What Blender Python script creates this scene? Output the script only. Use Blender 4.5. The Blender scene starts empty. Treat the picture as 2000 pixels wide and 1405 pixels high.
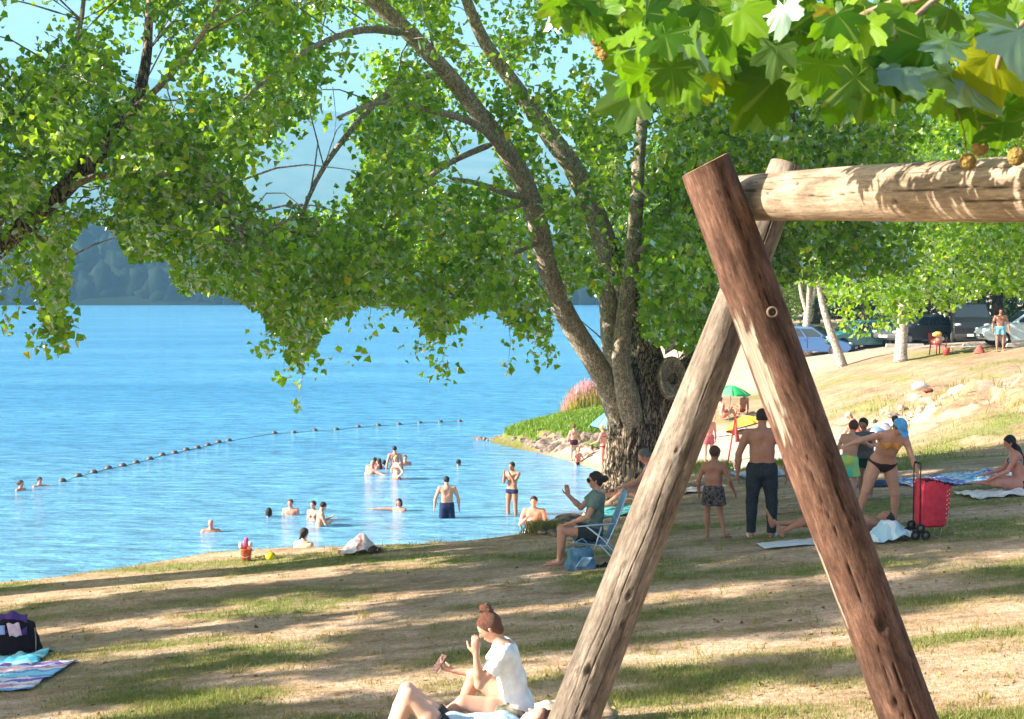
import bpy, math, random
import numpy as np
from mathutils import Vector, Matrix
rnd = random.Random(7)
rng = np.random.default_rng(11)
R = math.radians
scene = bpy.context.scene
col = scene.collection

# ------------------------------------------------------------------ camera
F = 2800.0                                # focal length in pixels of a 2000 px wide photograph
CAMZ = 6.5                                # camera above the water, which lies at z = 0
TH = math.atan((702.5 - 558) / F)
cam_d = bpy.data.cameras.new('camera'); cam = bpy.data.objects.new('camera', cam_d); col.objects.link(cam)
cam_d.sensor_width = 36; cam_d.lens = F * 36 / 2000
cam_d.clip_start = 0.1; cam_d.clip_end = 20000
cam.location = (0, 0, CAMZ); cam.rotation_euler = (R(90) - TH, 0, 0)
cam_d.dof.use_dof = True; cam_d.dof.focus_distance = 19; cam_d.dof.aperture_fstop = 20
scene.camera = cam

# ------------------------------------------------------------------ sky and sun
SUN_EL, SUN_AZ = 27.0, -8.0               # the sun stands low on the left
sdir = Vector((-math.cos(R(SUN_EL)) * math.cos(R(SUN_AZ)), math.cos(R(SUN_EL)) * math.sin(R(SUN_AZ)), math.sin(R(SUN_EL))))
world = bpy.data.worlds.new('World'); scene.world = world; world.use_nodes = True
wn = world.node_tree; bg = wn.nodes['Background']
sky = wn.nodes.new('ShaderNodeTexSky'); sky.sky_type = 'NISHITA'; sky.sun_disc = False
sky.sun_elevation = R(SUN_EL); sky.sun_rotation = math.atan2(sdir.x, sdir.y)
sky.altitude = 50; sky.air_density = 1.0; sky.dust_density = 4.0; sky.ozone_density = 1.0
wn.links.new(sky.outputs[0], bg.inputs[0]); bg.inputs[1].default_value = 0.052
sun_d = bpy.data.lights.new('sun', 'SUN'); sun_d.energy = 5.0; sun_d.angle = R(0.55); sun_d.color = (1.0, 0.90, 0.76)
sun = bpy.data.objects.new('sun', sun_d); col.objects.link(sun); sun.rotation_euler = sdir.to_track_quat('Z', 'Y').to_euler()
sun.location = (-30, 5, 30)
scene.view_settings.view_transform = 'Standard'; scene.view_settings.look = 'None'
scene.view_settings.gamma = 1; scene.view_settings.use_curve_mapping = False
scene.view_settings.exposure = 2.28
scene.cycles.max_bounces = 8; scene.cycles.transparent_max_bounces = 8
scene.cycles.diffuse_bounces = 4; scene.cycles.transmission_bounces = 4; scene.cycles.volume_bounces = 0

# ------------------------------------------------------------------ helpers
def tag(o, label=None, cat=None, group=None, kind=None):
    if label: o['label'] = label
    if cat: o['category'] = cat
    if group: o['group'] = group
    if kind: o['kind'] = kind
    return o

def thing(name, label, cat, loc=(0, 0, 0), rotz=0.0, group=None):
    o = bpy.data.objects.new(name, None); col.objects.link(o)
    o.location = loc; o.rotation_euler = (0, 0, rotz); o.empty_display_size = 0.2
    return tag(o, label, cat, group)

def mesh_np(name, V, Fc, nper, mat=None, parent=None, smooth=False):
    """one mesh object out of numpy arrays; every face has nper corners"""
    me = bpy.data.meshes.new(name)
    V = np.asarray(V, dtype=np.float32); Fc = np.asarray(Fc, dtype=np.int32)
    n = len(Fc)
    me.vertices.add(len(V)); me.vertices.foreach_set('co', V.ravel())
    me.loops.add(n * nper); me.loops.foreach_set('vertex_index', Fc.ravel())
    me.polygons.add(n); me.polygons.foreach_set('loop_start', np.arange(0, n * nper, nper, dtype=np.int32))
    me.polygons.foreach_set('loop_total', np.full(n, nper, dtype=np.int32))
    if smooth: me.polygons.foreach_set('use_smooth', np.ones(n, dtype=bool))
    me.update(calc_edges=True)
    if mat: me.materials.append(mat)
    o = bpy.data.objects.new(name, me); col.objects.link(o)
    if parent: o.parent = parent
    return o

def attr(o, name, vals):
    a = o.data.attributes.new(name, 'FLOAT', 'POINT'); a.data.foreach_set('value', np.asarray(vals, dtype=np.float32))

def basis(d, up=(0, 0, 1)):
    d = Vector(d).normalized(); up = Vector(up)
    if abs(d.dot(up)) > .98: up = Vector((0, 1, 0))
    s = d.cross(up).normalized(); u = s.cross(d).normalized()
    return s, u, d

class MB:
    def __init__(s): s.v = []; s.f = []
    def add(s, v, f):
        n = len(s.v); s.v += [tuple(p) for p in v]; s.f += [tuple(i + n for i in q) for q in f]; return s
    def box(s, c, size, rot=None, taper=1.0):
        hx, hy, hz = size[0] / 2, size[1] / 2, size[2] / 2
        P = [Vector((x * (taper if z > 0 else 1), y * (taper if z > 0 else 1), z)) for z in (-hz, hz) for (x, y) in ((-hx, -hy), (hx, -hy), (hx, hy), (-hx, hy))]
        if rot is not None: P = [rot @ p for p in P]
        c = Vector(c)
        return s.add([p + c for p in P], [(3, 2, 1, 0), (4, 5, 6, 7), (0, 1, 5, 4), (1, 2, 6, 5), (2, 3, 7, 6), (3, 0, 4, 7)])
    def tube(s, pts, rad, n=8, caps=True, flat=1.0):
        pts = [Vector(p) for p in pts]
        if not hasattr(rad, '__len__'): rad = [rad] * len(pts)
        V = []; prev = None
        for i, p in enumerate(pts):
            d = (pts[min(i + 1, len(pts) - 1)] - pts[max(i - 1, 0)]).normalized()
            if prev is None: a, b, _ = basis(d)
            else:
                a = (prev - d * prev.dot(d)).normalized(); b = a.cross(d).normalized() * -1
                b = d.cross(a).normalized()
            prev = a
            for k in range(n):
                t = 2 * math.pi * k / n
                V.append(p + a * (rad[i] * math.cos(t)) + b * (rad[i] * flat * math.sin(t)))
        Fc = []
        for i in range(len(pts) - 1):
            for k in range(n):
                k2 = (k + 1) % n; Fc.append((i * n + k, i * n + k2, (i + 1) * n + k2, (i + 1) * n + k))
        if caps: Fc += [tuple(reversed(range(n))), tuple(range((len(pts) - 1) * n, len(pts) * n))]
        return s.add(V, Fc)
    def ell(s, c, r, nu=12, nv=8, rot=None, jit=0):
        if not hasattr(r, '__len__'): r = (r, r, r)
        c = Vector(c); V = [Vector((0, 0, -r[2]))]
        for j in range(1, nv):
            a = math.pi * j / nv - math.pi / 2
            for i in range(nu):
                b = 2 * math.pi * i / nu; q = 1 + rnd.uniform(-jit, jit)
                V.append(Vector((r[0] * math.cos(a) * math.cos(b), r[1] * math.cos(a) * math.sin(b), r[2] * math.sin(a))) * q)
        V.append(Vector((0, 0, r[2])))
        if rot is not None: V = [rot @ v for v in V]
        Fc = [(0, 1 + (i + 1) % nu, 1 + i) for i in range(nu)]
        for j in range(nv - 2):
            for i in range(nu):
                a = 1 + j * nu + i; b = 1 + j * nu + (i + 1) % nu; Fc.append((a, b, b + nu, a + nu))
        m = len(V) - 1; o = 1 + (nv - 2) * nu
        Fc += [(m, o + i, o + (i + 1) % nu) for i in range(nu)]
        return s.add([v + c for v in V], Fc)
    def lathe(s, c, prof, n=16, rot=None):
        c = Vector(c); V = []
        for (r, z) in prof:
            for k in range(n):
                t = 2 * math.pi * k / n; p = Vector((r * math.cos(t), r * math.sin(t), z))
                V.append((rot @ p if rot is not None else p) + c)
        Fc = [(i * n + k, i * n + (k + 1) % n, (i + 1) * n + (k + 1) % n, (i + 1) * n + k) for i in range(len(prof) - 1) for k in range(n)]
        return s.add(V, Fc)
    def grid(s, fn, nu, nv):
        V = [fn(i / (nu - 1), j / (nv - 1)) for j in range(nv) for i in range(nu)]
        return s.add(V, [(j * nu + i, j * nu + i + 1, (j + 1) * nu + i + 1, (j + 1) * nu + i) for j in range(nv - 1) for i in range(nu - 1)])
    def obj(s, name, mat, parent=None, smooth=False, solid=0, bevel=0, sub=0, angle=None):
        me = bpy.data.meshes.new(name); me.from_pydata([tuple(v) for v in s.v], [], s.f); me.update()
        if mat: me.materials.append(mat)
        if smooth: me.polygons.foreach_set('use_smooth', [True] * len(me.polygons))
        o = bpy.data.objects.new(name, me); col.objects.link(o)
        if parent: o.parent = parent
        if solid: m = o.modifiers.new('solid', 'SOLIDIFY'); m.thickness = solid; m.offset = 0
        if bevel: m = o.modifiers.new('bevel', 'BEVEL'); m.width = bevel; m.segments = 2; m.limit_method = 'ANGLE'
        if sub: m = o.modifiers.new('sub', 'SUBSURF'); m.levels = sub; m.render_levels = sub
        return o

# picture measurements -> places
def ray(px, py):
    dx = (px - 1000) / F; dy = (702.5 - py) / F
    return dx, math.cos(TH) + dy * math.sin(TH), -math.sin(TH) + dy * math.cos(TH)
def P(px, py, Y):
    x, y, z = ray(px, py); return Vector((x * Y / y, Y, CAMZ + z * Y / y))
def W(px, py):
    x, y, z = ray(px, py); t = -CAMZ / z; return Vector((x * t, y * t, 0))
def proj(V):
    V = np.asarray(V); y = V[:, 1]; z = V[:, 2] - CAMZ
    c, s_ = math.cos(TH), math.sin(TH)
    dep = y * c - z * s_; up = y * s_ + z * c
    return 1000 + F * V[:, 0] / dep, 702.5 - F * up / dep

# ------------------------------------------------------------------ materials
MATS = {}
def nt(m): m.use_nodes = True; return m.node_tree, m.node_tree.nodes, m.node_tree.links
def mat(name, c, rough=.7, var=.12, scale=20, bump=0.0, bscale=None, spec=.3, metal=0, c2=None, coord='Object', stretch=None, detail=4, sss=0, coat=0):
    """procedural surface: a colour broken up by noise, with optional relief"""
    if name in MATS: return MATS[name]
    m = bpy.data.materials.new(name); t, N, L = nt(m); b = N['Principled BSDF']
    b.inputs['Roughness'].default_value = rough; b.inputs['Metallic'].default_value = metal
    b.inputs['Specular IOR Level'].default_value = spec
    b.inputs['Coat Weight'].default_value = coat
    tc = N.new('ShaderNodeTexCoord'); mp = N.new('ShaderNodeMapping'); L.new(tc.outputs[coord], mp.inputs[0])
    if stretch: mp.inputs['Scale'].default_value = stretch
    nz = N.new('ShaderNodeTexNoise'); nz.inputs['Scale'].default_value = scale; nz.inputs['Detail'].default_value = detail
    L.new(mp.outputs[0], nz.inputs['Vector'])
    rp = N.new('ShaderNodeValToRGB'); L.new(nz.outputs['Fac'], rp.inputs[0])
    if c2 is None: ca = [x * (1 - var) for x in c]; cb = [min(1, x * (1 + var)) for x in c]
    else: ca, cb = c, c2
    rp.color_ramp.elements[0].position = .35; rp.color_ramp.elements[1].position = .65
    rp.color_ramp.elements[0].color = (*ca, 1); rp.color_ramp.elements[1].color = (*cb, 1)
    L.new(rp.outputs[0], b.inputs['Base Color'])
    if sss:
        b.inputs['Subsurface Weight'].default_value = sss; b.inputs['Subsurface Radius'].default_value = (1, .35, .2); b.inputs['Subsurface Scale'].default_value = .02
    if bump:
        n2 = N.new('ShaderNodeTexNoise'); n2.inputs['Scale'].default_value = bscale or scale * 3; n2.inputs['Detail'].default_value = 5
        L.new(mp.outputs[0], n2.inputs['Vector'])
        bp = N.new('ShaderNodeBump'); bp.inputs['Strength'].default_value = bump; bp.inputs['Distance'].default_value = .02
        L.new(n2.outputs['Fac'], bp.inputs['Height']); L.new(bp.outputs[0], b.inputs['Normal'])
    MATS[name] = m
    return m

def leaf_mat(name, tops, under, trans, tw=.45, gloss=.35, veins=False, gw=.4):
    """two-sided leaf: each leaf's tone from its own random attribute, paler underside, light shining through"""
    m = bpy.data.materials.new(name); t, N, L = nt(m); N.remove(N['Principled BSDF']); out = N['Material Output']
    a = N.new('ShaderNodeAttribute'); a.attribute_name = 'tone'
    if veins:
        oi = N.new('ShaderNodeObjectInfo'); src = oi.outputs['Random']
    else: src = a.outputs['Fac']
    rp = N.new('ShaderNodeValToRGB'); L.new(src, rp.inputs[0]); els = rp.color_ramp.elements
    els[0].position = tops[0][0]; els[0].color = (*tops[0][1], 1); els[1].position = tops[-1][0]; els[1].color = (*tops[-1][1], 1)
    for p, c in tops[1:-1]:
        e = els.new(p); e.color = (*c, 1)
    colr = rp.outputs[0]
    geo = N.new('ShaderNodeNewGeometry')
    if veins:
        tc = N.new('ShaderNodeTexCoord'); sx = N.new('ShaderNodeSeparateXYZ'); L.new(tc.outputs['Object'], sx.inputs[0])
        at = N.new('ShaderNodeMath'); at.operation = 'ARCTAN2'; L.new(sx.outputs[0], at.inputs[0]); L.new(sx.outputs[1], at.inputs[1])
        mu = N.new('ShaderNodeMath'); mu.operation = 'MULTIPLY'; mu.inputs[1].default_value = 4.0; L.new(at.outputs[0], mu.inputs[0])
        co = N.new('ShaderNodeMath'); co.operation = 'COSINE'; L.new(mu.outputs[0], co.inputs[0])
        r2 = N.new('ShaderNodeMapRange'); r2.inputs[1].default_value = .955; r2.inputs[2].default_value = 1; r2.inputs[3].default_value = 0; r2.inputs[4].default_value = .55
        L.new(co.outputs[0], r2.inputs[0])
        mv = N.new('ShaderNodeMixRGB'); mv.inputs[2].default_value = (.20, .26, .06, 1); L.new(r2.outputs[0], mv.inputs[0]); L.new(colr, mv.inputs[1]); colr = mv.outputs[0]
    mx = N.new('ShaderNodeMixRGB'); L.new(geo.outputs['Backfacing'], mx.inputs[0]); L.new(colr, mx.inputs[1])
    mu2 = N.new('ShaderNodeMixRGB'); mu2.inputs[0].default_value = .45; L.new(colr, mu2.inputs[1]); mu2.inputs[2].default_value = (*under, 1)
    L.new(mu2.outputs[0], mx.inputs[2])
    df = N.new('ShaderNodeBsdfDiffuse'); L.new(mx.outputs[0], df.inputs[0])
    tr = N.new('ShaderNodeBsdfTranslucent')
    tm = N.new('ShaderNodeMixRGB'); tm.inputs[0].default_value = .6; L.new(colr, tm.inputs[1]); tm.inputs[2].default_value = (*trans, 1); L.new(tm.outputs[0], tr.inputs[0])
    m1 = N.new('ShaderNodeMixShader'); m1.inputs[0].default_value = tw; L.new(df.outputs[0], m1.inputs[1]); L.new(tr.outputs[0], m1.inputs[2])
    gl = N.new('ShaderNodeBsdfGlossy'); gl.inputs['Roughness'].default_value = gloss; gl.inputs[0].default_value = (.9, .95, 1, 1)
    fr = N.new('ShaderNodeFresnel'); fr.inputs[0].default_value = 1.4
    fm = N.new('ShaderNodeMath'); fm.operation = 'MULTIPLY'; fm.inputs[1].default_value = gw; L.new(fr.outputs[0], fm.inputs[0])
    m2 = N.new('ShaderNodeMixShader'); L.new(fm.outputs[0], m2.inputs[0]); L.new(m1.outputs[0], m2.inputs[1]); L.new(gl.outputs[0], m2.inputs[2])
    L.new(m2.outputs[0], out.inputs[0])
    return m
# ------------------------------------------------------------------ the land: one sheet
CTRL = []
def lawn(X, Y): return 3.35 + .08 * X - .03 * Y
def base_h(X, Y):
    return lawn(X, Y) + 1.5 * np.clip((9 - Y) / 9, 0, 1.6) ** 1.3
for px, py, Y in [(1400,937,42),(1350,885,50),(1400,838,55),(1500,838,54),(1450,885,48),(1550,905,42),(1600,875,46),(1670,862,46),(1700,852,46),
                  (1800,852,43),(1750,900,36),(1850,880,33),(1500,935,36),(1650,915,38),(1500,772,62),(1600,760,58),(1700,760,55),(1700,706,62),(1600,706,66),
                  (1500,715,68),(1580,672,78),(1760,706,59),(1820,690,60),(1950,690,57),(2000,676,58),(2050,760,45),(1900,775,45),(1800,780,50),(1720,800,50),
                  (1900,850,34),(2000,850,33),(2100,850,33),(1730,668,72),(1900,668,70),(1420,760,66),(1400,720,75)]:
    p = P(px, py, Y); CTRL.append((p.x, p.y, p.z))
for X, Y, z in [(4,50,.5),(3.6,44,.6),(3.5,38,.9),(1.5,56.5,.95),(3,58,1.3),(.2,59,.55),(5,60,1.5),(3.2,54.5,.5),
                (60,60,4.6),(60,200,7),(12,130,4),(35,160,5),(100,30,6),(30,90,4.2),(15,90,3.9),(22,110,4.0),(60,400,9),(8,90,3.2),(45,75,4.3)]:
    CTRL.append((X, Y, z))
for X, Y in [(-12,4),(-5,4),(0,4),(5,4),(12,4),(-12,12),(-6,12),(0,12),(5,12),(10,12),(-14,18),(-8,18),(-3,18),(2,18),(6,18),(10,18),(-8,22),(-4,22),(0,21),(4,22),
             (8,23),(3,26),(6,26),(9,26),(2,27),(12,26),(4,30),(-40,5),(-40,20),(30,-10),(-30,-20),(60,-30),(-200,10),(14,20)]:
    CTRL.append((X, Y, float(base_h(X, Y))))
CT = np.array(CTRL); resid = CT[:, 2] - base_h(CT[:, 0], CT[:, 1])
Dm = np.hypot(CT[:, 0][:, None] - CT[:, 0], CT[:, 1][:, None] - CT[:, 1])
wts = np.linalg.solve(-Dm + 1e-6 * np.eye(len(CT)), resid)
SHORE = [(-400,60),(-100,30),(-60,22),(-25,22),(-15,22.4),(-7.5,22.7),(-5.4,24.4),(-3.2,24.4),(-1.2,23.6),(-.6,24.3),(-.4,25.6),(-.2,28),(.8,31),(2.1,34),(2.9,40),(3.3,46),(2.9,50.5),(2.0,53.2),(.9,55.6),
         (-.2,57.6),(-.95,59.4),(-.6,60.6),(.4,61.4),(2,62.5),(4,66),(5.5,80),(8,110),(20,200),(80,420),(400,470),(900,300),(900,-300),(-400,-300)]
SH = np.array(SHORE, dtype=float)
def land_dist(X, Y):
    """distance to the shoreline in plan, positive on land"""
    X = np.asarray(X, float); Y = np.asarray(Y, float)
    best = np.full(X.shape, 1e9); ins = np.zeros(X.shape, bool)
    for i in range(len(SH)):
        ax, ay = SH[i]; bx, by = SH[(i + 1) % len(SH)]
        vx, vy = bx - ax, by - ay; t = np.clip(((X - ax) * vx + (Y - ay) * vy) / (vx * vx + vy * vy), 0, 1)
        best = np.minimum(best, np.hypot(X - ax - t * vx, Y - ay - t * vy))
        c = ((ay > Y) != (by > Y)) & (X < (bx - ax) * (Y - ay) / (by - ay + 1e-12) + ax); ins ^= c
    return np.where(ins, best, -best)
def vnoise(X, Y, s, seed=0):
    """smooth value noise"""
    X = np.asarray(X) * s + 100.3 + seed * 17; Y = np.asarray(Y) * s + 77.7 + seed * 31
    xi = np.floor(X).astype(int); yi = np.floor(Y).astype(int); fx = X - xi; fy = Y - yi
    fx = fx * fx * (3 - 2 * fx); fy = fy * fy * (3 - 2 * fy)
    def h(a, b):
        n = (a * 374761393 + b * 668265263 + seed * 974711) & 0x7fffffff; n = (n ^ (n >> 13)) * 1274126177 & 0x7fffffff
        return (n ^ (n >> 16)) % 10007 / 10007.0
    return (h(xi, yi) * (1 - fx) + h(xi + 1, yi) * fx) * (1 - fy) + (h(xi, yi + 1) * (1 - fx) + h(xi + 1, yi + 1) * fx) * fy
def fbm(X, Y, s, seed=0, o=4):
    a = 0; w = .5; t = 0
    for i in range(o): a = a + w * vnoise(X, Y, s * 2 ** i, seed + i); t += w; w *= .55
    return a / t
def height(X, Y):
    X = np.asarray(X, float); Y = np.asarray(Y, float); shp = X.shape; x = X.ravel(); y = Y.ravel()
    h = base_h(x, y)
    for i in range(len(CT)): h = h - wts[i] * np.hypot(x - CT[i, 0], y - CT[i, 1])
    d = land_dist(x, y)
    h = h + (fbm(x, y, .35, 3) - .5) * .16 * np.clip(y / 30, .3, 1.5)
    # broken ground on the eroded slope
    px, py = proj(np.stack([x, y, h], 1))
    er = np.exp(-((x - 15) / 4.5) ** 2 - ((y - 47) / 5.0) ** 2)
    h = h + er * ((fbm(x, y, .8, 9) - .5) * 1.3 + np.abs(fbm(x, y, .5, 21) - .5) * 1.2)
    h = np.where(y > 50, np.minimum(h, 4.05 + np.clip(y - 120, 0, 400) * .004), h)
    h = np.maximum(h, .12)
    cap = np.where((x < 4.5) & (y < 33.5), 1.3, .62) * np.maximum(d, 0); k = .25
    t = np.clip(.5 + .5 * (cap - h) / k, 0, 1); hm = cap * (1 - t) + h * t - k * t * (1 - t)
    hm = np.where(d < 0, np.maximum(.3 * d, -2.5) - .06, hm)
    return hm.reshape(shp)
_ys = np.concatenate([np.arange(8, 70, .04), np.arange(70, 200, .2)])
def G(px, py):
    """the spot of ground seen at a picture position"""
    x, y, z = ray(px, py); X = x / y * _ys; Z = CAMZ + z / y * _ys
    g = height(X, _ys); i = np.argmax(Z < g) if (Z < g).any() else len(_ys) - 1
    return Vector((X[i], _ys[i], g[i]))
def gz(x, y): return float(height(np.array([x]), np.array([y]))[0])

gx = np.concatenate([-np.geomspace(600, 16, 24), np.arange(-15, 24, .17), np.geomspace(25, 600, 26)])
gy = np.concatenate([-np.geomspace(250, 3, 12), np.arange(-2, 8, .6), np.arange(8, 34, .13), np.arange(34, 70, .24), np.arange(70, 110, 1.2), np.geomspace(112, 560, 24)])
GX, GY = np.meshgrid(gx, gy); GZ = height(GX, GY)
nx, ny = len(gx), len(gy)
idx = np.arange(nx * ny).reshape(ny, nx)
quads = np.stack([idx[:-1, :-1], idx[:-1, 1:], idx[1:, 1:], idx[1:, :-1]], -1).reshape(-1, 4)
def sand_f(x, y):
    """bare sand of the little beach and of the eroded slope"""
    px, py = proj(np.stack([x, y, height(x, y)], 1))
    d = land_dist(x, y)
    s = np.clip((y - 30.5 - (fbm(x, y, .6, 5) - .5) * 3) / 1.5, 0, 1) * np.clip((57 - y) / 3, 0, 1) * (x < 20)
    edge = 848 + (fbm(x, y, .5, 6) - .5) * 60 + np.clip(1640 - px, -400, 500) * -.07
    s = s * np.clip((py - edge + 15) / 20, 0, 1) * np.clip((py + (px - 1680) * .55 - 830) / -30 + 3.2, 0, 1)
    er = np.exp(-((x - 15) / 4.6) ** 2 - ((y - 47) / 5.0) ** 2) * (fbm(x, y, .9, 14) > .5)
    s = np.maximum(s, er * 1.0)
    park = np.clip((y - 62) / 3, 0, 1) * .7
    return np.clip(np.maximum(s, park), 0, 1)
def green_f(x, y):
    """where the turf is still green"""
    n = fbm(x * .55, y * 1.5, .8, 2, 5)
    near = np.clip((24 - y) / 12, 0, 1)
    g = np.clip((n - .505 + .03 * near) * 6, 0, 1) * .85
    px, py = proj(np.stack([x, y, height(x, y)], 1))
    strip = np.exp(-((y - 29.5) / 1.5) ** 2) * (x > 2.2) * (x < 7.5)
    hill = np.exp(-((py - (935 - (px - 1700) * .42)) / 30) ** 2) * (px > 1660) * (y > 26) * (fbm(x, y, .9, 8) > .40)
    spit = (y > 53) * (y < 64) * (x < 5)
    tufts = (y > 30) * np.clip((fbm(x, y, .45, 30) - .60) * 12, 0, 1) * .7
    return np.clip(np.maximum.reduce([g * (y < 31), strip * 1.0, hill, spit * 1.0, tufts]), 0, 1)
ground = mesh_np('ground', np.stack([GX.ravel(), GY.ravel(), GZ.ravel()], 1), quads, 4, smooth=True)
tag(ground, kind='structure')
attr(ground, 'sand', sand_f(GX.ravel(), GY.ravel())); attr(ground, 'green', green_f(GX.ravel(), GY.ravel()))
attr(ground, 'hill', np.clip((GY.ravel() - 31) / 4, 0, 1))
attr(ground, 'wet', np.clip(1 - land_dist(GX.ravel(), GY.ravel()) / .6, 0, 1))
def ground_material():
    m = bpy.data.materials.new('dry_turf_and_sand'); t, N, L = nt(m); b = N['Principled BSDF']; b.inputs['Roughness'].default_value = .95; b.inputs['Specular IOR Level'].default_value = .1
    geo = N.new('ShaderNodeNewGeometry')
    def noise(scale, det=6, ro=.6, st=(1, 1, 1)):
        mp = N.new('ShaderNodeMapping'); mp.inputs['Scale'].default_value = st; L.new(geo.outputs['Position'], mp.inputs[0])
        n = N.new('ShaderNodeTexNoise'); n.inputs['Scale'].default_value = scale; n.inputs['Detail'].default_value = det; n.inputs['Roughness'].default_value = ro
        L.new(mp.outputs[0], n.inputs['Vector']); return n.outputs['Fac']
    def ramp(src, pts):
        r = N.new('ShaderNodeValToRGB'); L.new(src, r.inputs[0]); e = r.color_ramp.elements
        e[0].position, e[0].color = pts[0][0], (*pts[0][1], 1); e[1].position, e[1].color = pts[-1][0], (*pts[-1][1], 1)
        for p, c in pts[1:-1]: q = e.new(p); q.color = (*c, 1)
        return r.outputs[0]
    def mix(f, a, c):
        x = N.new('ShaderNodeMixRGB'); L.new(f, x.inputs[0]); L.new(a, x.inputs[1]); L.new(c, x.inputs[2]); return x.outputs[0]
    def at(n):
        a = N.new('ShaderNodeAttribute'); a.attribute_name = n; return a.outputs['Fac']
    dry = ramp(noise(1.7, 8, .7, (.6, 1.3, 1)), [(.28, (.17, .105, .065)), (.42, (.40, .275, .18)), (.58, (.58, .42, .31)), (.75, (.64, .485, .36))])
    fine = ramp(noise(13, 9, .8), [(.34, (.38, .37, .30)), (.56, (1.05, 1.02, 1.0))])
    mm = N.new('ShaderNodeMixRGB'); mm.blend_type = 'MULTIPLY'; mm.inputs[0].default_value = .8; L.new(dry, mm.inputs[1]); L.new(fine, mm.inputs[2])
    hl = ramp(noise(1.1, 10, .8, (.7, 1.3, 1)), [(.32, (.13, .085, .05)), (.45, (.30, .205, .13)), (.6, (.40, .29, .185)), (.75, (.46, .36, .25))])
    grn = ramp(noise(14, 6, .7), [(.3, (.07, .11, .02)), (.6, (.18, .22, .045)), (.75, (.32, .30, .10))])
    snd = ramp(noise(5, 8, .75), [(.32, (.24, .17, .12)), (.45, (.42, .33, .26)), (.7, (.53, .45, .38))])
    # patches of blown clover break the edge of the green attribute
    gm = N.new('ShaderNodeMath'); gm.operation = 'MULTIPLY'; L.new(at('green'), gm.inputs[0])
    br = N.new('ShaderNodeMapRange'); br.inputs[1].default_value = .35; br.inputs[2].default_value = .6; L.new(noise(6, 5), br.inputs[0]); br.inputs[3].default_value = .35; br.inputs[4].default_value = 1.1
    L.new(br.outputs[0], gm.inputs[1])
    dm = N.new('ShaderNodeMixRGB'); dm.blend_type = 'MULTIPLY'; dm.inputs[0].default_value = .6; L.new(hl, dm.inputs[1]); L.new(fine, dm.inputs[2])
    c = mix(gm.outputs[0], mix(at('hill'), mm.outputs[0], dm.outputs[0]), grn); c = mix(at('sand'), c, snd)
    w = N.new('ShaderNodeMixRGB'); w.blend_type = 'MULTIPLY'; L.new(at('wet'), w.inputs[0]); L.new(c, w.inputs[1]); w.inputs[2].default_value = (.55, .5, .42, 1)
    L.new(w.outputs[0], b.inputs['Base Color'])
    bp = N.new('ShaderNodeBump'); bp.inputs['Strength'].default_value = .8; bp.inputs['Distance'].default_value = .05
    L.new(noise(9, 8, .75), bp.inputs['Height']); L.new(bp.outputs[0], b.inputs['Normal'])
    return m
ground.data.materials.append(ground_material())

# ------------------------------------------------------------------ water
def water_material():
    m = bpy.data.materials.new('lake_water'); t, N, L = nt(m); b = N['Principled BSDF']
    b.inputs['Roughness'].default_value = .12; b.inputs['IOR'].default_value = 1.33
    geo = N.new('ShaderNodeNewGeometry')
    def noise(scale, st, det, ro=.6):
        mp = N.new('ShaderNodeMapping'); mp.inputs['Scale'].default_value = st; mp.inputs['Rotation'].default_value = (0, 0, R(8)); L.new(geo.outputs['Position'], mp.inputs[0])
        n = N.new('ShaderNodeTexNoise'); n.inputs['Scale'].default_value = scale; n.inputs['Detail'].default_value = det; n.inputs['Roughness'].default_value = ro
        L.new(mp.outputs[0], n.inputs['Vector']); return n.outputs['Fac']
    r = N.new('ShaderNodeValToRGB'); L.new(noise(.05, (.4, 1.6, 1), 4), r.inputs[0])
    r.color_ramp.elements[0].position = .35; r.color_ramp.elements[0].color = (.05, .26, .50, 1)
    r.color_ramp.elements[1].position = .65; r.color_ramp.elements[1].color = (.10, .36, .60, 1)
    sx = N.new('ShaderNodeSeparateXYZ'); L.new(geo.outputs['Position'], sx.inputs[0])
    sh_ = N.new('ShaderNodeMapRange'); sh_.inputs[1].default_value = 70; sh_.inputs[2].default_value = 34; L.new(sx.outputs[1], sh_.inputs[0])
    mxs = N.new('ShaderNodeMixRGB'); L.new(sh_.outputs[0], mxs.inputs[0]); L.new(r.outputs[0], mxs.inputs[1]); mxs.inputs[2].default_value = (.15, .38, .56, 1)
    rip = N.new('ShaderNodeMapRange'); rip.inputs[1].default_value = .35; rip.inputs[2].default_value = .65; rip.inputs[3].default_value = .42; rip.inputs[4].default_value = 1.5; L.new(noise(1.3, (.55, 1.6, 1), 10, .8), rip.inputs[0])  # light and dark of the ripples painted into the base colour
    vs = N.new('ShaderNodeVectorMath'); vs.operation = 'SCALE'; L.new(mxs.outputs[0], vs.inputs[0]); L.new(rip.outputs[0], vs.inputs['Scale'])
    L.new(vs.outputs[0], b.inputs['Base Color'])
    b1 = N.new('ShaderNodeBump'); b1.inputs['Strength'].default_value = .9; b1.inputs['Distance'].default_value = .45; L.new(noise(1.1, (.45, 1.3, 1), 7, .65), b1.inputs['Height'])
    b2 = N.new('ShaderNodeBump'); b2.inputs['Strength'].default_value = .5; b2.inputs['Distance'].default_value = 1.0; L.new(noise(.12, (.5, 1.5, 1), 4), b2.inputs['Height'])
    L.new(b2.outputs[0], b1.inputs['Normal']); L.new(b1.outputs[0], b.inputs['Normal'])
    return m
wm = MB(); wm.add([(-3000, -60, 0), (3000, -60, 0), (3000, 2680, 0), (-3000, 2680, 0)], [(0, 1, 2, 3)])
water = wm.obj('water', water_material()); tag(water, kind='structure')

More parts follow.
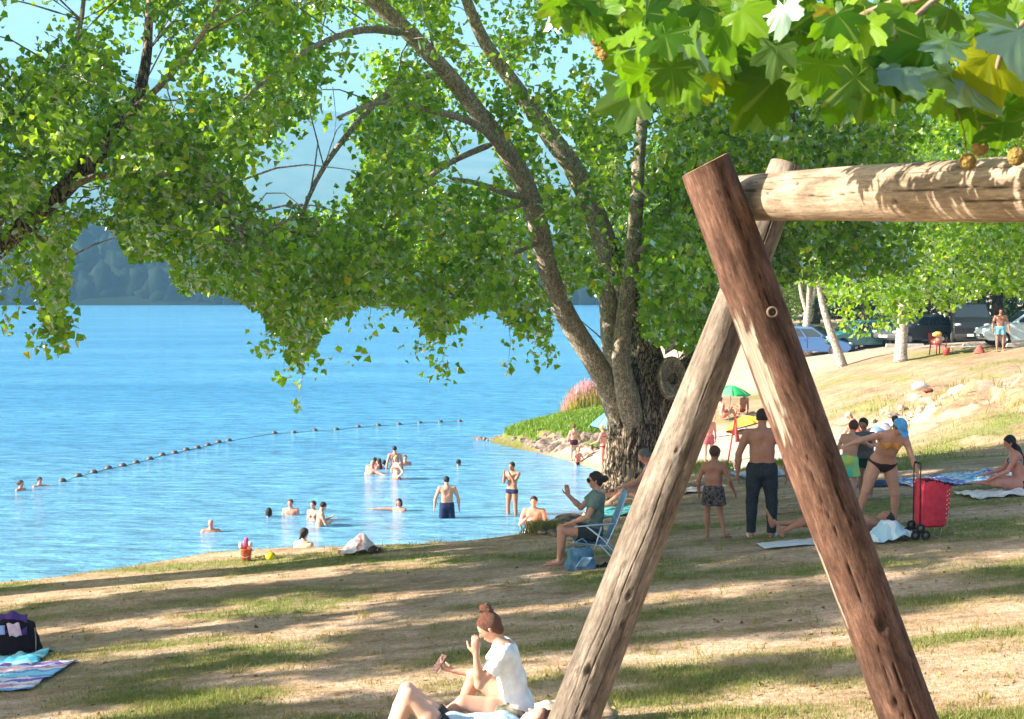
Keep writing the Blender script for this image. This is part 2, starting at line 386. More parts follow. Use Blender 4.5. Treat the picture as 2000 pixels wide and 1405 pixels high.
# ------------------------------------------------------------------ far shore and mountains
def ridge(name, xs, zfun, y0, y1, nyv, m, seed, rough):
    ys = np.linspace(0, 1, nyv); X, T = np.meshgrid(xs, ys)
    Y = y0 + (y1 - y0) * T + (fbm(X, X * 0, .01, seed) - .5) * 30
    prof = np.sin(np.clip(T, 0, 1) * math.pi / 2) ** .8
    Z = zfun(X) * prof + (fbm(X, Y, .012, seed + 5, 5) - .5) * rough * prof - 3 * (1 - T) ** 6
    ii = np.arange(X.size).reshape(X.shape)
    q = np.stack([ii[:-1, :-1], ii[:-1, 1:], ii[1:, 1:], ii[1:, :-1]], -1).reshape(-1, 4)
    return tag(mesh_np(name, np.stack([X.ravel(), Y.ravel(), Z.ravel()], 1), q, 4, m, smooth=True), kind='structure')
wood_mat = mat('far_wood', (.006, .012, .010), 1, scale=.08, c2=(.016, .026, .016), coord='Object', detail=8, bump=1, bscale=.3, spec=0)
mount_mat = mat('mountain_scrub', (.05, .09, .04), 1, scale=.02, c2=(.12, .15, .08), detail=8, spec=0)
def ridge_z(X):
    px = 1000 + X / 2600 * F
    py = np.interp(px, [-900, -200, 0, 300, 600, 760, 900, 1100, 1500, 2000, 2800], [200, 110, 132, 175, 236, 262, 288, 310, 330, 300, 340])
    return CAMZ + (558 - py) / F * 2600 + 8
ridge('mountain', np.linspace(-2800, 2800, 220), ridge_z, 1500, 2600, 30, mount_mat, 40, 34)
def shore_z(X):
    px = 1000 + X / 560 * F
    return 6.5 + (558 - np.interp(px, [-600, 0, 150, 300, 420, 560, 700, 900, 1200, 3000], [455, 432, 415, 410, 432, 452, 440, 470, 480, 470])) / F * 560 - 8
ridge('far_hill', np.linspace(-900, 900, 160), shore_z, 470, 600, 16, wood_mat, 60, 6)
# trees covering the far hill, read as one mass
def far_wood():
    V = []; Fc = []; n = 0
    g = MB(); g.ell((0, 0, 0), (1, 1, 1), 7, 5); sv = np.array(g.v); tri = []
    for q in g.f:
        tri.append(q[:3])
        if len(q) == 4: tri.append((q[0], q[2], q[3]))
    tri = np.array(tri)
    for i in range(5200):
        x = rng.uniform(-330, 330); t = rng.random() ** 1.3
        if i < 1500: t = rng.random() * .03
        y = 478 + 115 * t; z = float(shore_z(np.array(x))) * math.sin(t * math.pi / 2) ** .8
        s = rng.uniform(1.6, 4.6); h = s * rng.uniform(.9, 1.8)
        vv = sv * (1 + rng.uniform(-.38, .38, (len(sv), 1))) * np.array([s, s, h]) + np.array([x, y, z + h * .5])
        V.append(vv); Fc.append(tri + n); n += len(sv)
    return tag(mesh_np('far_wood', np.concatenate(V), np.concatenate(Fc), 3, wood_mat, smooth=False), 'dark wooded shore across the lake', None, None, 'stuff')
far_wood()
b = thing('moored_boat', 'small pale boat moored under the dark wooded far shore', 'boat', (W(322, 577).x * .98, 462, 0), R(8))
def hull(u, v):
    x = (u - .5) * 9; w = 1.3 * math.sin(math.pi * min(.999, .12 + .88 * u)) ** .6 if u < 1 else 0
    a = (v - .5) * math.pi; return (x, w * math.sin(a), 1.0 - 1.1 * math.cos(a))
MB().grid(hull, 14, 9).obj('hull', mat('boat_paint', (.75, .75, .72), .5), b, True, solid=.06)
MB().box((.4, 0, 1.3), (2.6, 1.5, .9), taper=.8).obj('cabin', mat('boat_cabin', (.6, .62, .62), .5), b)

# ------------------------------------------------------------------ air between us and the hills
hz = MB(); hz.box((0, 1210, 222), (6100, 3040, 452))
hm = bpy.data.materials.new('haze_air'); t_, N_, L_ = nt(hm); N_.remove(N_['Principled BSDF'])
pv = N_.new('ShaderNodeVolumePrincipled'); pv.inputs['Color'].default_value = (.26, .62, 1, 1); pv.inputs['Density'].default_value = .00040; pv.inputs['Anisotropy'].default_value = 0
L_.new(pv.outputs[0], N_['Material Output'].inputs['Volume'])
HAZE = hz.obj('haze', hm); tag(HAZE, kind='stuff')
# ------------------------------------------------------------------ foliage
def norm(a): return a / np.maximum(np.linalg.norm(a, axis=1, keepdims=True), 1e-9)
LEAF2D = np.array([(0, 0), (-.50, .34), (-.27, .66), (0, .98), (.27, .66), (.50, .34)]) ; LEAFZ = np.array([0, .20, .08, -.16, .10, .24])
LTRI = np.array([(0, 2, 1), (0, 3, 2), (0, 4, 3), (0, 5, 4)])
def leaf_frames(n, droop=.7, tilt=.9):
    t = norm(rng.normal(size=(n, 3)) * np.array([1, 1, .55]) + np.array([0, 0, -droop]))
    nn = norm(rng.normal(size=(n, 3)) * tilt + np.array([-.35, -.1, .75]))
    nn = norm(nn - t * (nn * t).sum(1, keepdims=True)); s = np.cross(t, nn)
    return s, t, nn
def leaves(name, C, size, mt, parent, indiv=0, droop=.7, tones=None, kind='stuff', tilt=.9):
    """a mass of folded three-lobed leaves; the nearest `indiv` leaves in view become objects of their own"""
    n = len(C); s, t, nn = leaf_frames(n, droop, tilt); sz = size * rng.uniform(.5, 1.3, n)
    tone = rng.random(n) if tones is None else tones
    keep = np.ones(n, bool)
    if indiv:
        px, py = proj(C); ok = (px > 0) & (px < 2000) & (py > 0) & (py < 1405)
        d = np.where(ok, C[:, 1] - sz * 40, 1e9); near = np.argsort(d)[:indiv]; keep[near] = False
        base = {}
        for j in near:
            k = int(tone[j] * 5.99)
            if k not in base:
                V = np.stack([LEAF2D[:, 0], LEAF2D[:, 1], LEAFZ], 1)
                o = mesh_np('leaf', V, LTRI, 3, mt); attr(o, 'tone', np.full(6, (k + .5) / 6)); base[k] = o.data
            else:
                o = bpy.data.objects.new('leaf', base[k]); col.objects.link(o)
            m = Matrix(((s[j][0], t[j][0], nn[j][0], 0), (s[j][1], t[j][1], nn[j][1], 0), (s[j][2], t[j][2], nn[j][2], 0), (0, 0, 0, 1))) @ Matrix.Scale(float(sz[j]), 4)
            m.translation = Vector(C[j]) - parent.location
            o.matrix_world = m; o.parent = parent; o.matrix_parent_inverse = Matrix()
            o.matrix_basis = m
    C = C[keep]; s = s[keep]; t = t[keep]; nn = nn[keep]; sz = sz[keep]; tone = tone[keep]; n = len(C)
    V = C[:, None, :] + sz[:, None, None] * (LEAF2D[None, :, 0, None] * s[:, None, :] + LEAF2D[None, :, 1, None] * t[:, None, :] + LEAFZ[None, :, None] * nn[:, None, :])
    if parent: V = V - np.array(parent.location)
    Fc = LTRI[None] + (np.arange(n) * 6)[:, None, None]
    o = mesh_np(name, V.reshape(-1, 3), Fc.reshape(-1, 3), 3, mt, parent); attr(o, 'tone', np.repeat(tone, 6))
    o['kind'] = 'stuff'
    return o
def noise3(Pn, s, seed):
    return (fbm(Pn[:, 0] + Pn[:, 2] * .7, Pn[:, 1] * .6 + Pn[:, 2], s, seed, 3) + fbm(Pn[:, 2] * 1.1 - Pn[:, 0] * .4, Pn[:, 0] + Pn[:, 1] * .3, s, seed + 9, 3)) / 2
def sprays(C, per, spread, hang):
    """each twig end becomes a drooping spray of leaves"""
    n = len(C); a = rng.uniform(0, 2 * np.pi, n); d = norm(np.stack([np.cos(a), np.sin(a), rng.uniform(-1.4, .1, n)], 1)) * rng.uniform(.5, 1.2, (n, 1)) * hang
    k = rng.random((n, per, 1)); pts = C[:, None, :] + d[:, None, :] * k + rng.normal(size=(n, per, 3)) * spread
    pts[:, :, 2] -= (k[:, :, 0] ** 2) * hang * .5
    return pts.reshape(-1, 3)

def bark(name, c1, c2, scale=6, stretch=(1, 1, .22), bump=1.0, dark=None):
    m = bpy.data.materials.new(name); t, N, L = nt(m); b = N['Principled BSDF']; b.inputs['Roughness'].default_value = .9; b.inputs['Specular IOR Level'].default_value = .15
    tc = N.new('ShaderNodeTexCoord'); mp = N.new('ShaderNodeMapping'); mp.inputs['Scale'].default_value = stretch; L.new(tc.outputs['Object'], mp.inputs[0])
    v = N.new('ShaderNodeTexVoronoi'); v.feature = 'DISTANCE_TO_EDGE'; v.inputs['Scale'].default_value = scale
    nz = N.new('ShaderNodeTexNoise'); nz.inputs['Scale'].default_value = scale * .8; nz.inputs['Detail'].default_value = 8; L.new(mp.outputs[0], nz.inputs['Vector'])
    ad = N.new('ShaderNodeMixRGB'); ad.inputs[0].default_value = .25; L.new(mp.outputs[0], ad.inputs[1]); L.new(nz.outputs['Color'], ad.inputs[2]); L.new(ad.outputs[0], v.inputs['Vector'])
    r = N.new('ShaderNodeMapRange'); r.inputs[1].default_value = 0; r.inputs[2].default_value = .14; L.new(v.outputs['Distance'], r.inputs[0])
    mu = N.new('ShaderNodeMath'); mu.operation = 'MULTIPLY'; L.new(r.outputs[0], mu.inputs[0]); L.new(nz.outputs['Fac'], mu.inputs[1])
    rp = N.new('ShaderNodeValToRGB'); L.new(mu.outputs[0], rp.inputs[0]); rp.color_ramp.elements[0].position = .1; rp.color_ramp.elements[0].color = (*c1, 1)
    rp.color_ramp.elements[1].position = .6; rp.color_ramp.elements[1].color = (*c2, 1)
    L.new(rp.outputs[0], b.inputs['Base Color'])
    bp = N.new('ShaderNodeBump'); bp.inputs['Strength'].default_value = bump; bp.inputs['Distance'].default_value = .04; L.new(mu.outputs[0], bp.inputs['Height']); L.new(bp.outputs[0], b.inputs['Normal'])
    return m
poplar_bark = bark('poplar_bark', (.06, .045, .033), (.40, .325, .245), 15, (1, 1, .20), 1.3)
limb_bark = bark('limb_bark', (.17, .14, .105), (.50, .43, .345), 18, (1, 1, .5), .6)
birch_bark = bark('pale_bark', (.20, .17, .14), (.55, .50, .44), 10, (1, 1, 1.4), .5)
dark_bark = bark('dark_bark', (.03, .025, .02), (.14, .11, .08), 6, (1, 1, .3), 1)
scar_mat = mat('cut_wood', (.32, .23, .15), .8, scale=8, c2=(.5, .39, .27), bump=.5)

def smooth_path(pts, n):
    """Catmull-Rom through (x, y, z, r) points"""
    A = np.array(pts, float); A = np.vstack([2 * A[0] - A[1], A, 2 * A[-1] - A[-2]]); out = []
    m = len(A) - 3
    for q in np.linspace(0, m - 1e-6, n):
        i = int(q); t = q - i; p0, p1, p2, p3 = A[i:i + 4]
        out.append(.5 * ((2 * p1) + (-p0 + p2) * t + (2 * p0 - 5 * p1 + 4 * p2 - p3) * t * t + (-p0 + 3 * p1 - 3 * p2 + p3) * t ** 3))
    return np.array(out)
def limb(name, pts, mt, parent, n=24, k=12, rough=.06, caps=True, mb=None):
    """pts: (picture x, picture y, depth, width in picture px)  ->  an uneven tapering limb"""
    q = []
    for px, py, Y, w in pts:
        p = P(px, py, Y); q.append((p.x, p.y, p.z, w * .88 / F * Y / 2))
    return limb3(name, q, mt, parent, n, k, rough, caps, mb)
def limb3(name, q, mt, parent, n=24, k=12, rough=.06, caps=True, mb=None):
    S = smooth_path(q, n); g = mb or MB(); pl = parent.location if parent else Vector()
    v0 = len(g.v)
    g.tube([Vector(s[:3]) - pl for s in S], [max(.004, s[3]) for s in S], k, caps)
    if rough:
        for i in range(n):
            for j in range(k):
                p = Vector(g.v[v0 + i * k + j]); c = Vector(S[i][:3]) - pl
                f = 1 + rough * (math.sin(j * 2.1 + i * .35) + rnd.uniform(-1, 1) * .7)
                g.v[v0 + i * k + j] = tuple(c + (p - c) * f)
    if mb: return None
    return g.obj(name, mt, parent, True)

LTOP = [(0, (.012, .04, .004)), (.3, (.045, .13, .006)), (.6, (.15, .31, .009)), (.85, (.28, .47, .012)), (.96, (.42, .55, .02)), (1, (.60, .46, .03))]
poplar_leaf = leaf_mat('poplar_leaf', LTOP, (.24, .34, .09), (.50, .85, .01), .48, .36, gw=.38)
LTOPY = [(0, (.03, .08, .008)), (.5, (.08, .16, .012)), (.9, (.17, .25, .02)), (1, (.28, .28, .03))]
birch_leaf = leaf_mat('birch_leaf', LTOPY, (.28, .32, .14), (.44, .66, .02), .52, .5, gw=.25)
LDARK = [(0, (.012, .035, .006)), (.6, (.025, .065, .008)), (1, (.05, .10, .012))]
dark_leaf = leaf_mat('dark_leaf', LDARK, (.10, .14, .06), (.15, .3, .02), .35, .5, gw=.2)

# ---- picture outline of the crown of leaves, used to prune sprays that hang too low and to open gaps
BX = [-400, 0, 20, 50, 75, 95, 128, 140, 165, 230, 262, 330, 352, 400, 470, 515, 545, 575, 610, 655, 700, 735, 800, 835, 862, 905, 960, 1000, 1030, 1062, 1090, 1140, 1160, 1240, 1262, 1400, 1420, 1560]
BY = [560, 585, 560, 555, 600, 655, 660, 500, 455, 470, 525, 520, 585, 590, 600, 640, 690, 735, 715, 640, 600, 600, 610, 680, 690, 640, 615, 665, 665, 705, 640, 560, 600, 560, 690, 705, 600, 560]
HOLES = [(30,20,110,75,1),(15,145,30,40,.9),(292,112,50,75,.9),(430,135,45,40,.7),(345,195,45,30,.55),(180,180,60,35,.55),(645,215,50,70,1),(585,320,65,80,1),(540,372,45,40,.9),
         (655,330,50,70,.9),(190,355,70,40,.75),(55,300,40,50,.5),(170,415,60,50,.6),(680,140,50,50,.6),(800,70,60,35,.4),(1000,85,80,80,.6),(1130,115,55,80,.6),(905,300,40,55,.95),
         (1090,330,30,35,.6),(905,205,50,40,.4),(350,30,60,30,.5),(620,60,50,35,.4),(560,160,40,30,.4),(60,420,60,25,.4),(240,40,40,30,.4),(730,440,40,30,.4),(500,330,40,40,.6),(860,420,40,40,.3),(620,470,35,25,.5)]
def crown_keep(C, hole=1.0):
    px, py = proj(C); b = np.interp(px, BX, BY) + (fbm(px, px * 0, .02, 4) - .5) * 50
    p = np.ones(len(C))
    p = np.where(py > b - 20, 0, p)
    for cx, cy, rx, ry, s_ in HOLES:
        q = ((px - cx) / (rx * 1.28)) ** 2 + ((py - cy) / (ry * 1.28)) ** 2; p = p * (1 - hole * s_ * np.clip(1.35 - q, 0, 1))
    return clear_limbs(C, p)
LIMBLINES = []
def clear_limbs(C, p):
    """few leaves hang in front of the big stems, which show through the crown"""
    px, py = proj(C)
    for S in LIMBLINES:
        for i in range(len(S) - 1):
            a, b_ = S[i], S[i + 1]; v = b_[:2] - a[:2]; L2_ = max(v @ v, 1); t = np.clip(((px - a[0]) * v[0] + (py - a[1]) * v[1]) / L2_, 0, 1)
            d = np.hypot(px - a[0] - t * v[0], py - a[1] - t * v[1]); p = np.where((d < 28) & (C[:, 1] < a[2] + .15), p * S[0, 3], p)
    return p
def crown_points(n, lo, hi, ctr, rad, seed, thr, fn=None):
    out = []; tot = 0
    while tot < n:
        C = rng.uniform(lo, hi, (n, 3)); q = (((C - ctr) / rad) ** 2).sum(1)
        ok = (q < 1) & (noise3(C, .75, seed) > thr - .0 * q)
        if fn is not None: ok &= rng.random(n) < fn(C)
        out.append(C[ok]); tot += ok.sum()
        if len(out) > 60: break
    return np.concatenate(out)[:n]
def twigs(parent, roots, C, mt, n, r=.012):
    """thin boughs running out from points on the limbs to the sprays"""
    g = MB(); roots = np.array(roots)
    for i in rng.choice(len(C), min(n, len(C)), False):
        c = C[i]; d = ((roots - c) ** 2).sum(1) + (roots[:, 2] > c[2]) * 4; a = roots[np.argsort(d)[rng.integers(0, 3)]]
        if np.linalg.norm(a - c) > 2.2: continue
        m = (a + c) / 2 + rng.normal(size=3) * .18 + np.array([0, 0, .25]); L_ = np.linalg.norm(a - c)
        rr = r * (.6 + L_ * .45)
        S = smooth_path([(*a, rr), (*m, rr * .6), (*c, .004)], 6)
        g.tube([Vector(s[:3]) - parent.location for s in S], [max(.003, s[3]) for s in S], 5, False)
    o = g.obj('twig', mt, parent, True); o['kind'] = 'stuff'
    return o
def path_samples(pts, n=10):
    q = [tuple(P(a, b_, Y)) + (w,) for a, b_, Y, w in pts]; return smooth_path(q, n)[:, :3]

# ---- the big many-stemmed tree at the water's edge
tb = G(1232, 962); TY = tb.y
tree = thing('poplar_tree', 'big many-stemmed tree with furrowed trunk and a pruned knot, standing at the water edge', 'tree', tuple(tb))
def trunk_mesh():
    g = MB(); n = 70; k = 96; V = []
    ax = [(1232, 1010, 128), (1232, 962, 122), (1232, 930, 106), (1233, 890, 98), (1238, 850, 100), (1244, 820, 108), (1250, 790, 108), (1258, 760, 100), (1264, 730, 84), (1270, 700, 60)]
    q = []
    for px, py, w in ax:
        p = P(px, py, TY); q.append((p.x, p.y, p.z, w / F * TY / 2))
    S = smooth_path(q, n)
    for i in range(n):
        for j in range(k):
            a = 2 * math.pi * j / k; z = S[i][2]
            root = .12 * max(0, 1 - (z - tb.z) / .9) ** 2 * (1 + math.sin(a * 5 + 1))
            fl = abs(math.sin(a * 13 + 1.3 * math.sin(z * 3.1) + .9 * math.sin(z * 7.3 + a * 3)))
            fl2 = abs(math.sin(a * 23 + 2 * math.sin(z * 5 + a)))
            rr = S[i][3] * (1 + root) + .045 * (fl ** .6 - .6) + .02 * fl2 + rnd.uniform(-.006, .006)
            V.append((S[i][0] + rr * math.cos(a) - tb.x, S[i][1] + rr * .9 * math.sin(a) - tb.y, z - tb.z))
    Fc = [(i * k + j, i * k + (j + 1) % k, (i + 1) * k + (j + 1) % k, (i + 1) * k + j) for i in range(n - 1) for j in range(k)]
    g.add(V, Fc); return g.obj('trunk', poplar_bark, tree, True)
trunk_mesh()
ML = [
 [(1232,930,TY,30),(1226,860,TY,60),(1212,810,TY-.1,66),(1196,770,TY-.2,56),(1160,705,TY-.3,50),(1110,625,TY-.5,48),(1076,545,TY-.8,46),(1058,470,TY-1,46),(1040,400,TY-1.2,46),(1010,330,TY-1.4,44),(975,275,TY-1.6,40),(930,215,TY-1.8,38),(870,140,TY-2,38),(800,65,TY-2.2,36),(735,5,TY-2.4,34),(660,-80,TY-2.6,28)],
 [(1240,930,TY,30),(1238,860,TY-.1,56),(1234,810,TY-.3,60),(1222,760,TY-.45,50),(1212,690,TY-.5,40),(1222,600,TY-.5,36),(1236,500,TY-.4,34),(1243,400,TY-.3,31),(1247,310,TY-.1,28),(1255,225,TY,24),(1262,120,TY,18),(1250,20,TY+.1,14),(1240,-120,TY,9)],
 [(1238,880,TY+.2,50),(1238,800,TY+.45,60),(1200,700,TY+.6,48),(1190,600,TY+.7,44),(1186,500,TY+.7,54),(1160,415,TY+.6,50),(1120,330,TY+.5,44),(1085,280,TY+.4,42),(1040,215,TY+.4,38),(990,145,TY+.3,32),(945,80,TY+.2,28),(905,-20,TY,22),(880,-150,TY,16)],
 [(1255,900,TY,50),(1270,800,TY+.1,84),(1262,700,TY+.3,76),(1240,620,TY+.5,56),(1205,520,TY+.6,44),(1190,470,TY+.7,40)],
 [(1262,900,TY-.0,50),(1290,850,TY-.1,70),(1318,790,TY-.2,78),(1345,730,TY-.1,70),(1390,650,TY+.2,58),(1440,560,TY+.5,50),(1490,450,TY+.8,40),(1530,330,TY+1,32),(1550,200,TY+1.2,26),(1570,40,TY+1.4,20),(1580,-120,TY+1.4,12)],
]
for i_, kp in ((0, .16), (1, .25), (2, .45)): LIMBLINES.append(np.array([(a, b_, c, kp) for a, b_, c, w in ML[i_][4:14]], float))
for i, pts in enumerate(ML): limb('limb', pts, limb_bark if i in (0, 1) else (poplar_bark if i > 2 else limb_bark), tree, 44, 16, .035)
SB = [
 [(1042,395,TY-1.2,20),(990,378,TY-1.7,16),(930,358,TY-2.4,12),(885,350,TY-3,10)],
 [(1125,400,TY+.5,20),(1080,388,TY-.2,16),(1035,385,TY-1,16)],
 [(1035,395,TY-1.2,14),(985,410,TY-1.9,10),(930,425,TY-2.5,8),(885,440,TY-3,6)],
 [(1048,480,TY-1,12),(1000,475,TY-1.6,9),(960,490,TY-2.4,7),(900,530,TY-3,6)],
 [(1010,330,TY-1.4,22),(940,250,TY-2.6,18),(840,215,TY-4,15),(740,200,TY-5,10),(660,230,TY-6,7)],
 [(870,140,TY-2,20),(760,180,TY-3,16),(650,300,TY-4.2,12),(590,420,TY-5,9),(560,560,TY-5.4,6)],
 [(800,65,TY-2.2,20),(700,60,TY-4,16),(580,110,TY-5.5,12),(470,200,TY-6.5,8)],
 [(1243,400,TY-.3,14),(1290,330,TY-1.5,11),(1350,250,TY-2.6,8),(1410,200,TY-3.4,5)],
 [(1236,500,TY-.4,14),(1290,460,TY-1.5,11),(1340,430,TY-2.6,8)],
 [(1440,560,TY+.5,20),(1520,470,TY,15),(1600,400,TY-.4,10),(1680,360,TY-.6,7)],
 [(975,275,TY-1.6,16),(860,330,TY-3,12),(770,420,TY-4,9),(720,520,TY-4.6,6)],
 [(1058,470,TY-1,14),(960,520,TY-2.6,10),(870,600,TY-3.6,6)],
 [(1262,120,TY,14),(1350,80,TY-1,10),(1450,60,TY-2,7)]]
roots = [path_samples(p, 12) for p in ML]
for pts in SB: limb('branch', pts, limb_bark, tree, 14, 8, .04); roots.append(path_samples(pts, 10)[2:])
# the pruned stub with its ring of callus
kn = P(1314, 738, TY - .55); kb = MB(); rotk = Matrix.Rotation(R(82), 3, 'X') @ Matrix.Rotation(R(0), 3, 'Z')
kb.lathe(kn - tb, [(0, -.02), (.06, -.035), (.13, -.02), (.19, .02), (.245, .10), (.27, .07), (.285, -.02), (.30, -.25), (.31, -.6)][::-1], 28, rotk @ Matrix.Diagonal((.88, 1.35, 1)))
kb.obj('callus_ring', limb_bark, tree, True)
kd = MB(); kd.ell(kn - tb + Vector((0, -.03, -.02)), (.085, .04, .1), 12, 8, jit=.15); kd.obj('rot_hole', dark_bark, tree, True)
MAIN_C = np.array([tb.x - 1.6, TY - .5, 11.5]); MAIN_R = np.array([7.2, 6.2, 7.3])
C1 = crown_points(1600, MAIN_C - MAIN_R, MAIN_C + MAIN_R, MAIN_C, MAIN_R, 3, .53, lambda C: crown_keep(C) * np.where(proj(C)[0] < 480, .4, 1))
# the leafy curtain low on the water side and between the stems
C1b = crown_points(600, np.array([-6.4, TY - 7, 4.6]), np.array([4.5, TY + 3, 10.5]), np.array([-1.0, TY - 2, 7.6]), np.array([6.2, 6, 3.4]), 5, .51, crown_keep)
C1c = crown_points(480, np.array([2.0, TY - 3, 4.2]), np.array([7.5, TY + 5, 12]), np.array([4.2, TY + 1, 8.2]), np.array([3.4, 4, 4.6]), 6, .40, crown_keep)
CC = np.concatenate([C1, C1b, C1c])
L1 = sprays(CC, 42, .12, .5); L1 = L1[crown_keep(L1, .55) > rng.random(len(L1))]
leaves('crown', L1, .128, poplar_leaf, tree, 300)
twigs(tree, np.concatenate(roots), CC, limb_bark, 420)
print('main leaves', len(L1))

# ---- the tree on the left whose trunk stands outside the picture
lb = Vector((-10.8, 19.5, 0)); lb.z = gz(lb.x, lb.y)
ltree = thing('poplar_tree', 'left tree whose thick sloping limb and hanging leaves reach over the lake', 'tree', tuple(lb))
limb3('trunk', [(-10.8, 19.5, lb.z - .3, .5), (-10.7, 19.5, 4.2, .40), (-10.4, 19.4, 6.0, .34), (-10.6, 19.6, 9, .26), (-11, 20, 13, .14)], dark_bark, ltree, 30, 18, .05)
LL = [
 [(-420,800,19.4,90),(-200,640,19.3,64),(-60,530,19.2,52),(30,455,19.2,46),(100,395,19.2,42),(165,330,19.2,40),(220,270,19.3,36),(262,215,19.4,30),(285,120,19.5,22),(292,20,19.6,17),(300,-120,19.8,12)],
 [(120,375,19.2,22),(170,350,19,18),(215,342,18.8,14),(290,330,18.5,10),(380,345,18.2,8),(440,400,18,5)],
 [(165,330,19.2,20),(140,240,19.6,14),(140,130,20,12),(160,30,20.4,10),(170,-80,20.6,7)],
 [(262,215,19.4,18),(330,150,18.8,14),(400,60,18.4,11),(450,-40,18.2,8)],
 [(240,240,19.4,16),(340,290,18.6,12),(430,380,18,9),(480,480,17.6,6)],
 [(60,430,19.2,14),(90,500,18.8,9),(105,600,18.6,5)],
 [(-60,530,19.2,18),(10,420,18.4,12),(60,330,18,9),(90,240,17.8,6)]]
lroots = []
for i, pts in enumerate(LL): limb('limb' if i == 0 else 'branch', pts, poplar_bark if i == 0 else limb_bark, ltree, 30, 12, .05); lroots.append(path_samples(pts, 12))
LIMBLINES.append(np.array([(a, b_, c, .55) for a, b_, c, w in LL[0][2:8]], float))
LC = np.array([-6.8, 19.5, 10.6]); LR = np.array([6.6, 5.2, 6.6])
C2 = crown_points(1250, LC - LR, LC + LR, LC, LR, 13, .525, lambda C: crown_keep(C) * np.where(proj(C)[0] > 640, .1, 1))
C2b = crown_points(560, np.array([-9, 15.5, 5.3]), np.array([-1.6, 22, 9.4]), np.array([-5.3, 19, 7.6]), np.array([4.0, 3.5, 2.4]), 14, .47, crown_keep)
C2c = crown_points(420, np.array([-8.5, 16, 6.8]), np.array([-4.4, 23, 12]), np.array([-6.3, 19.5, 9.2]), np.array([2.4, 3.5, 2.8]), 15, .44, crown_keep)
CC = np.concatenate([C2, C2b, C2c])
L2 = sprays(CC, 38, .11, .45); L2 = L2[crown_keep(L2, .55) > rng.random(len(L2))]
leaves('crown', L2, .108, poplar_leaf, ltree, 300)
twigs(ltree, np.concatenate(lroots), CC, limb_bark, 360)
print('left leaves', len(L2))
# loose ends of twig that hang below the crowns
hang = MB()
for (px, py, Y, l) in [(585,790,22,120),(550,742,22,90),(865,725,24,150),(992,712,25,90),(650,290,21,120),(760,600,23,130),(720,640,23,110),(1070,690,25,90)]:
    a = P(px, py - l, Y); e = P(px, py, Y); hang.tube([a - tb, (a + e) / 2 + Vector((.05, 0, -.02)) - tb, e - tb], [.006, .004, .002], 4, False)
o = hang.obj('hanging_twig', limb_bark, tree); o['kind'] = 'stuff'
H = []
for (px, py, Y, n, s_) in [(585,787,22,6,8),(550,740,22,9,9),(865,722,24,30,16),(992,710,25,12,10),(845,670,24,60,24),(1066,690,25,40,18),(590,715,22,50,22),(100,640,18.6,90,24),(112,665,18.6,40,16),(720,640,23,14,14),(690,690,23,10,16),
                           (30,590,18.6,20,20),(8,640,18.6,10,12),(1020,660,25,20,22),(760,600,23,20,20),(900,630,24,30,24),(530,650,21.5,30,24)]:
    for i in range(n):
        p = P(px + rnd.gauss(0, s_), py + rnd.gauss(0, s_ * .8), Y + rnd.gauss(0, .2)); H.append(tuple(p))
leaves('crown', np.array(H), .12, poplar_leaf, tree)

# ---- trees on the right, beyond the beach and round the parked cars
def back_tree(label, base, hgt, crown_c, crown_r, n, size, lm, bk, stems, seed, keep=None, thr=.45, indiv=0, group=None, per=26):
    t = thing('tree', label, 'tree', tuple(base), 0, group)
    for s_ in stems: limb3('trunk', [(base.x + a, base.y + b_, base.z + c, r) for a, b_, c, r in s_], bk, t, 16, 10, .05)
    cc = np.array(crown_c); cr = np.array(crown_r)
    C = crown_points(n, cc - cr, cc + cr, cc, cr, seed, thr, keep)
    Lf = sprays(C, per, .12 * cr[0] / 3 + .08, .45)
    if keep is not None: Lf = Lf[keep(Lf) > .3]
    leaves('crown', Lf, size, lm, t, indiv)
    return t
RBX = [1400, 1520, 1600, 1625, 1655, 1700, 1725, 1760, 1790, 1815, 1850, 1880, 1920, 1960, 2000, 2400]
RBY = [600, 555, 560, 625, 655, 662, 662, 632, 632, 585, 620, 600, 575, 580, 590, 600]
def rkeep(C):
    px, py = proj(C); b = np.interp(px, RBX, RBY) + (fbm(px, px * 0, .04, 8) - .5) * 22
    p = np.where(py > b - 6, 0., 1.)
    q = ((px - 1590) / 26) ** 2 + ((py - 170) / 80) ** 2; p = p * (1 - .95 * np.clip(1.4 - q, 0, 1))
    q = ((px - 1625) / 30) ** 2 + ((py - 265) / 30) ** 2; p = p * (1 - .7 * np.clip(1.4 - q, 0, 1))
    return p
rt = Vector((15.5, 33, 0)); rt.z = gz(rt.x, rt.y)
back_tree('near tree on the right with big bright leaves hanging in front of the parked cars', rt, 12, (11.6, 35, 8.6), (6.2, 4.5, 4.2), 950, .15, poplar_leaf, limb_bark,
          [[(0, 0, -.2, .3), (-.4, 0, 3, .24), (-1.6, .8, 6, .16), (-3.2, 1.6, 8, .08)]], 23, rkeep, .45, 300, per=22)
def gp(px, py, Y):
    p = P(px, py, Y); p.z = gz(p.x, p.y); return p
b1 = G(1577, 697)
back_tree('pale forked birch with two thin upright stems beside the blue parked car', b1, 8, (b1.x, b1.y, b1.z + 5.8), (2.3, 2.3, 3.6), 260, .12, birch_leaf, birch_bark,
          [[(0, 0, -.2, .30), (-.05, 0, 1.4, .20), (0, 0, 2.2, .18), (.05, 0, 4, .1), (0, 0, 7, .04)], [(0, 0, 2.0, .13), (-.35, 0, 3.2, .09), (-.6, 0, 5, .04)], [(0, 0, 2.2, .13), (.3, 0, 3.2, .10), (.55, 0, 5.4, .04)]], 31, rkeep)
b2 = G(1647, 716)
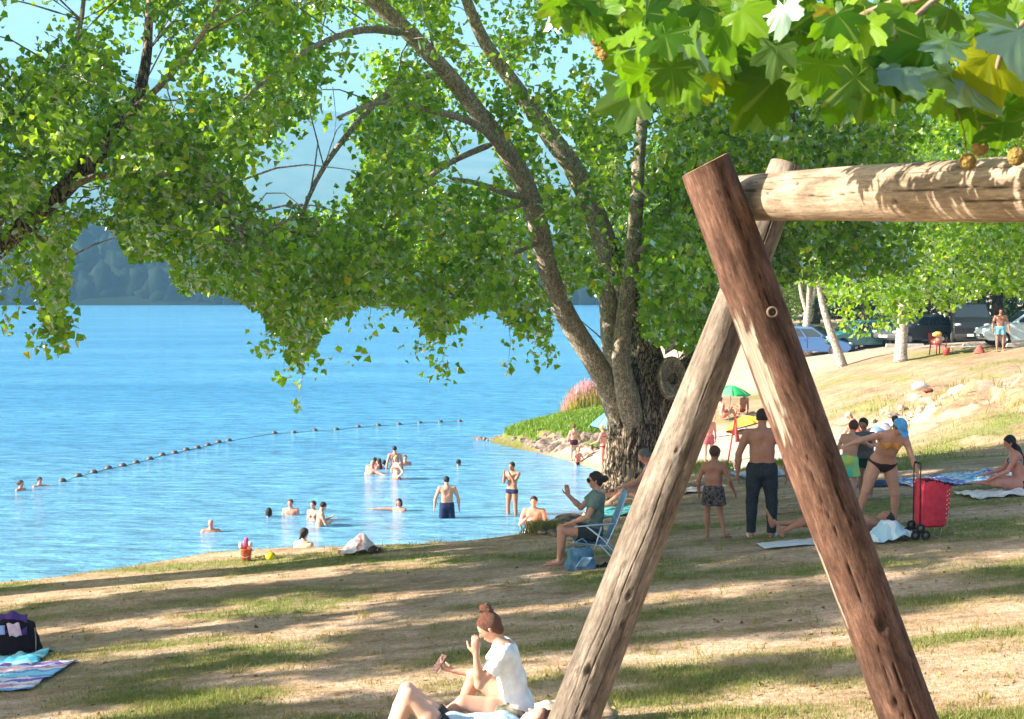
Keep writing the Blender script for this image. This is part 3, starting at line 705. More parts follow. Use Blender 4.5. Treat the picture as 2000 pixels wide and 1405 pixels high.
back_tree('leaning birch whose thin trunk slants up to the left from a bare shaded root', b2, 8, (b2.x - 1.1, b2.y, b2.z + 6), (2.4, 2.4, 3.4), 240, .12, birch_leaf, birch_bark,
          [[(0, 0, -.2, .26), (-.18, 0, .5, .2), (-.62, 0, 1.7, .17), (-1.0, 0, 3, .13), (-1.3, 0, 5, .07), (-1.5, 0, 7.5, .03)]], 32, rkeep)
b3 = G(1759, 706)
back_tree('straight pale birch standing alone before the silver and black parked cars', b3, 9, (b3.x, b3.y, b3.z + 6.2), (3.2, 2.6, 4), 360, .12, birch_leaf, birch_bark,
          [[(0, 0, -.2, .33), (.02, 0, .5, .26), (.08, 0, 2, .22), (.1, 0, 4, .15), (.1, 0, 8, .05)]], 33, rkeep)
for j, (px, Y, h, rr, nn_, lm) in enumerate([(1500, 74, 13, 5, 420, birch_leaf), (1590, 92, 15, 6.5, 420, dark_leaf), (1690, 84, 14, 6, 460, birch_leaf), (1770, 98, 17, 7, 420, dark_leaf),
                                         (1850, 80, 13, 5.5, 420, birch_leaf), (1945, 88, 16, 6.5, 460, poplar_leaf), (2060, 78, 15, 6, 380, birch_leaf), (1400, 84, 13, 6, 420, poplar_leaf), (1310, 92, 12, 5.5, 300, dark_leaf)]):
    bs = gp(px, 660, Y)
    nm = {0: 'spreading tree behind the blue parked car', 1: 'dark tall tree behind the teal car, between two paler trees', 2: 'bushy yellow-green tree behind the teal and silver cars', 3: 'tall dark tree rising behind the black parked van', 4: 'round yellow-green tree above the dark parked van',
          5: 'broad bright tree above the light blue hatchback', 6: 'tree at the right picture edge behind the light blue hatchback', 7: 'bright tree seen just left of the swing posts, beyond the beach', 8: 'dark tree behind the stems of the big waterside tree'}[j]
    back_tree(nm, bs, h, (bs.x, bs.y, bs.z + h * .58), (rr, rr, h * .46), nn_, .21, lm, dark_bark, [[(0, 0, -.3, .4), (.1, 0, 3, .3), (0, 0, h * .6, .15), (0, 0, h * .9, .05)]], 50 + j, None, .42, per=34)
# dark conifer mass high on the right
for j, (px, Y, h) in enumerate([(1660, 60, 17), (1800, 66, 19)]):
    bs = gp(px, 690, Y + 12)
    back_tree(['tall dark tree whose crown fills the gap over the swing beam', 'second tall dark tree over the swing beam, nearer the right edge'][j], bs, h, (bs.x, bs.y, bs.z + h * .62), (5, 5, h * .36), 520, .2, dark_leaf, dark_bark,
              [[(0, 0, -.3, .42), (0, 0, h * .9, .08)]], 70 + j, None, .40, per=36)
# understorey behind the car park
U = rng.uniform((8, 104, 3.8), (75, 112, 12), (2600, 3)); U = U[noise3(U, .4, 77) > .42]
tag(leaves('shrub_belt', sprays(U, 14, .4, .8), .42, dark_leaf, None), 'dark belt of shrubs closing the view behind the car park', None, None, 'stuff')

# ---- trees on the left, out of the picture, whose shade stripes the lawn
for j, (x, y, h, rr) in enumerate([(-15.5, 12.3, 13, 1.25), (-16.5, 16.3, 13.5, .9), (-14.5, 9.9, 10.5, .8), (-15, 14.5, 12, .5)]):
    bs = Vector((x, y, gz(x, y)))
    t = thing('poplar_tree', ['young tree on the lawn left of the view, nearer the middle rows of shade', 'taller lawn tree left of the view, close to the bank', 'smallest lawn tree left of the view, nearest the camera', 'tallest lawn tree, farthest out to the left of the view'][j], 'tree', tuple(bs), 0, 'trees left of the lawn')
    limb3('trunk', [(x, y, bs.z - .3, .3), (x + .1, y, bs.z + h * .4, .22), (x, y + .2, bs.z + h * .9, .05)], limb_bark, t, 14, 12, .05)
    cc = np.array([x, y, bs.z + h * .62]); cr = np.array([rr * 1.2, rr * .9, h * .42])
    C = crown_points(int(260 * rr), cc - cr, cc + cr, cc, cr, 90 + j, .46)
    leaves('crown', sprays(C, 44, .13, .4), .16, poplar_leaf, t)
# ------------------------------------------------------------------ the log swing frame
def log_mat(name, c1, c2, c3, crack=(.02, .014, .01), patch=None, grain=26, patch_col=(.40, .36, .28)):
    m = bpy.data.materials.new(name); t, N, L = nt(m); b = N['Principled BSDF']; b.inputs['Roughness'].default_value = .8; b.inputs['Specular IOR Level'].default_value = .2
    tc = N.new('ShaderNodeTexCoord')
    def noise(scale, st, det=6, ro=.6, off=(0, 0, 0)):
        mp = N.new('ShaderNodeMapping'); mp.inputs['Scale'].default_value = st; mp.inputs['Location'].default_value = off; L.new(tc.outputs['Object'], mp.inputs[0])
        n = N.new('ShaderNodeTexNoise'); n.inputs['Scale'].default_value = scale; n.inputs['Detail'].default_value = det; n.inputs['Roughness'].default_value = ro
        L.new(mp.outputs[0], n.inputs['Vector']); return n.outputs['Fac']
    r = N.new('ShaderNodeValToRGB'); L.new(noise(grain, (1, 1, .28), 10, .8), r.inputs[0]); e = r.color_ramp.elements
    e[0].position = .3; e[0].color = (*c1, 1); e[1].position = .68; e[1].color = (*c3, 1); q = e.new(.5); q.color = (*c2, 1)
    big = N.new('ShaderNodeMapRange'); big.inputs[1].default_value = .35; big.inputs[2].default_value = .65; big.inputs[3].default_value = .45; big.inputs[4].default_value = 1.25; L.new(noise(9, (1, 1, .3), 8, .7), big.inputs[0])
    mm = N.new('ShaderNodeVectorMath'); mm.operation = 'SCALE'; L.new(r.outputs[0], mm.inputs[0]); L.new(big.outputs[0], mm.inputs['Scale'])
    fb = N.new('ShaderNodeMapRange'); fb.inputs[1].default_value = .35; fb.inputs[2].default_value = .65; fb.inputs[3].default_value = .62; fb.inputs[4].default_value = 1.22; L.new(noise(150, (1, 1, .10), 6, .75, (5, 3, 1)), fb.inputs[0])
    m5 = N.new('ShaderNodeVectorMath'); m5.operation = 'SCALE'; L.new(mm.outputs[0], m5.inputs[0]); L.new(fb.outputs[0], m5.inputs['Scale'])
    c = m5.outputs[0]
    sp = N.new('ShaderNodeMapRange'); sp.inputs[1].default_value = .62; sp.inputs[2].default_value = .70; L.new(noise(60, (1, 1, .3), 3, .6, (3, 1, 2)), sp.inputs[0])
    ms = N.new('ShaderNodeMixRGB'); ms.inputs[2].default_value = (*[x * .35 for x in c1], 1); sm = N.new('ShaderNodeMath'); sm.operation = 'MULTIPLY'; sm.inputs[1].default_value = .6
    L.new(sp.outputs[0], sm.inputs[0]); L.new(sm.outputs[0], ms.inputs[0]); L.new(c, ms.inputs[1]); c = ms.outputs[0]
    if patch:
        a = N.new('ShaderNodeAttribute'); a.attribute_name = 'peeled'
        pm = N.new('ShaderNodeMixRGB'); L.new(a.outputs['Fac'], pm.inputs[0]); L.new(c, pm.inputs[1])
        rr = N.new('ShaderNodeValToRGB'); L.new(noise(34, (1, 1, .05), 6, .7, (9, 2, 1)), rr.inputs[0]); rr.color_ramp.elements[0].position = .35; rr.color_ramp.elements[0].color = (.14, .11, .08, 1)
        rr.color_ramp.elements[1].position = .6; rr.color_ramp.elements[1].color = (*patch_col, 1); L.new(rr.outputs[0], pm.inputs[2]); c = pm.outputs[0]
    a = N.new('ShaderNodeAttribute'); a.attribute_name = 'crack'; cm = N.new('ShaderNodeMixRGB'); L.new(a.outputs['Fac'], cm.inputs[0]); L.new(c, cm.inputs[1]); cm.inputs[2].default_value = (*crack, 1)
    L.new(cm.outputs[0], b.inputs['Base Color'])
    bp = N.new('ShaderNodeBump'); bp.inputs['Strength'].default_value = .7; bp.inputs['Distance'].default_value = .010; L.new(noise(grain * 1.6, (1, 1, .12), 10, .8, (1, 4, 2)), bp.inputs['Height']); L.new(bp.outputs[0], b.inputs['Normal'])
    return m
red_log = log_mat('red_stained_log', (.045, .022, .016), (.14, .072, .048), (.27, .16, .115), patch=True)
grey_log = log_mat('weathered_grey_log', (.09, .07, .052), (.22, .175, .135), (.36, .30, .24), crack=(.045, .035, .026))
pale_log = log_mat('pale_beam_log', (.22, .16, .105), (.37, .28, .195), (.50, .40, .29), grain=18)
end_mat = mat('sawn_log_end', (.16, .10, .05), .85, scale=30, c2=(.34, .24, .13), bump=.4)
grey_end = mat('weathered_log_end', (.26, .22, .16), .85, scale=30, c2=(.42, .36, .28), bump=.4)
def log(name, a, b_, ra, rb, mt, parent, cracks, seed, em, peel=None, knots=(), k=112, n=300, tilt=0.0):
    """a turned log from a to b_ along its own z axis, with drying cracks cut into it and a sawn end"""
    a = Vector(a); b_ = Vector(b_); d = b_ - a; Ln = d.length
    zz = np.linspace(0, 1, n)[:, None]; th = np.linspace(0, 2 * np.pi, k, endpoint=False)[None, :]
    r = ra + (rb - ra) * zz + .0025 * np.sin(zz * 9 + seed) * np.cos(th * 2 + seed) + .0018 * np.sin(th * 3 + zz * 14 + seed) + 0 * th
    r = r + .0022 * (fbm(th * 6 + 0 * zz, zz * Ln * 2.2 + 0 * th, 1.0, seed, 4) - .5)
    ck = np.zeros_like(r)
    for (t0, z0, z1, wd, dp, wob) in cracks:
        c = t0 + wob * (fbm(zz * Ln * 3.0, zz * 0, 1.0, int(seed + t0 * 10), 3) - .5) + .04 * np.sin(zz * 60 + t0)
        dd = np.abs((th - c + np.pi) % (2 * np.pi) - np.pi) * r
        on = np.clip((zz - z0) / .02, 0, 1) * np.clip((z1 - zz) / .02, 0, 1)
        w = wd * (.35 + 1.0 * fbm(zz * Ln * 6, zz * 0, 1, seed + 5, 3)) * on
        ck = np.maximum(ck, np.clip(1.25 - dd / np.maximum(w, 1e-5), 0, 1) * (on > 0))
        r = r - dp * np.clip(1.2 - dd / np.maximum(w, 1e-5), 0, 1) * on
    for (t0, z0, s_, dp) in knots:
        q = np.sqrt((((th - t0 + np.pi) % (2 * np.pi) - np.pi) * r / s_) ** 2 + ((zz - z0) * Ln / (s_ * 1.6)) ** 2)
        r = r - dp * np.clip(1.2 - q, 0, 1) + .25 * abs(dp) * np.exp(-((q - 1.5) / .35) ** 2); ck = np.maximum(ck, np.clip(1.1 - q, 0, 1) * (dp > 0))
    pl = np.zeros_like(r)
    if peel:
        for (t0, z0, z1, wt) in peel:
            e = (fbm(th * 9, zz * Ln * 9 + 0 * th, 1.0, seed + 3, 4) - .5) * 1.5
            u = 1 - np.abs((th - t0 + np.pi) % (2 * np.pi) - np.pi) / wt; v = np.minimum((zz - z0) / .06, (z1 - zz) / .06)
            pl = np.maximum(pl, np.clip((np.minimum(u, np.minimum(v, 1)) + e) * 6, 0, 1) * (u > -.3) * (v > -.3))
        r = r - .0018 * pl
    V = np.stack([r * np.cos(th), r * np.sin(th), zz * Ln + 0 * th + tilt * r * np.cos(th) * (zz < .02)], -1).reshape(-1, 3)
    ii = np.arange(n * k).reshape(n, k); j2 = np.roll(ii, -1, 1)
    q = np.stack([ii[:-1], j2[:-1], j2[1:], ii[1:]], -1).reshape(-1, 4)
    o = mesh_np(name, V, q, 4, mt, None, True); attr(o, 'crack', ck.ravel()); attr(o, 'peeled', pl.ravel())
    s_, u_, d_ = basis(d, (0, 1, 0))
    m = Matrix((( -s_.x, u_.x, d_.x, 0), (-s_.y, u_.y, d_.y, 0), (-s_.z, u_.z, d_.z, 0), (0, 0, 0, 1)))
    m.translation = a - parent.location; o.parent = parent; o.matrix_basis = m
    for z_, nm in ((0, 0), (Ln, 1)):
        g = MB(); R_ = r[0 if nm == 0 else -1]; nr = 7; vs = []
        for i in range(nr):
            f = 1 - i / (nr - 1)
            vs += [((R_[j] + .0005) * max(f, .001) * math.cos(th[0][j]), (R_[j] + .0005) * max(f, .001) * math.sin(th[0][j]), z_ + (tilt * R_[j] * f * math.cos(th[0][j]) if nm == 0 else 0) + (-1 if nm == 0 else 1) * (.0015 * math.sin(f * 40) * (f < .95))) for j in range(k)]
        g.add(vs, [(i * k + j, i * k + (j + 1) % k, (i + 1) * k + (j + 1) % k, (i + 1) * k + j) for i in range(nr - 1) for j in range(k)])
        e = g.obj('sawn_end', em, o, True)
    return o
Y0 = 4.10
swing = thing('swing_frame', 'log swing frame: red-brown leg crossing a grey leg under a pale round beam', 'swing frame', (1.1, 4.1, gz(1.1, 4.1)))
def down(p, q, zend):
    p = Vector(p); q = Vector(q); t = (zend - p.z) / (q.z - p.z); return p + (q - p) * t
rt_ = P(1377, 322, 4.10); rb_ = P(1774, 1405, 4.12); re_ = down(rt_, rb_, 4.30)
log('leg', rt_, re_, .0735, .0900, red_log, swing, [(4.35, .0, .42, .0013, .006, .2), (5.0, .30, .75, .0014, .006, .3), (3.95, .45, .98, .0016, .006, .6), (4.7, .55, 1.0, .0022, .008, .4), (3.6, .05, .3, .0012, .005, .3)], 3, end_mat,
    peel=[(5.72, .165, .265, .44), (5.6, .25, .30, .18), (6.1, .42, .50, .12)], knots=[(6.05, .125, .011, -.010), (4.6, .515, .016, .005), (4.1, .33, .008, .004), (5.1, .6, .012, .004), (4.4, .78, .012, .004)], tilt=.12)
gt_ = P(1538, 326, 4.42); gb_ = P(1120, 1405, 4.12); ge_ = down(gt_, gb_, 4.25)
log('leg', gt_, ge_, .054, .084, grey_log, swing, [(4.85, .34, .80, .0013, .006, .12), (4.6, .08, .30, .0009, .005, .1), (4.3, .30, 1.0, .0016, .006, .5), (5.3, .45, .9, .0014, .005, .3), (4.55, .0, .15, .002, .008, .3)], 8, grey_end,
    knots=[(4.55, .485, .008, .008), (4.35, .515, .007, .008), (4.15, .53, .006, .006), (4.5, .61, .008, .009), (5.0, .57, .012, .008), (4.9, .33, .007, .006), (4.3, .70, .006, .005), (4.0, .75, .006, .005)], k=190)
ba = P(1447, 387, 4.30); bb = P(2000, 368, 3.10); bdir = (bb - ba); be = ba + bdir * 2.9
log('beam', ba, be, .0685, .0715, pale_log, swing, [(4.55, .0, .10, .0020, .008, .15), (4.15, .05, .75, .0016, .007, .25), (4.85, .12, .95, .0018, .008, .3), (3.7, .2, .6, .0012, .005, .3), (5.3, .3, .7, .0014, .006, .4)], 15, grey_end,
    knots=[(4.35, .115, .007, .007), (4.75, .075, .006, .005), (4.0, .3, .008, .004), (5.2, .24, .009, .005)], n=420)
# the frame at the far end of the beam, out of the picture
vv = Vector((rt_.x - gt_.x, 0, 0))
off = be - ba - bdir.normalized() * .15
log('leg', rt_ + off, re_ + off, .069, .092, red_log, swing, [(4.35, .0, .42, .0024, .010, .35)], 31, end_mat, n=90, k=32)
log('leg', gt_ + off, ge_ + off, .060, .084, grey_log, swing, [(4.85, .22, .80, .0050, .012, .35)], 32, grey_end, n=90, k=32)
# steel bolt through the crossing of the legs
bp_ = P(1509, 610, 4.10 - .0765); bm = MB(); rz = Matrix.Rotation(R(90), 3, 'X')
bm.lathe(bp_ - swing.location, [(.0100, -.006), (.0100, .003), (.0110, .004), (.0155, .004), (.0165, .002), (.0165, -.012)], 20, rz)
bm.obj('bolt', mat('galvanised_steel', (.14, .10, .075), .7, metal=.1, scale=60), swing, True)
bm = MB(); hx = P(1509, 610, 4.10 - .080); bm.lathe(hx - swing.location, [(0, -.001), (.0072, -.001), (.0075, -.01)], 6, rz); bm.obj('bolt_head', mat('dark_iron', (.03, .02, .015), .6), swing)
br = MB(); br.tube([P(1440, 560, 4.2) - swing.location, P(1475, 470, 4.2) - swing.location], .012, 8); br.obj('steel_dowel', MATS['galvanised_steel'], swing)
cw = MB()
for i in range(16):
    a = P(1449 + rnd.uniform(-8, 8), 398 + rnd.uniform(-4, 14), 4.06); e = P(1478 + rnd.uniform(-6, 10), 399 + rnd.uniform(-8, 14), 4.16)
    cw.tube([a - swing.location, (a + e) / 2 - Vector((0, 0, .002)) - swing.location, e - swing.location], .0005, 3, False)
cw.obj('cobweb', mat('cobweb', (.7, .7, .68), .8), swing)['kind'] = 'stuff'

# ------------------------------------------------------------------ plane tree bough close to the camera
plane_leaf = leaf_mat('plane_leaf', [(0, (.008, .028, .006)), (.4, (.018, .065, .006)), (.65, (.05, .14, .007)), (.90, (.16, .29, .010)), (.975, (.36, .34, .012)), (1, (.22, .05, .02))], (.16, .26, .10), (.30, .62, .004), .42, .34, veins=True, gw=.22)
pb = Vector((4.6, 1.2, gz(4.6, 1.2)))
plane = thing('plane_tree', 'plane tree whose near bough of large lobed leaves hangs over the swing beam', 'tree', tuple(pb))
limb3('trunk', [(4.6, 1.2, pb.z - .3, .28), (4.5, 1.3, pb.z + 1.5, .22), (4.3, 1.5, 7.8, .17), (4.4, 1.4, 9.5, .10), (4.2, 1.2, 11, .04)], limb_bark, plane, 24, 16, .05)
def lobed(seed):
    r_ = random.Random(seed)
    tips = [(-150, .34), (-100, .62), (-48, .86), (0, 1.0), (48, .86), (100, .62), (150, .34)]; out = []
    for i, (a, l) in enumerate(tips[1:-1] if seed % 2 else tips):
        out.append((a, l))
    pts = []
    for i, (a, l) in enumerate(out):
        l *= r_.uniform(.9, 1.08)
        if i: pa, pl = out[i - 1]; m = (a + pa) / 2; pts.append((m, min(l, pl) * .66)) 
        if l > .5:
            pts.append((a - 16, l * .74)); pts.append((a - 12, l * .86)); pts.append((a - 6, l * .86)); pts.append((a, l)); pts.append((a + 6, l * .87)); pts.append((a + 12, l * .84)); pts.append((a + 16, l * .74))
        else: pts.append((a, l))
    curl = r_.uniform(-.5, -.15); cup = r_.uniform(-.1, .35); tw = r_.uniform(-.3, .3)
    def lift(x, y): return curl * (x * x + y * y) * .55 + cup * abs(x) * .6 + tw * x * y + .03 * math.sin(9 * x + seed) * math.cos(7 * y)
    V = [(0, 0, 0)]
    ring = []
    for a, l in pts:
        x = l * math.sin(R(a)); y = l * math.cos(R(a)); ring.append((x, y))
    for x, y in ring: V.append((x * .5, y * .5, lift(x * .5, y * .5)))
    for x, y in ring: V.append((x, y, lift(x, y)))
    m = len(ring); Fc = []
    for i in range(m - 1):
        Fc += [(0, 1 + i + 1, 1 + i), (1 + i, 1 + i + 1, 1 + m + i + 1), (1 + i, 1 + m + i + 1, 1 + m + i)]
    # stalk
    n0 = len(V); V += [(-.012, 0, 0), (.012, 0, 0), (.01, -.35, .06), (-.01, -.35, .06)]; Fc.append((n0, n0 + 3, n0 + 2)); Fc.append((n0, n0 + 2, n0 + 1))
    return mesh_np('leaf', np.array(V), np.array(Fc), 3, plane_leaf, plane, True)
LV = [lobed(s) for s in range(10)]
used = set()
def plane_leaf_at(p, size, roll, pitch, yaw, k):
    if k not in used: used.add(k); o = LV[k]
    else: o = LV[k].copy(); col.objects.link(o)
    o.location = Vector(p) - plane.location
    # tip hangs down; roll turns it in the picture, pitch towards or away from the camera, yaw about the vertical
    m = Matrix.Rotation(yaw, 3, 'Z') @ Matrix.Rotation(roll, 3, 'Y') @ Matrix.Rotation(pitch, 3, 'X') @ Matrix.Rotation(R(-90), 3, 'X')
    if rnd.random() < .68: m = Matrix.Rotation(math.pi, 3, 'Z') @ m
    o.rotation_euler = m.to_euler(); o.scale = (size,) * 3
    return o
pw = mat('plane_twig', (.20, .13, .08), .8, scale=40, c2=(.34, .25, .17))
TW = [[(2300,-260,2.3,60),(2050,-90,2.5,34),(1850,-20,2.7,24),(1720,15,2.8,18),(1640,55,2.8,14),(1570,100,2.8,11),(1500,128,2.8,8),(1465,138,2.8,5)],
      [(1850,-20,2.7,20),(1760,60,2.6,10),(1735,110,2.6,6),(1715,150,2.55,4)],
      [(2050,-90,2.5,26),(2010,30,2.45,16),(1960,90,2.4,10),(1935,190,2.4,7),(1920,255,2.4,4)],
      [(1600,90,2.8,7),(1590,50,2.9,6),(1600,10,2.9,5)],
      [(1850,-60,2.9,22),(1600,-60,3.1,18),(1400,-20,3.2,14),(1250,30,3.2,8),(1180,60,3.2,4)],
      [(1400,-20,3.2,8),(1360,60,3.1,6),(1350,95,3.1,3)],
      [(2300,-260,2.3,40),(2150,0,2.2,24),(2060,120,2.2,12),(2005,240,2.2,6)]]
for i, pts in enumerate(TW): limb('bough' if i in (0, 4) else 'twig', pts, pw, plane, 16, 8, .05)
limb3('bough', [(4.35, 1.45, 8.2, .09), (3.4, 1.9, 7.9, .06), (2.4, 2.2, 7.5, .04), tuple(P(2050, -90, 2.5)) + (.018,)], limb_bark, plane, 14, 10, .05)
limb3('bough', [(3.4, 1.9, 7.9, .05), (2.4, 2.6, 7.7, .035), tuple(P(1850, -60, 2.9)) + (.014,)], limb_bark, plane, 12, 8, .05)
PX = [1060, 1110, 1180, 1225, 1290, 1360, 1450, 1520, 1580, 1625, 1680, 1730, 1790, 1850, 1900, 1950, 2010, 2120]
PY = [10, 45, 70, 150, 165, 160, 150, 165, 150, 175, 175, 190, 180, 225, 240, 240, 235, 250]
n = 0; yaw0 = 0
for layer, (cnt, Ya, Yb, lo, hi) in enumerate([(300, 2.9, 3.6, -.35, .95), (150, 2.3, 2.85, .05, 1.05)]):
    for i in range(cnt):
        px = rnd.uniform(1075 if layer == 0 else 1215, 2110); lim = float(np.interp(px, PX, PY)); py = lim * rnd.uniform(lo, hi)
        if layer == 1 and 1380 < px < 1560 and rnd.random() < .35: continue
        plane_leaf_at(P(px, py, rnd.uniform(Ya, Yb)), rnd.uniform(.045, .078), rnd.gauss(.1, .75), rnd.gauss(.5, .5), rnd.gauss(0, .6), rnd.randrange(10)); n += 1
for px, py, Y, s_, roll, pit, k in [(1300,120,2.8,.11,.9,.2,0),(1275,95,2.85,.11,1.2,.5,3),(1370,130,2.75,.1,.35,-.5,4),(1480,160,2.75,.11,-.5,.3,1),(1520,150,2.7,.1,-.8,.4,5),(1650,140,2.6,.12,.55,.1,2),(1765,125,2.5,.115,-.05,-.7,6),
                           (1700,110,2.5,.12,-.2,.3,7),(1810,80,2.5,.12,-.4,.2,8),(1885,150,2.4,.115,.5,-.7,9),(1930,110,2.4,.12,0,.3,0),(1960,240,2.35,.07,.1,-.6,3),(1500,215,2.8,.06,.5,.8,1),(1240,185,2.9,.1,1.2,.2,2),(1600,20,2.8,.12,.6,0,5),(1990,60,2.3,.12,.2,-.5,6)]:
    plane_leaf_at(P(px, py, Y), s_, roll, pit, 0, k)
ball = mat('seed_ball', (.20, .12, .03), .95, scale=90, c2=(.36, .26, .07), bump=1, bscale=120)
bmesh_ = None
for px, py, Y in [(1165,78,3.15),(1181,108,3.15),(1172,98,3.25),(1222,90,3.1),(1695,177,2.6),(1346,74,3.1),(1352,100,3.1),(1914,289,2.4),(1986,306,2.25),(1890,316,2.45),(1430,22,3.2)]:
    if bmesh_ is None:
        g = MB(); g.ell((0, 0, 0), .0145, 20, 14, jit=.05); g.tube([(0, 0, .013), (.004, 0, .05), (.0, .003, .10)], .0012, 5, False)
        o = g.obj('seed_ball', ball, plane, True); bmesh_ = o.data
    else: o = bpy.data.objects.new('seed_ball', bmesh_); col.objects.link(o); o.parent = plane
    o.location = P(px, py, Y) - plane.location; o.rotation_euler = (rnd.uniform(-.3, .3), rnd.uniform(-.3, .3), 0)
# ------------------------------------------------------------------ people: one continuous surface from a blended distance field
def V3(*a): return np.array(a, float)
def nz_(a): a = np.asarray(a, float); return a / max(np.linalg.norm(a), 1e-9)
class Prim:
    """tapering capsule a-b (radii ra, rb), optionally squashed along an axis, optionally cut by planes"""
    def __init__(s, a, b, ra, rb, k=.02, fa=None, fs=1.0, clip=None):
        s.a = np.asarray(a, float); s.b = np.asarray(b, float); s.ra = ra; s.rb = rb; s.k = k; s.fa = None if fa is None else nz_(fa); s.fs = fs; s.clip = clip or []
    def d(s, p):
        a, b = s.a, s.b
        if s.fa is not None:
            q = p - a; p = a + q + s.fa * ((q @ s.fa) * (1 / s.fs - 1))[..., None]
            qb = b - a; b = a + qb + s.fa * ((qb @ s.fa) * (1 / s.fs - 1))
        ab = b - a; t = np.clip(((p - a) @ ab) / max(ab @ ab, 1e-12), 0, 1)
        d = np.linalg.norm(p - a - t[..., None] * ab, axis=-1) - (s.ra + (s.rb - s.ra) * t)
        return d * (1 if s.fs >= 1 else (.5 + .5 * s.fs))
    def grown(s, g, clip=None, rb=None):
        return Prim(s.a, s.b, s.ra + g, (s.rb if rb is None else rb) + g, s.k, s.fa, s.fs, (s.clip + (clip or [])))
def field_mesh(prims, vox, cut=()):
    R_ = [max(p.ra, p.rb) * max(1, 1) + p.k + 2 * vox for p in prims]
    lo = np.min([np.minimum(p.a, p.b) - r for p, r in zip(prims, R_)], 0) - vox; hi = np.max([np.maximum(p.a, p.b) + r for p, r in zip(prims, R_)], 0) + vox
    dim = np.ceil((hi - lo) / vox).astype(int) + 1
    Fd = np.full(dim, 1.0, dtype=np.float32)
    for p, r in zip(prims, R_):
        l = np.maximum(np.floor((np.minimum(p.a, p.b) - r - lo) / vox).astype(int), 0); h = np.minimum(np.ceil((np.maximum(p.a, p.b) + r - lo) / vox).astype(int) + 1, dim)
        ax = [lo[i] + vox * np.arange(l[i], h[i]) for i in range(3)]
        g = np.stack(np.meshgrid(*ax, indexing='ij'), -1); d = p.d(g)
        for (c, n_) in p.clip: d = np.maximum(d, (g - c) @ nz_(n_))
        sub = Fd[l[0]:h[0], l[1]:h[1], l[2]:h[2]]; k = p.k
        t = np.clip(.5 + .5 * (sub - d) / k, 0, 1); Fd[l[0]:h[0], l[1]:h[1], l[2]:h[2]] = sub * (1 - t) + d * t - k * t * (1 - t)
    if cut:
        g = np.stack(np.meshgrid(*[lo[i] + vox * np.arange(dim[i]) for i in range(3)], indexing='ij'), -1)
        for (c, n_) in cut: Fd = np.maximum(Fd, (g - c) @ nz_(n_))
    # surface nets
    S = Fd < 0; off = [(i, j, k) for i in (0, 1) for j in (0, 1) for k in (0, 1)]
    n = np.array(dim) - 1; cnt = np.zeros(n, np.int8)
    for o in off: cnt += S[o[0]:o[0] + n[0], o[1]:o[1] + n[1], o[2]:o[2] + n[2]]
    act = (cnt > 0) & (cnt < 8); ijk = np.argwhere(act)
    if len(ijk) == 0: return None
    vals = {o: Fd[ijk[:, 0] + o[0], ijk[:, 1] + o[1], ijk[:, 2] + o[2]] for o in off}
    acc = np.zeros((len(ijk), 3)); num = np.zeros(len(ijk))
    for a in off:
        for i in range(3):
            if a[i] == 0:
                b = list(a); b[i] = 1; b = tuple(b); va, vb = vals[a], vals[b]; m = (va < 0) != (vb < 0)
                t = np.where(m, va / np.where(m, va - vb, 1), 0); pt = np.tile(np.array(a, float), (len(ijk), 1)); pt[:, i] += t
                acc += pt * m[:, None]; num += m
    Vt = lo + vox * (ijk + acc / num[:, None]); vid = np.full(n, -1, np.int64); vid[act] = np.arange(len(ijk))
    Q = []
    for ax in range(3):
        u, v = (ax + 1) % 3, (ax + 2) % 3
        sl = [slice(1, n[i]) for i in range(3)]; sl[ax] = slice(0, n[ax])
        s0 = S[tuple(sl)]; sl2 = list(sl); sl2[ax] = slice(1, n[ax] + 1); s1 = S[tuple(sl2)]
        e = np.argwhere(s0 != s1)
        if len(e) == 0: continue
        flip = s0[tuple(e.T)]; e = e + np.array([0 if i == ax else 1 for i in range(3)])
        def id_(du, dv): q = e.copy(); q[:, u] -= du; q[:, v] -= dv; return vid[tuple(q.T)]
        q = np.stack([id_(1, 1), id_(0, 1), id_(0, 0), id_(1, 0)], -1); q[~flip] = q[~flip][:, ::-1]; Q.append(q)
    return Vt, np.concatenate(Q)
def field_obj(name, prims, vox, mt, parent, cut=()):
    r = field_mesh(prims, vox, cut)
    if r is None: return None
    return mesh_np(name, r[0], r[1], 4, mt, parent, True)

SKIN = {'fair': mat('skin_fair', (.50, .27, .19), .5, .05, sss=.15, spec=.35), 'pale': mat('skin_pale', (.58, .36, .27), .5, .05, sss=.15, spec=.35),
        'tan': mat('skin_tan', (.36, .17, .105), .48, .06, sss=.12, spec=.35), 'pink': mat('skin_pink', (.58, .26, .19), .5, .06, sss=.15, spec=.35), 'brown': mat('skin_brown', (.22, .10, .06), .5, .06, sss=.1, spec=.35)}
HAIR = {'black': mat('hair_black', (.012, .010, .010), .55, .3, 90, bump=.5), 'dark': mat('hair_dark_brown', (.030, .017, .012), .55, .3, 90, bump=.5), 'brown': mat('hair_brown', (.09, .040, .022), .5, .35, 90, bump=.6),
        'auburn': mat('hair_auburn', (.13, .050, .028), .5, .4, 120, bump=.7), 'blond': mat('hair_blond', (.40, .26, .13), .55, .25, 90, bump=.5), 'grey': mat('hair_grey', (.18, .16, .15), .6, .3, 90, bump=.5)}
def cloth(name, c, **k): return mat('cloth_' + name, c, .85, .14, k.pop('scale', 18), bump=.35, bscale=40, spec=.15, **k)
EYE = mat('eye_dark', (.02, .015, .012), .3)

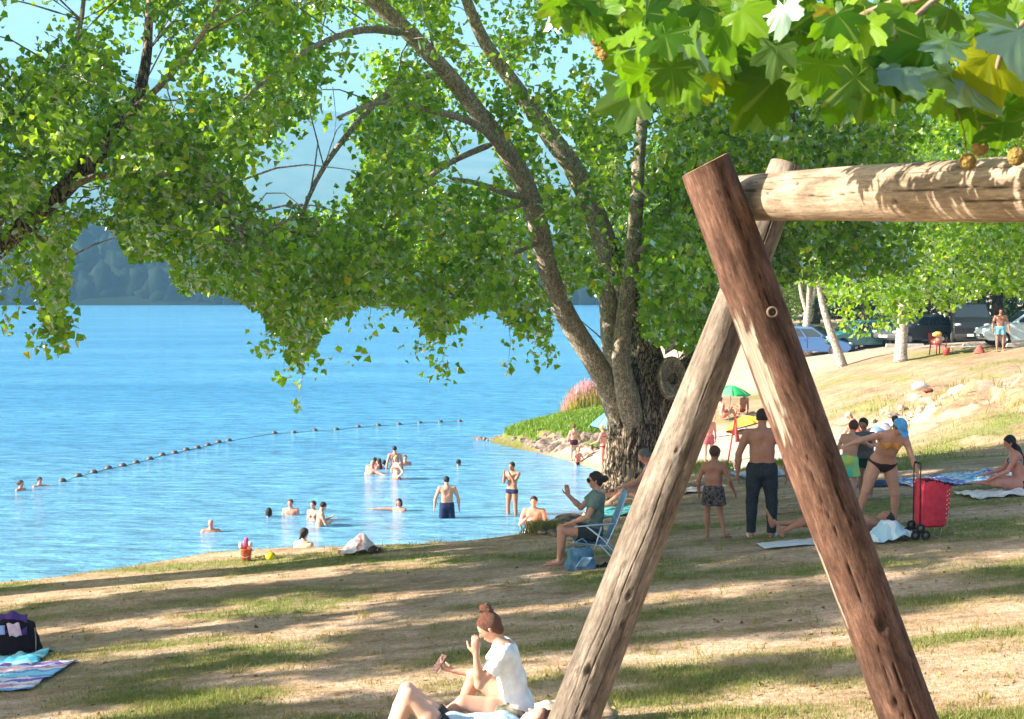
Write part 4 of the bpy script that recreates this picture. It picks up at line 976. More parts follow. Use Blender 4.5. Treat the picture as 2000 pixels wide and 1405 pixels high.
DEF = dict(torso=(0, 0, 1), chest=None, side=(1, 0, 0), hside=None, head=(0, .06, 1), look=(0, 1, -.05),
           aL=(-.16, .02, -1), fL=(-.10, .12, -1), aR=(.16, .02, -1), fR=(.10, .12, -1), hL=None, hR=None, tL=(-.07, .02, -1), sL=(0, -.03, -1), tR=(.07, .02, -1), sR=(0, -.03, -1), toeL=(-.1, 1, 0), toeR=(.1, 1, 0), curl=.35)
def joints(H, pose, wide, kid):
    p = dict(DEF); p.update(pose); J = {}; fem = wide < 1
    sh = .112 * H * wide * (1.0 if not kid else .92); hp = .052 * H * (1.08 if fem else 1)
    sd = nz_(p['side']); t = nz_(p['torso']); pel = V3(0, 0, 0)
    sd = nz_(sd - t * (sd @ t)); fw = np.cross(t, sd)
    c = nz_(p['chest']) if p['chest'] is not None else t
    waist = pel + t * .10 * H; J.update(pel=pel, waist=waist, t=t, sd=sd, fw=fw)
    neck = waist + c * .19 * H; J['c'] = c; s2 = nz_(p['hside']) if p['hside'] is not None else sd; s2 = nz_(s2 - c * (s2 @ c)); J['s2'] = s2; f2 = np.cross(c, s2); J['f2'] = f2; J['neck'] = neck
    J['shL'] = neck - s2 * sh - c * .022 * H; J['shR'] = neck + s2 * sh - c * .022 * H
    hd = nz_(p['head']); lk = nz_(p['look']); lk = nz_(lk - hd * (lk @ hd)); J['hd'] = hd; J['lk'] = lk; J['hs'] = np.cross(lk, hd); ks = 1.22 if kid else 1.0; J['ks'] = ks
    J['headc'] = neck + c * .035 * H + hd * .067 * H * ks + lk * .012 * H
    for S in 'LR':
        e = J['sh' + S] + nz_(p['a' + S]) * .170 * H; w = e + nz_(p['f' + S]) * .145 * H; J['el' + S] = e; J['wr' + S] = w
        J['hdir' + S] = nz_(p['h' + S]) if p['h' + S] is not None else nz_(p['f' + S])
        hj = pel + sd * hp * (1 if S == 'R' else -1) - t * .012 * H; J['hip' + S] = hj
        k = hj + nz_(p['t' + S]) * .240 * H; a = k + nz_(p['s' + S]) * .236 * H; J['kn' + S] = k; J['an' + S] = a; J['toe' + S] = nz_(p['toe' + S])
    J['curl'] = p['curl']
    return J
def body_prims(J, H, m=1.0, fem=False, fine=1, kid=False, face=True):
    """m: mass"""
    P_ = []; t, sd, fw, c, s2, f2 = J['t'], J['sd'], J['fw'], J['c'], J['s2'], J['f2']; G_ = {}
    def add(tag_, *a, **k): q = Prim(*a, **k); P_.append(q); G_.setdefault(tag_, []).append(q); return q
    pl, wa, nk = J['pel'], J['waist'], J['neck']; kk = .03
    hw = .062 * H * (1.12 if fem else 1) * m ** .5
    add('pelvis', pl - sd * .040 * H - t * .005 * H, pl + sd * .040 * H - t * .005 * H, hw, hw, k=.04, fa=fw, fs=.92)
    add('pelvis', pl - sd * .034 * H - fw * .022 * H - t * .022 * H, pl + sd * .034 * H - fw * .022 * H - t * .022 * H, .050 * H * m ** .5, .050 * H * m ** .5, k=.03)
    for i in (-1, 1):
        add('waist', pl + sd * .030 * H * i + t * .03 * H, wa + sd * .026 * H * i + c * .02 * H, .060 * H * m ** .6, (.054 if fem else .060) * H * m ** .8, k=.05, fa=fw, fs=.95)
        add('chest', wa + s2 * .028 * H * i + c * .03 * H, wa + s2 * .045 * H * i + c * .125 * H, .056 * H * m ** .7, .056 * H * m ** .4, k=.04, fa=f2, fs=.98)
    if m > 1.15: add('waist', pl + t * .06 * H + fw * .03 * H, wa + c * .02 * H + fw * .035 * H, .062 * H * m, .058 * H * m, k=.05)
    add('chest', nk - c * .045 * H - s2 * .062 * H, nk - c * .045 * H + s2 * .062 * H, .046 * H, .046 * H, k=.045)
    add('chest', nk - c * .012 * H, nk - c * .02 * H + f2 * -.01 * H, .040 * H, .046 * H, k=.05)
    for S, i in (('L', -1), ('R', 1)):
        add('chest', nk - c * .008 * H + s2 * .02 * H * i, J['sh' + S] + c * .006 * H, .026 * H, .028 * H, k=.045)
        if fem: add('bust', wa + c * .115 * H + s2 * .040 * H * i + f2 * .040 * H, wa + c * .108 * H + s2 * .042 * H * i + f2 * .050 * H, .033 * H, .028 * H, k=.02)
        else: add('chest', wa + c * .125 * H + s2 * .020 * H * i + f2 * .022 * H, wa + c * .13 * H + s2 * .052 * H * i + f2 * .020 * H, .036 * H, .034 * H, k=.03)
    hc, hd, lk, hs, ks = J['headc'], J['hd'], J['lk'], J['hs'], J['ks']
    add('neck', nk - c * .01 * H, hc - hd * .03 * H - lk * .012 * H, (.027 if fem else .032) * H, (.026 if fem else .030) * H, k=.03)
    r = .048 * H * ks
    add('head', hc + hd * .012 * H * ks - lk * .008 * H, hc + hd * .010 * H * ks + lk * .006 * H, r * 1.0, r * .95, k=.02, fa=hs, fs=.86)
    add('head', hc - hd * .020 * H * ks + lk * .016 * H, hc - hd * .043 * H * ks + lk * .026 * H, r * .72, r * .42, k=.03, fa=hs, fs=.9)
    if face:
        add('head', hc + hd * .002 * H * ks + lk * .046 * H * ks, hc - hd * .016 * H * ks + lk * .058 * H * ks, .0045 * H, .0075 * H, k=.008)
        add('head', hc - hd * .034 * H * ks + lk * .046 * H * ks - hs * .008 * H, hc - hd * .034 * H * ks + lk * .046 * H * ks + hs * .008 * H, .0055 * H, .0055 * H, k=.006)
        for i in (-1, 1):
            add('head', hc - hd * .004 * H * ks + hs * .042 * H * ks * i - lk * .006 * H, hc - hd * .020 * H * ks + hs * .041 * H * ks * i - lk * .003 * H, .009 * H, .006 * H, k=.006)
            add('head', hc + hd * .009 * H * ks + lk * .043 * H * ks + hs * .008 * H * i, hc + hd * .010 * H * ks + lk * .038 * H * ks + hs * .026 * H * i, .006 * H, .005 * H, k=.01)
    ml = m ** .5 * (.92 if kid else 1)
    for S, i in (('L', -1), ('R', 1)):
        sh, el, wr = J['sh' + S], J['el' + S], J['wr' + S]; af = (.86 if fem else 1) * ml
        add('arm' + S, sh, sh + (el - sh) * .35, .033 * H * af, .031 * H * af, k=.03); add('arm' + S, sh + (el - sh) * .35, el, .030 * H * af, .0235 * H * af, k=.02)
        add('fore' + S, el, el + (wr - el) * .35, .0235 * H * af, .0245 * H * af, k=.015); add('fore' + S, el + (wr - el) * .35, wr, .0245 * H * af, .0150 * H * af, k=.02)
        # hand: palm, four jointed fingers, thumb
        h = J['hdir' + S]; hl = .105 * H; side = np.cross(h, V3(0, 0, 1)); side = nz_(side if np.linalg.norm(side) > .2 else np.cross(h, J['f2']))
        pn = np.cross(side, h); tw = 1 if S == 'L' else -1
        side, pn = (pn, -side) if abs(h[2]) > .6 else (side, pn)   # hanging hands: palm towards the thigh
        if abs(h[2]) > .6: pn = s2 * (1 if S == 'L' else -1); pn = nz_(pn - h * (pn @ h)); side = nz_(f2 - h * (f2 @ h)); side = nz_(side - pn * (side @ pn))
        pc = wr + h * hl * .24
        add('hand' + S, wr + h * .004, wr + h * hl * .42 , .0165 * H, .0215 * H, k=.012, fa=pn, fs=.55)
        cu = J['curl']
        if fine:
            for q, (o_, l_) in enumerate([(.75, .40), (.27, .46), (-.22, .43), (-.66, .34)]):
                b0 = wr + h * hl * .46 + side * .0180 * H * o_; d1 = nz_(h + side * o_ * .12 + pn * cu * .7); d2 = nz_(h + side * o_ * .1 + pn * cu * 1.9)
                b1 = b0 + d1 * hl * l_ * .58; b2 = b1 + d2 * hl * l_ * .55; rf = .0053 * H
                add('hand' + S, b0, b1, rf, rf * .92, k=.003); add('hand' + S, b1, b2, rf * .92, rf * .75, k=.003)
            b0 = wr + h * hl * .10 + side * .016 * H; b1 = b0 + nz_(h * .8 + side * .75 + pn * .3) * hl * .24; b2 = b1 + nz_(h + side * .25 + pn * .4) * hl * .26
            add('hand' + S, b0, b1, .0085 * H, .0068 * H, k=.006); add('hand' + S, b1, b2, .0066 * H, .0050 * H, k=.003)
        else:
            add('hand' + S, wr + h * hl * .4, wr + h * hl * .85 + pn * cu * .02, .017 * H, .011 * H, k=.01, fa=pn, fs=.5)
            add('hand' + S, wr + h * hl * .1, wr + h * hl * .45 + side * .026 * H, .0085 * H, .006 * H, k=.006)
        hp, kn, an = J['hip' + S], J['kn' + S], J['an' + S]; tf = (1.06 if fem else 1) * ml
        add('thigh' + S, hp, hp + (kn - hp) * .45, .054 * H * tf, .048 * H * tf, k=.03); add('thigh' + S, hp + (kn - hp) * .45, kn, .046 * H * tf, .032 * H * tf, k=.02)
        td = nz_(an - kn); bk = nz_(np.cross(td, J['sd'])); bk = bk if bk @ fw < 0 else -bk
        if kn[2] > hp[2] - .05: bk = nz_(V3(0, 0, -1) - td * (-td[2]))
        add('shin' + S, kn, kn + td * .075 * H, .031 * H * ml, .029 * H * ml, k=.02); add('shin' + S, kn + td * .05 * H + bk * .007 * H, kn + td * .115 * H + bk * .008 * H, .028 * H * ml, .027 * H * ml, k=.03)
        add('shin' + S, kn + td * .09 * H, an, .027 * H * ml, .018 * H * ml, k=.02)
        f = J['toe' + S]; up = V3(0, 0, 1); dn = nz_(td if abs(td @ f) < .7 else -up)
        add('foot' + S, an + dn * .018 * H - f * .018 * H, an + dn * .020 * H + f * .03 * H, .021 * H, .021 * H, k=.015)
        add('foot' + S, an + dn * .016 * H + f * .02 * H, an + dn * .026 * H + f * .098 * H, .022 * H, .013 * H, k=.015, fa=dn, fs=.7)
        if fine: add('foot' + S, an + dn * .027 * H + f * .09 * H, an + dn * .028 * H + f * .118 * H, .014 * H, .010 * H, k=.01, fa=dn, fs=.7)
    return P_, G_

def person(label, place, rotz, H=1.72, pose={}, sex='m', mass=1.0, skin='fair', hair='dark', style='short', wear=(), sink=None, vox=.022, kid=False, lift=0.0, fine=None, face=None, ground=True, group=None):
    """place: where the feet (or seat) stand; sink: depth of the feet under the water for bathers"""
    fem = sex == 'f'; fine = (vox < .015) if fine is None else fine; face = (vox < .019) if face is None else face
    J = joints(H, pose, .88 if fem else 1.0, kid); Pm, Gp = body_prims(J, H, mass, fem, fine, kid, face)
    low = min(min(q.a[2] - q.ra * (q.fs if q.fa is not None and abs(q.fa[2]) > .7 else 1), q.b[2] - q.rb * (q.fs if q.fa is not None and abs(q.fa[2]) > .7 else 1)) for q in Pm)
    shift = V3(0, 0, -low + lift)
    th = thing('person', label, 'person', tuple(Vector(place) + Vector((0, 0, -(sink or 0)))), rotz, group)
    sm = SKIN[skin]; body = field_obj('body', Pm, vox, sm, th); body.location = shift
    hc, hd, lk, hs, ks = J['headc'], J['hd'], J['lk'], J['hs'], J['ks']; r = .048 * H * ks
    def piece(name, prims, mt, cut=(), v=None):
        o = field_obj(name, prims, v or vox * .9, mt, body if name in ('eye',) else th, cut)
        if o: o.location = (0, 0, 0) if name == 'eye' else shift
        return o
    cap = [Prim(hc + hd * .016 * H * ks - lk * .010 * H, hc + hd * .013 * H * ks + lk * .004 * H, r * 1.08 + .004, r * 1.0 + .004, k=.01, fa=hs, fs=.90)]
    face_cut = (hc + lk * .024 * H * ks + hd * .012 * H * ks, nz_(lk * 1.0 - hd * .62)); nape = (hc - hd * .034 * H * ks, nz_(-hd + lk * .25))
    if style != 'bald':
        hp_ = list(cap); cuts = [face_cut]
        if style == 'short': cuts.append(nape)
        if style in ('long', 'bun', 'tail', 'bob', 'updo'):
            hp_.append(Prim(hc - lk * .02 * H - hd * .0 * H, hc - lk * .026 * H - hd * .03 * H, r * .85, r * .6, k=.02))
        if style == 'bob':
            for i in (-1, 1): hp_.append(Prim(hc + hs * i * .036 * H - lk * .012 * H, hc + hs * i * .040 * H - lk * .016 * H - hd * .055 * H, .022 * H, .016 * H, k=.03))
            hp_.append(Prim(hc - lk * .03 * H, hc - lk * .036 * H - hd * .06 * H, .035 * H, .026 * H, k=.03))
        if style == 'long':
            lr = random.Random(int(H * 100))
            for i in range(13):
                a_ = hc + hs * lr.uniform(-.045, .045) * H - lk * lr.uniform(.0, .03) * H + hd * lr.uniform(-.03, .04) * H; b_ = J['neck'] - J['c'] * lr.uniform(.02, .15) * H + hs * lr.uniform(-.075, .075) * H - J['f2'] * lr.uniform(.045, .065) * H
                m_ = (a_ + b_) / 2 - lk * .02 * H + hs * lr.uniform(-.03, .03) * H
                hp_.append(Prim(a_, m_, .017 * H, .015 * H, k=.008)); hp_.append(Prim(m_, b_, .015 * H, .009 * H, k=.008))
        if style == 'tail': hp_.append(Prim(hc - lk * .058 * H + hd * .01 * H, hc - lk * .085 * H - hd * .05 * H, .018 * H, .014 * H, k=.015))
        if style == 'bun': hp_.append(Prim(hc - lk * .066 * H - hd * .005 * H, hc - lk * .078 * H - hd * .0 * H, .026 * H, .028 * H, k=.012))
        if style == 'updo':
            hp_.append(Prim(hc - lk * .036 * H + hd * .062 * H, hc - lk * .030 * H + hd * .083 * H, .021 * H, .023 * H, k=.012))
            hp_.append(Prim(hc - lk * .044 * H + hd * .075 * H, hc - lk * .02 * H + hd * .098 * H, .014 * H, .010 * H, k=.012))
            lr = random.Random(5)
            for i in range(12):
                v_ = nz_([lr.gauss(0, 1), lr.gauss(0, 1), lr.gauss(0, 1)]); b0 = hc - lk * .032 * H + hd * .074 * H; hp_.append(Prim(b0 + v_ * .012 * H, b0 + v_ * .026 * H + nz_([lr.gauss(0, 1), lr.gauss(0, 1), lr.gauss(0, 1)]) * .008 * H, .007 * H, .0035 * H, k=.004))
            for i in range(16):
                v_ = nz_(hd * lr.uniform(.3, 1) - lk * lr.uniform(-.3, 1) + hs * lr.uniform(-1, 1)); b0 = hc + hd * .01 * H + v_ * r * .96; e0 = hc - lk * .034 * H + hd * .058 * H; hp_.append(Prim(b0, b0 * .4 + e0 * .6 + v_ * .006 * H, .008 * H, .006 * H, k=.006))
        face_only = [Prim(q.a, q.b, q.ra, q.rb, q.k, q.fa, q.fs) for q in hp_]
        if style in ('long', 'bob', 'bun', 'tail', 'updo'):
            for q in face_only[:2]: q.clip = [face_cut]
            piece('hair', face_only, HAIR[hair])
        else: piece('hair', face_only, HAIR[hair], cuts)
    if face:
        for i in (-1, 1):
            e = hc + hd * .000 * H * ks + lk * .0435 * H * ks + hs * .0175 * H * ks * i
            g = MB(); g.ell(e, .0052 * H * ks, 8, 6); o = g.obj('eye', EYE, th, True); o.location = shift
    t, sd, fw, c, s2, f2, pl, wa, nk = (J[k] for k in ('t', 'sd', 'fw', 'c', 's2', 'f2', 'pel', 'waist', 'neck'))
    for w in wear:
        kind, mt = w[0], w[1]; e = dict(w[2]) if len(w) > 2 else {}
        if kind in ('shorts', 'trousers', 'briefs', 'bikini_bottom'):
            g = {'shorts': .012, 'trousers': .012, 'briefs': .005, 'bikini_bottom': .005}[kind] + e.get('puff', 0)
            top = (pl + t * (.045 if kind in ('shorts', 'trousers') else .018) * H, t); pr = [q.grown(g, [top]) for q in Gp['pelvis'] + Gp['waist'][:4]]
            for S in 'LR':
                hp, kn, an = J['hip' + S], J['kn' + S], J['an' + S]; d = nz_(kn - hp)
                L_ = e.get('len', .55) if kind == 'shorts' else (.14 if kind == 'briefs' else .07)
                if kind == 'bikini_bottom':
                    pr += [q.grown(g, [top, (hp + d * .03 * H, nz_(d * .8 + (hp - pl) / np.linalg.norm(hp - pl) * .6))]) for q in Gp['thigh' + S][:1]]
                elif kind == 'trousers':
                    pr += [q.grown(g + .004) for q in Gp['thigh' + S]] ; cutp = (an - nz_(an - kn) * .005 * H, an - kn); pr += [q.grown(g + .004, [cutp]) for q in Gp['shin' + S]]
                    pr.append(Prim(kn - s2 * .005, kn + s2 * .005, .041 * H, .041 * H, k=.03)); pr += [Prim(kn, an, .037 * H, .031 * H, k=.02, clip=[cutp])]
                    for z_ in (.35, .6, .85, .97): pr.append(Prim(kn + (an - kn) * z_ - s2 * .01, kn + (an - kn) * z_ + s2 * .01, .031 * H, .031 * H, k=.012, clip=[cutp]))
                else:
                    cl = (hp + (kn - hp) * L_, d); fl = e.get('flare', .018)
                    pr += [Prim(hp, hp + (kn - hp) * 1.0, .056 * H * (1.04 if fem else 1) * mass ** .4 + g * .7, .046 * H * mass ** .4 + g + fl, k=.02, clip=[cl, top])]
            if kind in ('bikini_bottom',): pr = [q for q in pr]
            nm = 'swim_shorts' if kind == 'shorts' and e.get('swim', 1) else kind
            piece(nm, pr, mt)
        if kind in ('bikini_top', 'swimsuit'):
            pr = [q.grown(.006) for q in Gp.get('bust', [])]
            b0 = wa + c * .112 * H
            pr += [q.grown(.0045, [(b0 + c * .009 * H, c), (b0 - c * .009 * H, -c)]) for q in Gp['chest']]
            if kind == 'swimsuit': pr += [q.grown(.005, [(b0 + c * .012 * H, c)]) for q in Gp['chest'] + Gp['waist'] + Gp['pelvis']]
            for i in (-1, 1): pr.append(Prim(b0 + s2 * .038 * H * i + f2 * .07 * H, nk - c * .004 * H + s2 * .03 * H * i + f2 * .012 * H, .005, .005, k=.004))
            piece(kind, pr, mt)
        if kind in ('tshirt', 'top'):
            g = .011; hem = (pl + t * e.get('hem', .0) * H, -t); collar = (nk + c * .008 * H + f2 * .0, nz_(c - f2 * .35))
            pr = [q.grown(g, [hem, collar]) for q in Gp['pelvis'] + Gp['waist'] + Gp['chest'] + Gp.get('bust', [])]
            pr.append(Prim(pl + t * .01 * H - sd * .03 * H, pl + t * .01 * H + sd * .03 * H, .075 * H, .075 * H, k=.04, clip=[hem]))
            if kind == 'tshirt':
                for S in 'LR':
                    sh, el = J['sh' + S], J['el' + S]; d = nz_(el - sh); pr.append(Prim(sh, sh + d * .13 * H, .040 * H, .044 * H, k=.025, clip=[(sh + d * e.get('sleeve', .095) * H, d)]))
            piece('tshirt' if kind == 'tshirt' else 'top', pr, mt)
        if kind == 'cap':
            pr = [Prim(hc + hd * .018 * H - lk * .008 * H, hc + hd * .016 * H + lk * .004 * H, r * 1.13 + .007, r * 1.08 + .007, k=.01, fa=hs, fs=.92, clip=[(hc + hd * .016 * H, -hd + lk * .15)]),
                  Prim(hc + hd * .018 * H + lk * .05 * H - hs * .02 * H, hc + hd * .010 * H + lk * .082 * H, .026 * H, .026 * H, k=.02, fa=nz_(hd - lk * .1), fs=.22), Prim(hc + hd * .018 * H + lk * .05 * H + hs * .02 * H, hc + hd * .010 * H + lk * .082 * H, .026 * H, .026 * H, k=.02, fa=nz_(hd - lk * .1), fs=.22)]
            piece('cap' if not e.get('sunhat') else 'sun_hat', pr, mt, v=min(vox, .011))
        if kind == 'sunglasses':
            g = MB()
            for i in (-1, 1):
                e_ = hc + hd * .004 * H + lk * .050 * H + hs * .019 * H * i; g.ell(e_, (.016 * H,) * 3, 10, 6)
                g.tube([e_ + hs * .012 * H * i, hc + hd * .006 * H + hs * .046 * H * i, hc + hd * .004 * H - lk * .01 * H + hs * .047 * H * i], .003, 5)
            o = g.obj('sunglasses', mt, th, True); o.location = shift
    th['_s'] = 0; del th['_s']
    return th, J, shift
def world_of(th, J, shift, key, off=(0, 0, 0)):
    """a body point in the world"""
    p = Vector(J[key] + shift) + Vector(off); return th.matrix_basis @ p
def face_to(px_dir): return px_dir
# ------------------------------------------------------------------ bathers in the lake
NAVY = cloth('navy', (.015, .025, .07)); RED_C = cloth('red', (.42, .03, .03)); CORAL = cloth('coral', (.60, .16, .10)); BLACK_C = cloth('black', (.015, .015, .018)); GREYC = cloth('grey', (.12, .12, .13))
SIT_FRONT = dict(tL=(-.35, 1, .55), sL=(-.1, .55, -1), tR=(.35, 1, .55), sR=(.1, .55, -1))
def bather(label, px, py, top, rotz=180, **k):
    """py: waterline in the picture, top: top of the head"""
    w = W(px, py); H = k.pop('H', 1.7); vis = (py - top) / F * w.y * 1.02
    pose = k.pop('pose', {}); k.setdefault('vox', .024)
    return person(label, w, R(rotz), H=H, pose=pose, sink=max(0.05, H * .995 - vis), **k)
bather('far left swimmer with dark hair, head and shoulders above water by the buoys', 40, 958, 937, -110, hair='dark', skin='pink', sex='f', style='bun')
bather('second swimmer from the left, turned right, arm stretched toward the buoy line', 77, 950, 931, 230, hair='dark', skin='pink', pose=dict(aL=(-1, .5, -.1), fL=(-1, .3, -.05)))
bather('bald man with only head and broad shoulders above the water', 412, 1039, 1013, 190, style='bald', skin='pink', mass=1.2, pose=dict(aL=(-.6, .3, -.8), fL=(-.3, 1, 0), aR=(.6, .3, -.8), fR=(.3, 1, 0)))
bather('back of a black-haired head low in the water beside two taller bathers', 525, 1009, 991, 0, hair='black', style='bob', skin='tan')
bather('bather with reddish hair facing the shore, water up to the chest', 568, 1006, 974, 170, hair='auburn', skin='pink')
bather('bather half hidden behind the man looking at his raised hands', 613, 1016, 977, 150, hair='dark', skin='pink', sex='f')
bather('lean man in profile with forearms raised, water at his waist', 623, 1028, 979, -75, hair='black', skin='fair', pose=dict(torso=(0, .12, 1), head=(0, .35, 1), look=(0, 1, -.5), aL=(-.25, .35, -1), fL=(.1, 1, .55), aR=(.25, .35, -1), fR=(-.1, 1, .45)))
w7 = P(593, 1029, 27.6)
person('woman with tied dark hair seen from behind in the shallows under the bank', (w7.x, w7.y, w7.z - 1.68), R(-25), H=1.68, sex='f', skin='pale', hair='dark', style='tail', vox=.019, wear=[('bikini_top', cloth('pale_bikini', (.5, .4, .38)))])
bather('pink-skinned man lying back in the water at the left of the far group', 713, 926, 897, 160, skin='pink', style='short', hair='blond', pose=dict(torso=(-.5, -.3, 1), aL=(-1, .2, -.3), fL=(-1, .2, -.2)))
bather('child with dark wet hair behind the man lying back in the far group', 732, 915, 893, 0, skin='pink', hair='black')
bather('long dark-haired bather in the middle of the far group', 741, 916, 895, 60, skin='pink', hair='dark', style='long', sex='f')
bather('small dark head between the swimmers and the standing pair', 750, 909, 898, 0, hair='black', skin='tan')
bather('tallest bather of the far group, dark short hair, facing away', 771, 919, 871, 20, hair='black', skin='pink', pose=dict(aL=(-.3, 0, -1), aR=(.3, 0, -1)))
bather('bather standing hand on hip in front of the far group', 775, 936, 889, 120, hair='blond', skin='pale', sex='f', pose=dict(aR=(.3, -.1, -1), aL=(-.6, -.3, -.8), fL=(.6, .4, -.6)), wear=[('bikini_top', CORAL), ('bikini_bottom', CORAL)])
bather('reddish head and shoulders at the right of the far group', 791, 909, 888, 200, hair='auburn', skin='pink')
bather('swimmer with dark curly hair, left arm trailing on the water', 780, 998, 973, 165, hair='dark', style='bob', sex='f', skin='pink', pose=dict(aR=(1, .3, .05), fR=(1, .2, .0)))
bather('lone dark head farthest right in the open water', 895, 910, 897, -60, hair='black', skin='tan')
bather('man in navy trunks seen from behind, standing thigh-deep in the lake', 873, 1012, 930, 5, H=1.78, mass=1.12, skin='fair', hair='black', vox=.018, pose=dict(aL=(-.42, 0, -1), fL=(-.12, .1, -1), aR=(.42, 0, -1), fR=(.1, .1, -1), head=(-.06, .12, 1)), wear=[('shorts', NAVY, dict(len=.8))])
bather('slim man in navy briefs standing shin-deep with both hands at his face', 1000, 1006, 902, 150, H=1.78, mass=.85, skin='tan', hair='dark', vox=.018,
       pose=dict(aL=(.15, .6, -1), fL=(.35, .35, 1), aR=(-.1, .75, -.9), fR=(-.2, .2, 1), head=(0, .15, 1), torso=(0, -.06, 1), look=(.2, 1, 0)), wear=[('briefs', NAVY)])
w13 = P(1043, 967, 31.2)
person('sunlit man facing the camera, drinking with both hands, behind the bank', (w13.x, w13.y, w13.z - 1.76), R(172), H=1.76, mass=1.25, skin='pink', hair='dark', vox=.017, pose=dict(aR=(.32, .25, -1), fR=(-.75, .75, .75), aL=(-.32, .25, -1), fL=(.6, .8, .55)), wear=[('shorts', cloth('white', (.7, .68, .65)))])
# ---- at the spit
_w = W(1121, 902)
person('child in dark trunks standing with back turned before the spit boulders', _w + Vector((0, 0, .05)), R(8), H=1.33, kid=True, skin='fair', hair='auburn', vox=.02, pose=dict(aL=(-.3, .1, -1), aR=(.45, 0, -1)), wear=[('shorts', cloth('maroon', (.06, .015, .03)), dict(len=.35, flare=.005))])
SITW = dict(tL=(-.5, 1, .15), sL=(-.2, .9, -.3), tR=(.5, 1, .15), sR=(.2, .9, -.3))
g1 = W(1128, 906); person('child sitting in the shallows below the standing child', g1 + Vector((0, 0, -.12)), R(200), H=1.2, kid=True, skin='pink', hair='blond', style='bob', vox=.02, pose=dict(SITW, torso=(0, .15, 1), aL=(-.5, .3, -1), aR=(.4, .4, -1)), sex='f', wear=[('bikini_bottom', BLACK_C)])
g1 = W(1158, 904); person('brown-haired child sitting with knees up at the water edge by the blue bucket', g1 + Vector((0, 0, -.1)), R(110), H=1.2, kid=True, skin='pink', hair='brown', style='bob', vox=.02, pose=dict(SIT_FRONT, torso=(0, .1, 1), aL=(-.2, 1, -.4), fL=(.1, .7, -.7), aR=(.2, 1, -.4), fR=(0, .7, -.7)), wear=[('briefs', RED_C)])
g1 = W(1179, 918); person('woman in a red bikini standing beside the big tree trunk, facing the lake', g1, R(60), H=1.66, sex='f', skin='pink', hair='blond', style='bun', vox=.02, sink=.04, pose=dict(torso=(0, .04, 1), aL=(-.15, .4, -1), fL=(.1, .8, -.3), head=(0, .3, 1), look=(0, 1, -.4)), wear=[('bikini_top', RED_C), ('bikini_bottom', RED_C)])

# ------------------------------------------------------------------ people on the shore
SHADE = cloth('sage', (.13, .20, .17)); KHAKI = cloth('dark_shorts', (.045, .055, .06))
# woman in the folding chair
cw = G(1106, 1106)
cpl = Vector((cw.x + .34, cw.y, cw.z))
th, J, sh = person('woman with sunglasses and sage t-shirt sitting in the blue folding chair', cpl, R(90), H=1.66, sex='f', mass=1.15, skin='fair', hair='dark', style='bun', vox=.0115,
    pose=dict(torso=(0, -.16, 1), chest=(0, -.10, 1), head=(0, .12, 1), look=(0, 1, -.06), tL=(-.10, 1, .06), sL=(0, .10, -1), tR=(.14, 1, .0), sR=(0, .0, -1), toeL=(-.05, 1, -.06), toeR=(.1, 1, -.06),
              aL=(-.16, .42, -.8), fL=(.18, 1, -.38), aR=(.25, .75, -.75), fR=(-.05, .62, .62), hR=(0, .15, 1), curl=.55),
    wear=[('tshirt', SHADE, dict(hem=-.02)), ('shorts', KHAKI, dict(len=.52, flare=.012, swim=0)), ('sunglasses', BLACK_C)])
# sunbather beside the trunk
g1 = G(1275, 992)
person('man with cropped grey-brown hair sitting on a turquoise towel beside the tree trunk', g1, R(88), H=1.76, skin='pink', mass=1.1, hair='grey', vox=.013,
       pose=dict(torso=(0, -.10, 1), chest=(0, .25, 1), head=(0, .5, 1), look=(0, 1, -.6), tL=(-.12, 1, .42), sL=(0, 1, -.72), tR=(.2, 1, .05), sR=(.1, 1, -.1), aL=(-.1, .75, -.72), fL=(0, 1, -.35), aR=(.2, .5, -1), fR=(0, .9, -.4), toeL=(0, 1, -.2), toeR=(.1, .4, 1)), wear=[('shorts', cloth('aqua', (.10, .50, .55)))])
# boy walking
g1 = G(1393, 1052)
person('bare-chested boy in dark patterned swim shorts walking away over the grass', g1, R(-18), H=1.28, kid=True, skin='tan', hair='brown', vox=.0105,
       pose=dict(torso=(.0, .03, 1), head=(.05, .1, 1), look=(.5, 1, 0), aL=(-.38, -.15, -1), fL=(-.05, .35, -1), aR=(.45, -.1, -1), fR=(.35, .55, -1), tL=(-.08, .10, -1), sL=(.02, -.10, -1), tR=(.10, .02, -1), sR=(.30, -.42, -1), toeL=(-.15, 1, 0), toeR=(.45, 1, -.15)),
       wear=[('shorts', mat('cloth_pattern_dark', (.02, .02, .025), .85, scale=34, c2=(.14, .12, .11), detail=1), dict(len=.62, flare=.04))])
# man in jeans
JEANS = mat('cloth_black_jeans', (.010, .013, .018), .8, scale=60, c2=(.026, .036, .046), bump=.4, bscale=60)
g1 = G(1487, 1051)
th, J, sh = person('shirtless man in black jeans standing with his back to the camera', g1, R(-6), H=1.80, mass=1.12, skin='tan', hair='dark', vox=.0115,
       pose=dict(torso=(0, .02, 1), head=(.02, .22, 1), look=(.1, 1, -.3), aL=(-.40, -.02, -1), fL=(-.05, .18, -1), aR=(.40, -.02, -1), fR=(.10, .18, -1), tL=(-.09, .03, -1), sL=(-.02, -.05, -1), tR=(.10, .03, -1), sR=(.0, -.05, -1), toeL=(-.12, 1, 0), toeR=(.5, 1, 0), curl=.5), wear=[('trousers', JEANS)])
shoe = cloth('white_shoe', (.62, .62, .62))
for S in 'LR':
    a = Vector(J['an' + S] + sh); f = Vector(J['toe' + S]); g = MB()
    g.ell(a + f * .06 + Vector((0, 0, -.045)), (.052, .135, .038), 12, 6, Matrix.Rotation(math.atan2(-f.x, f.y), 3, 'Z')); g.obj('shoe', shoe, th, True)
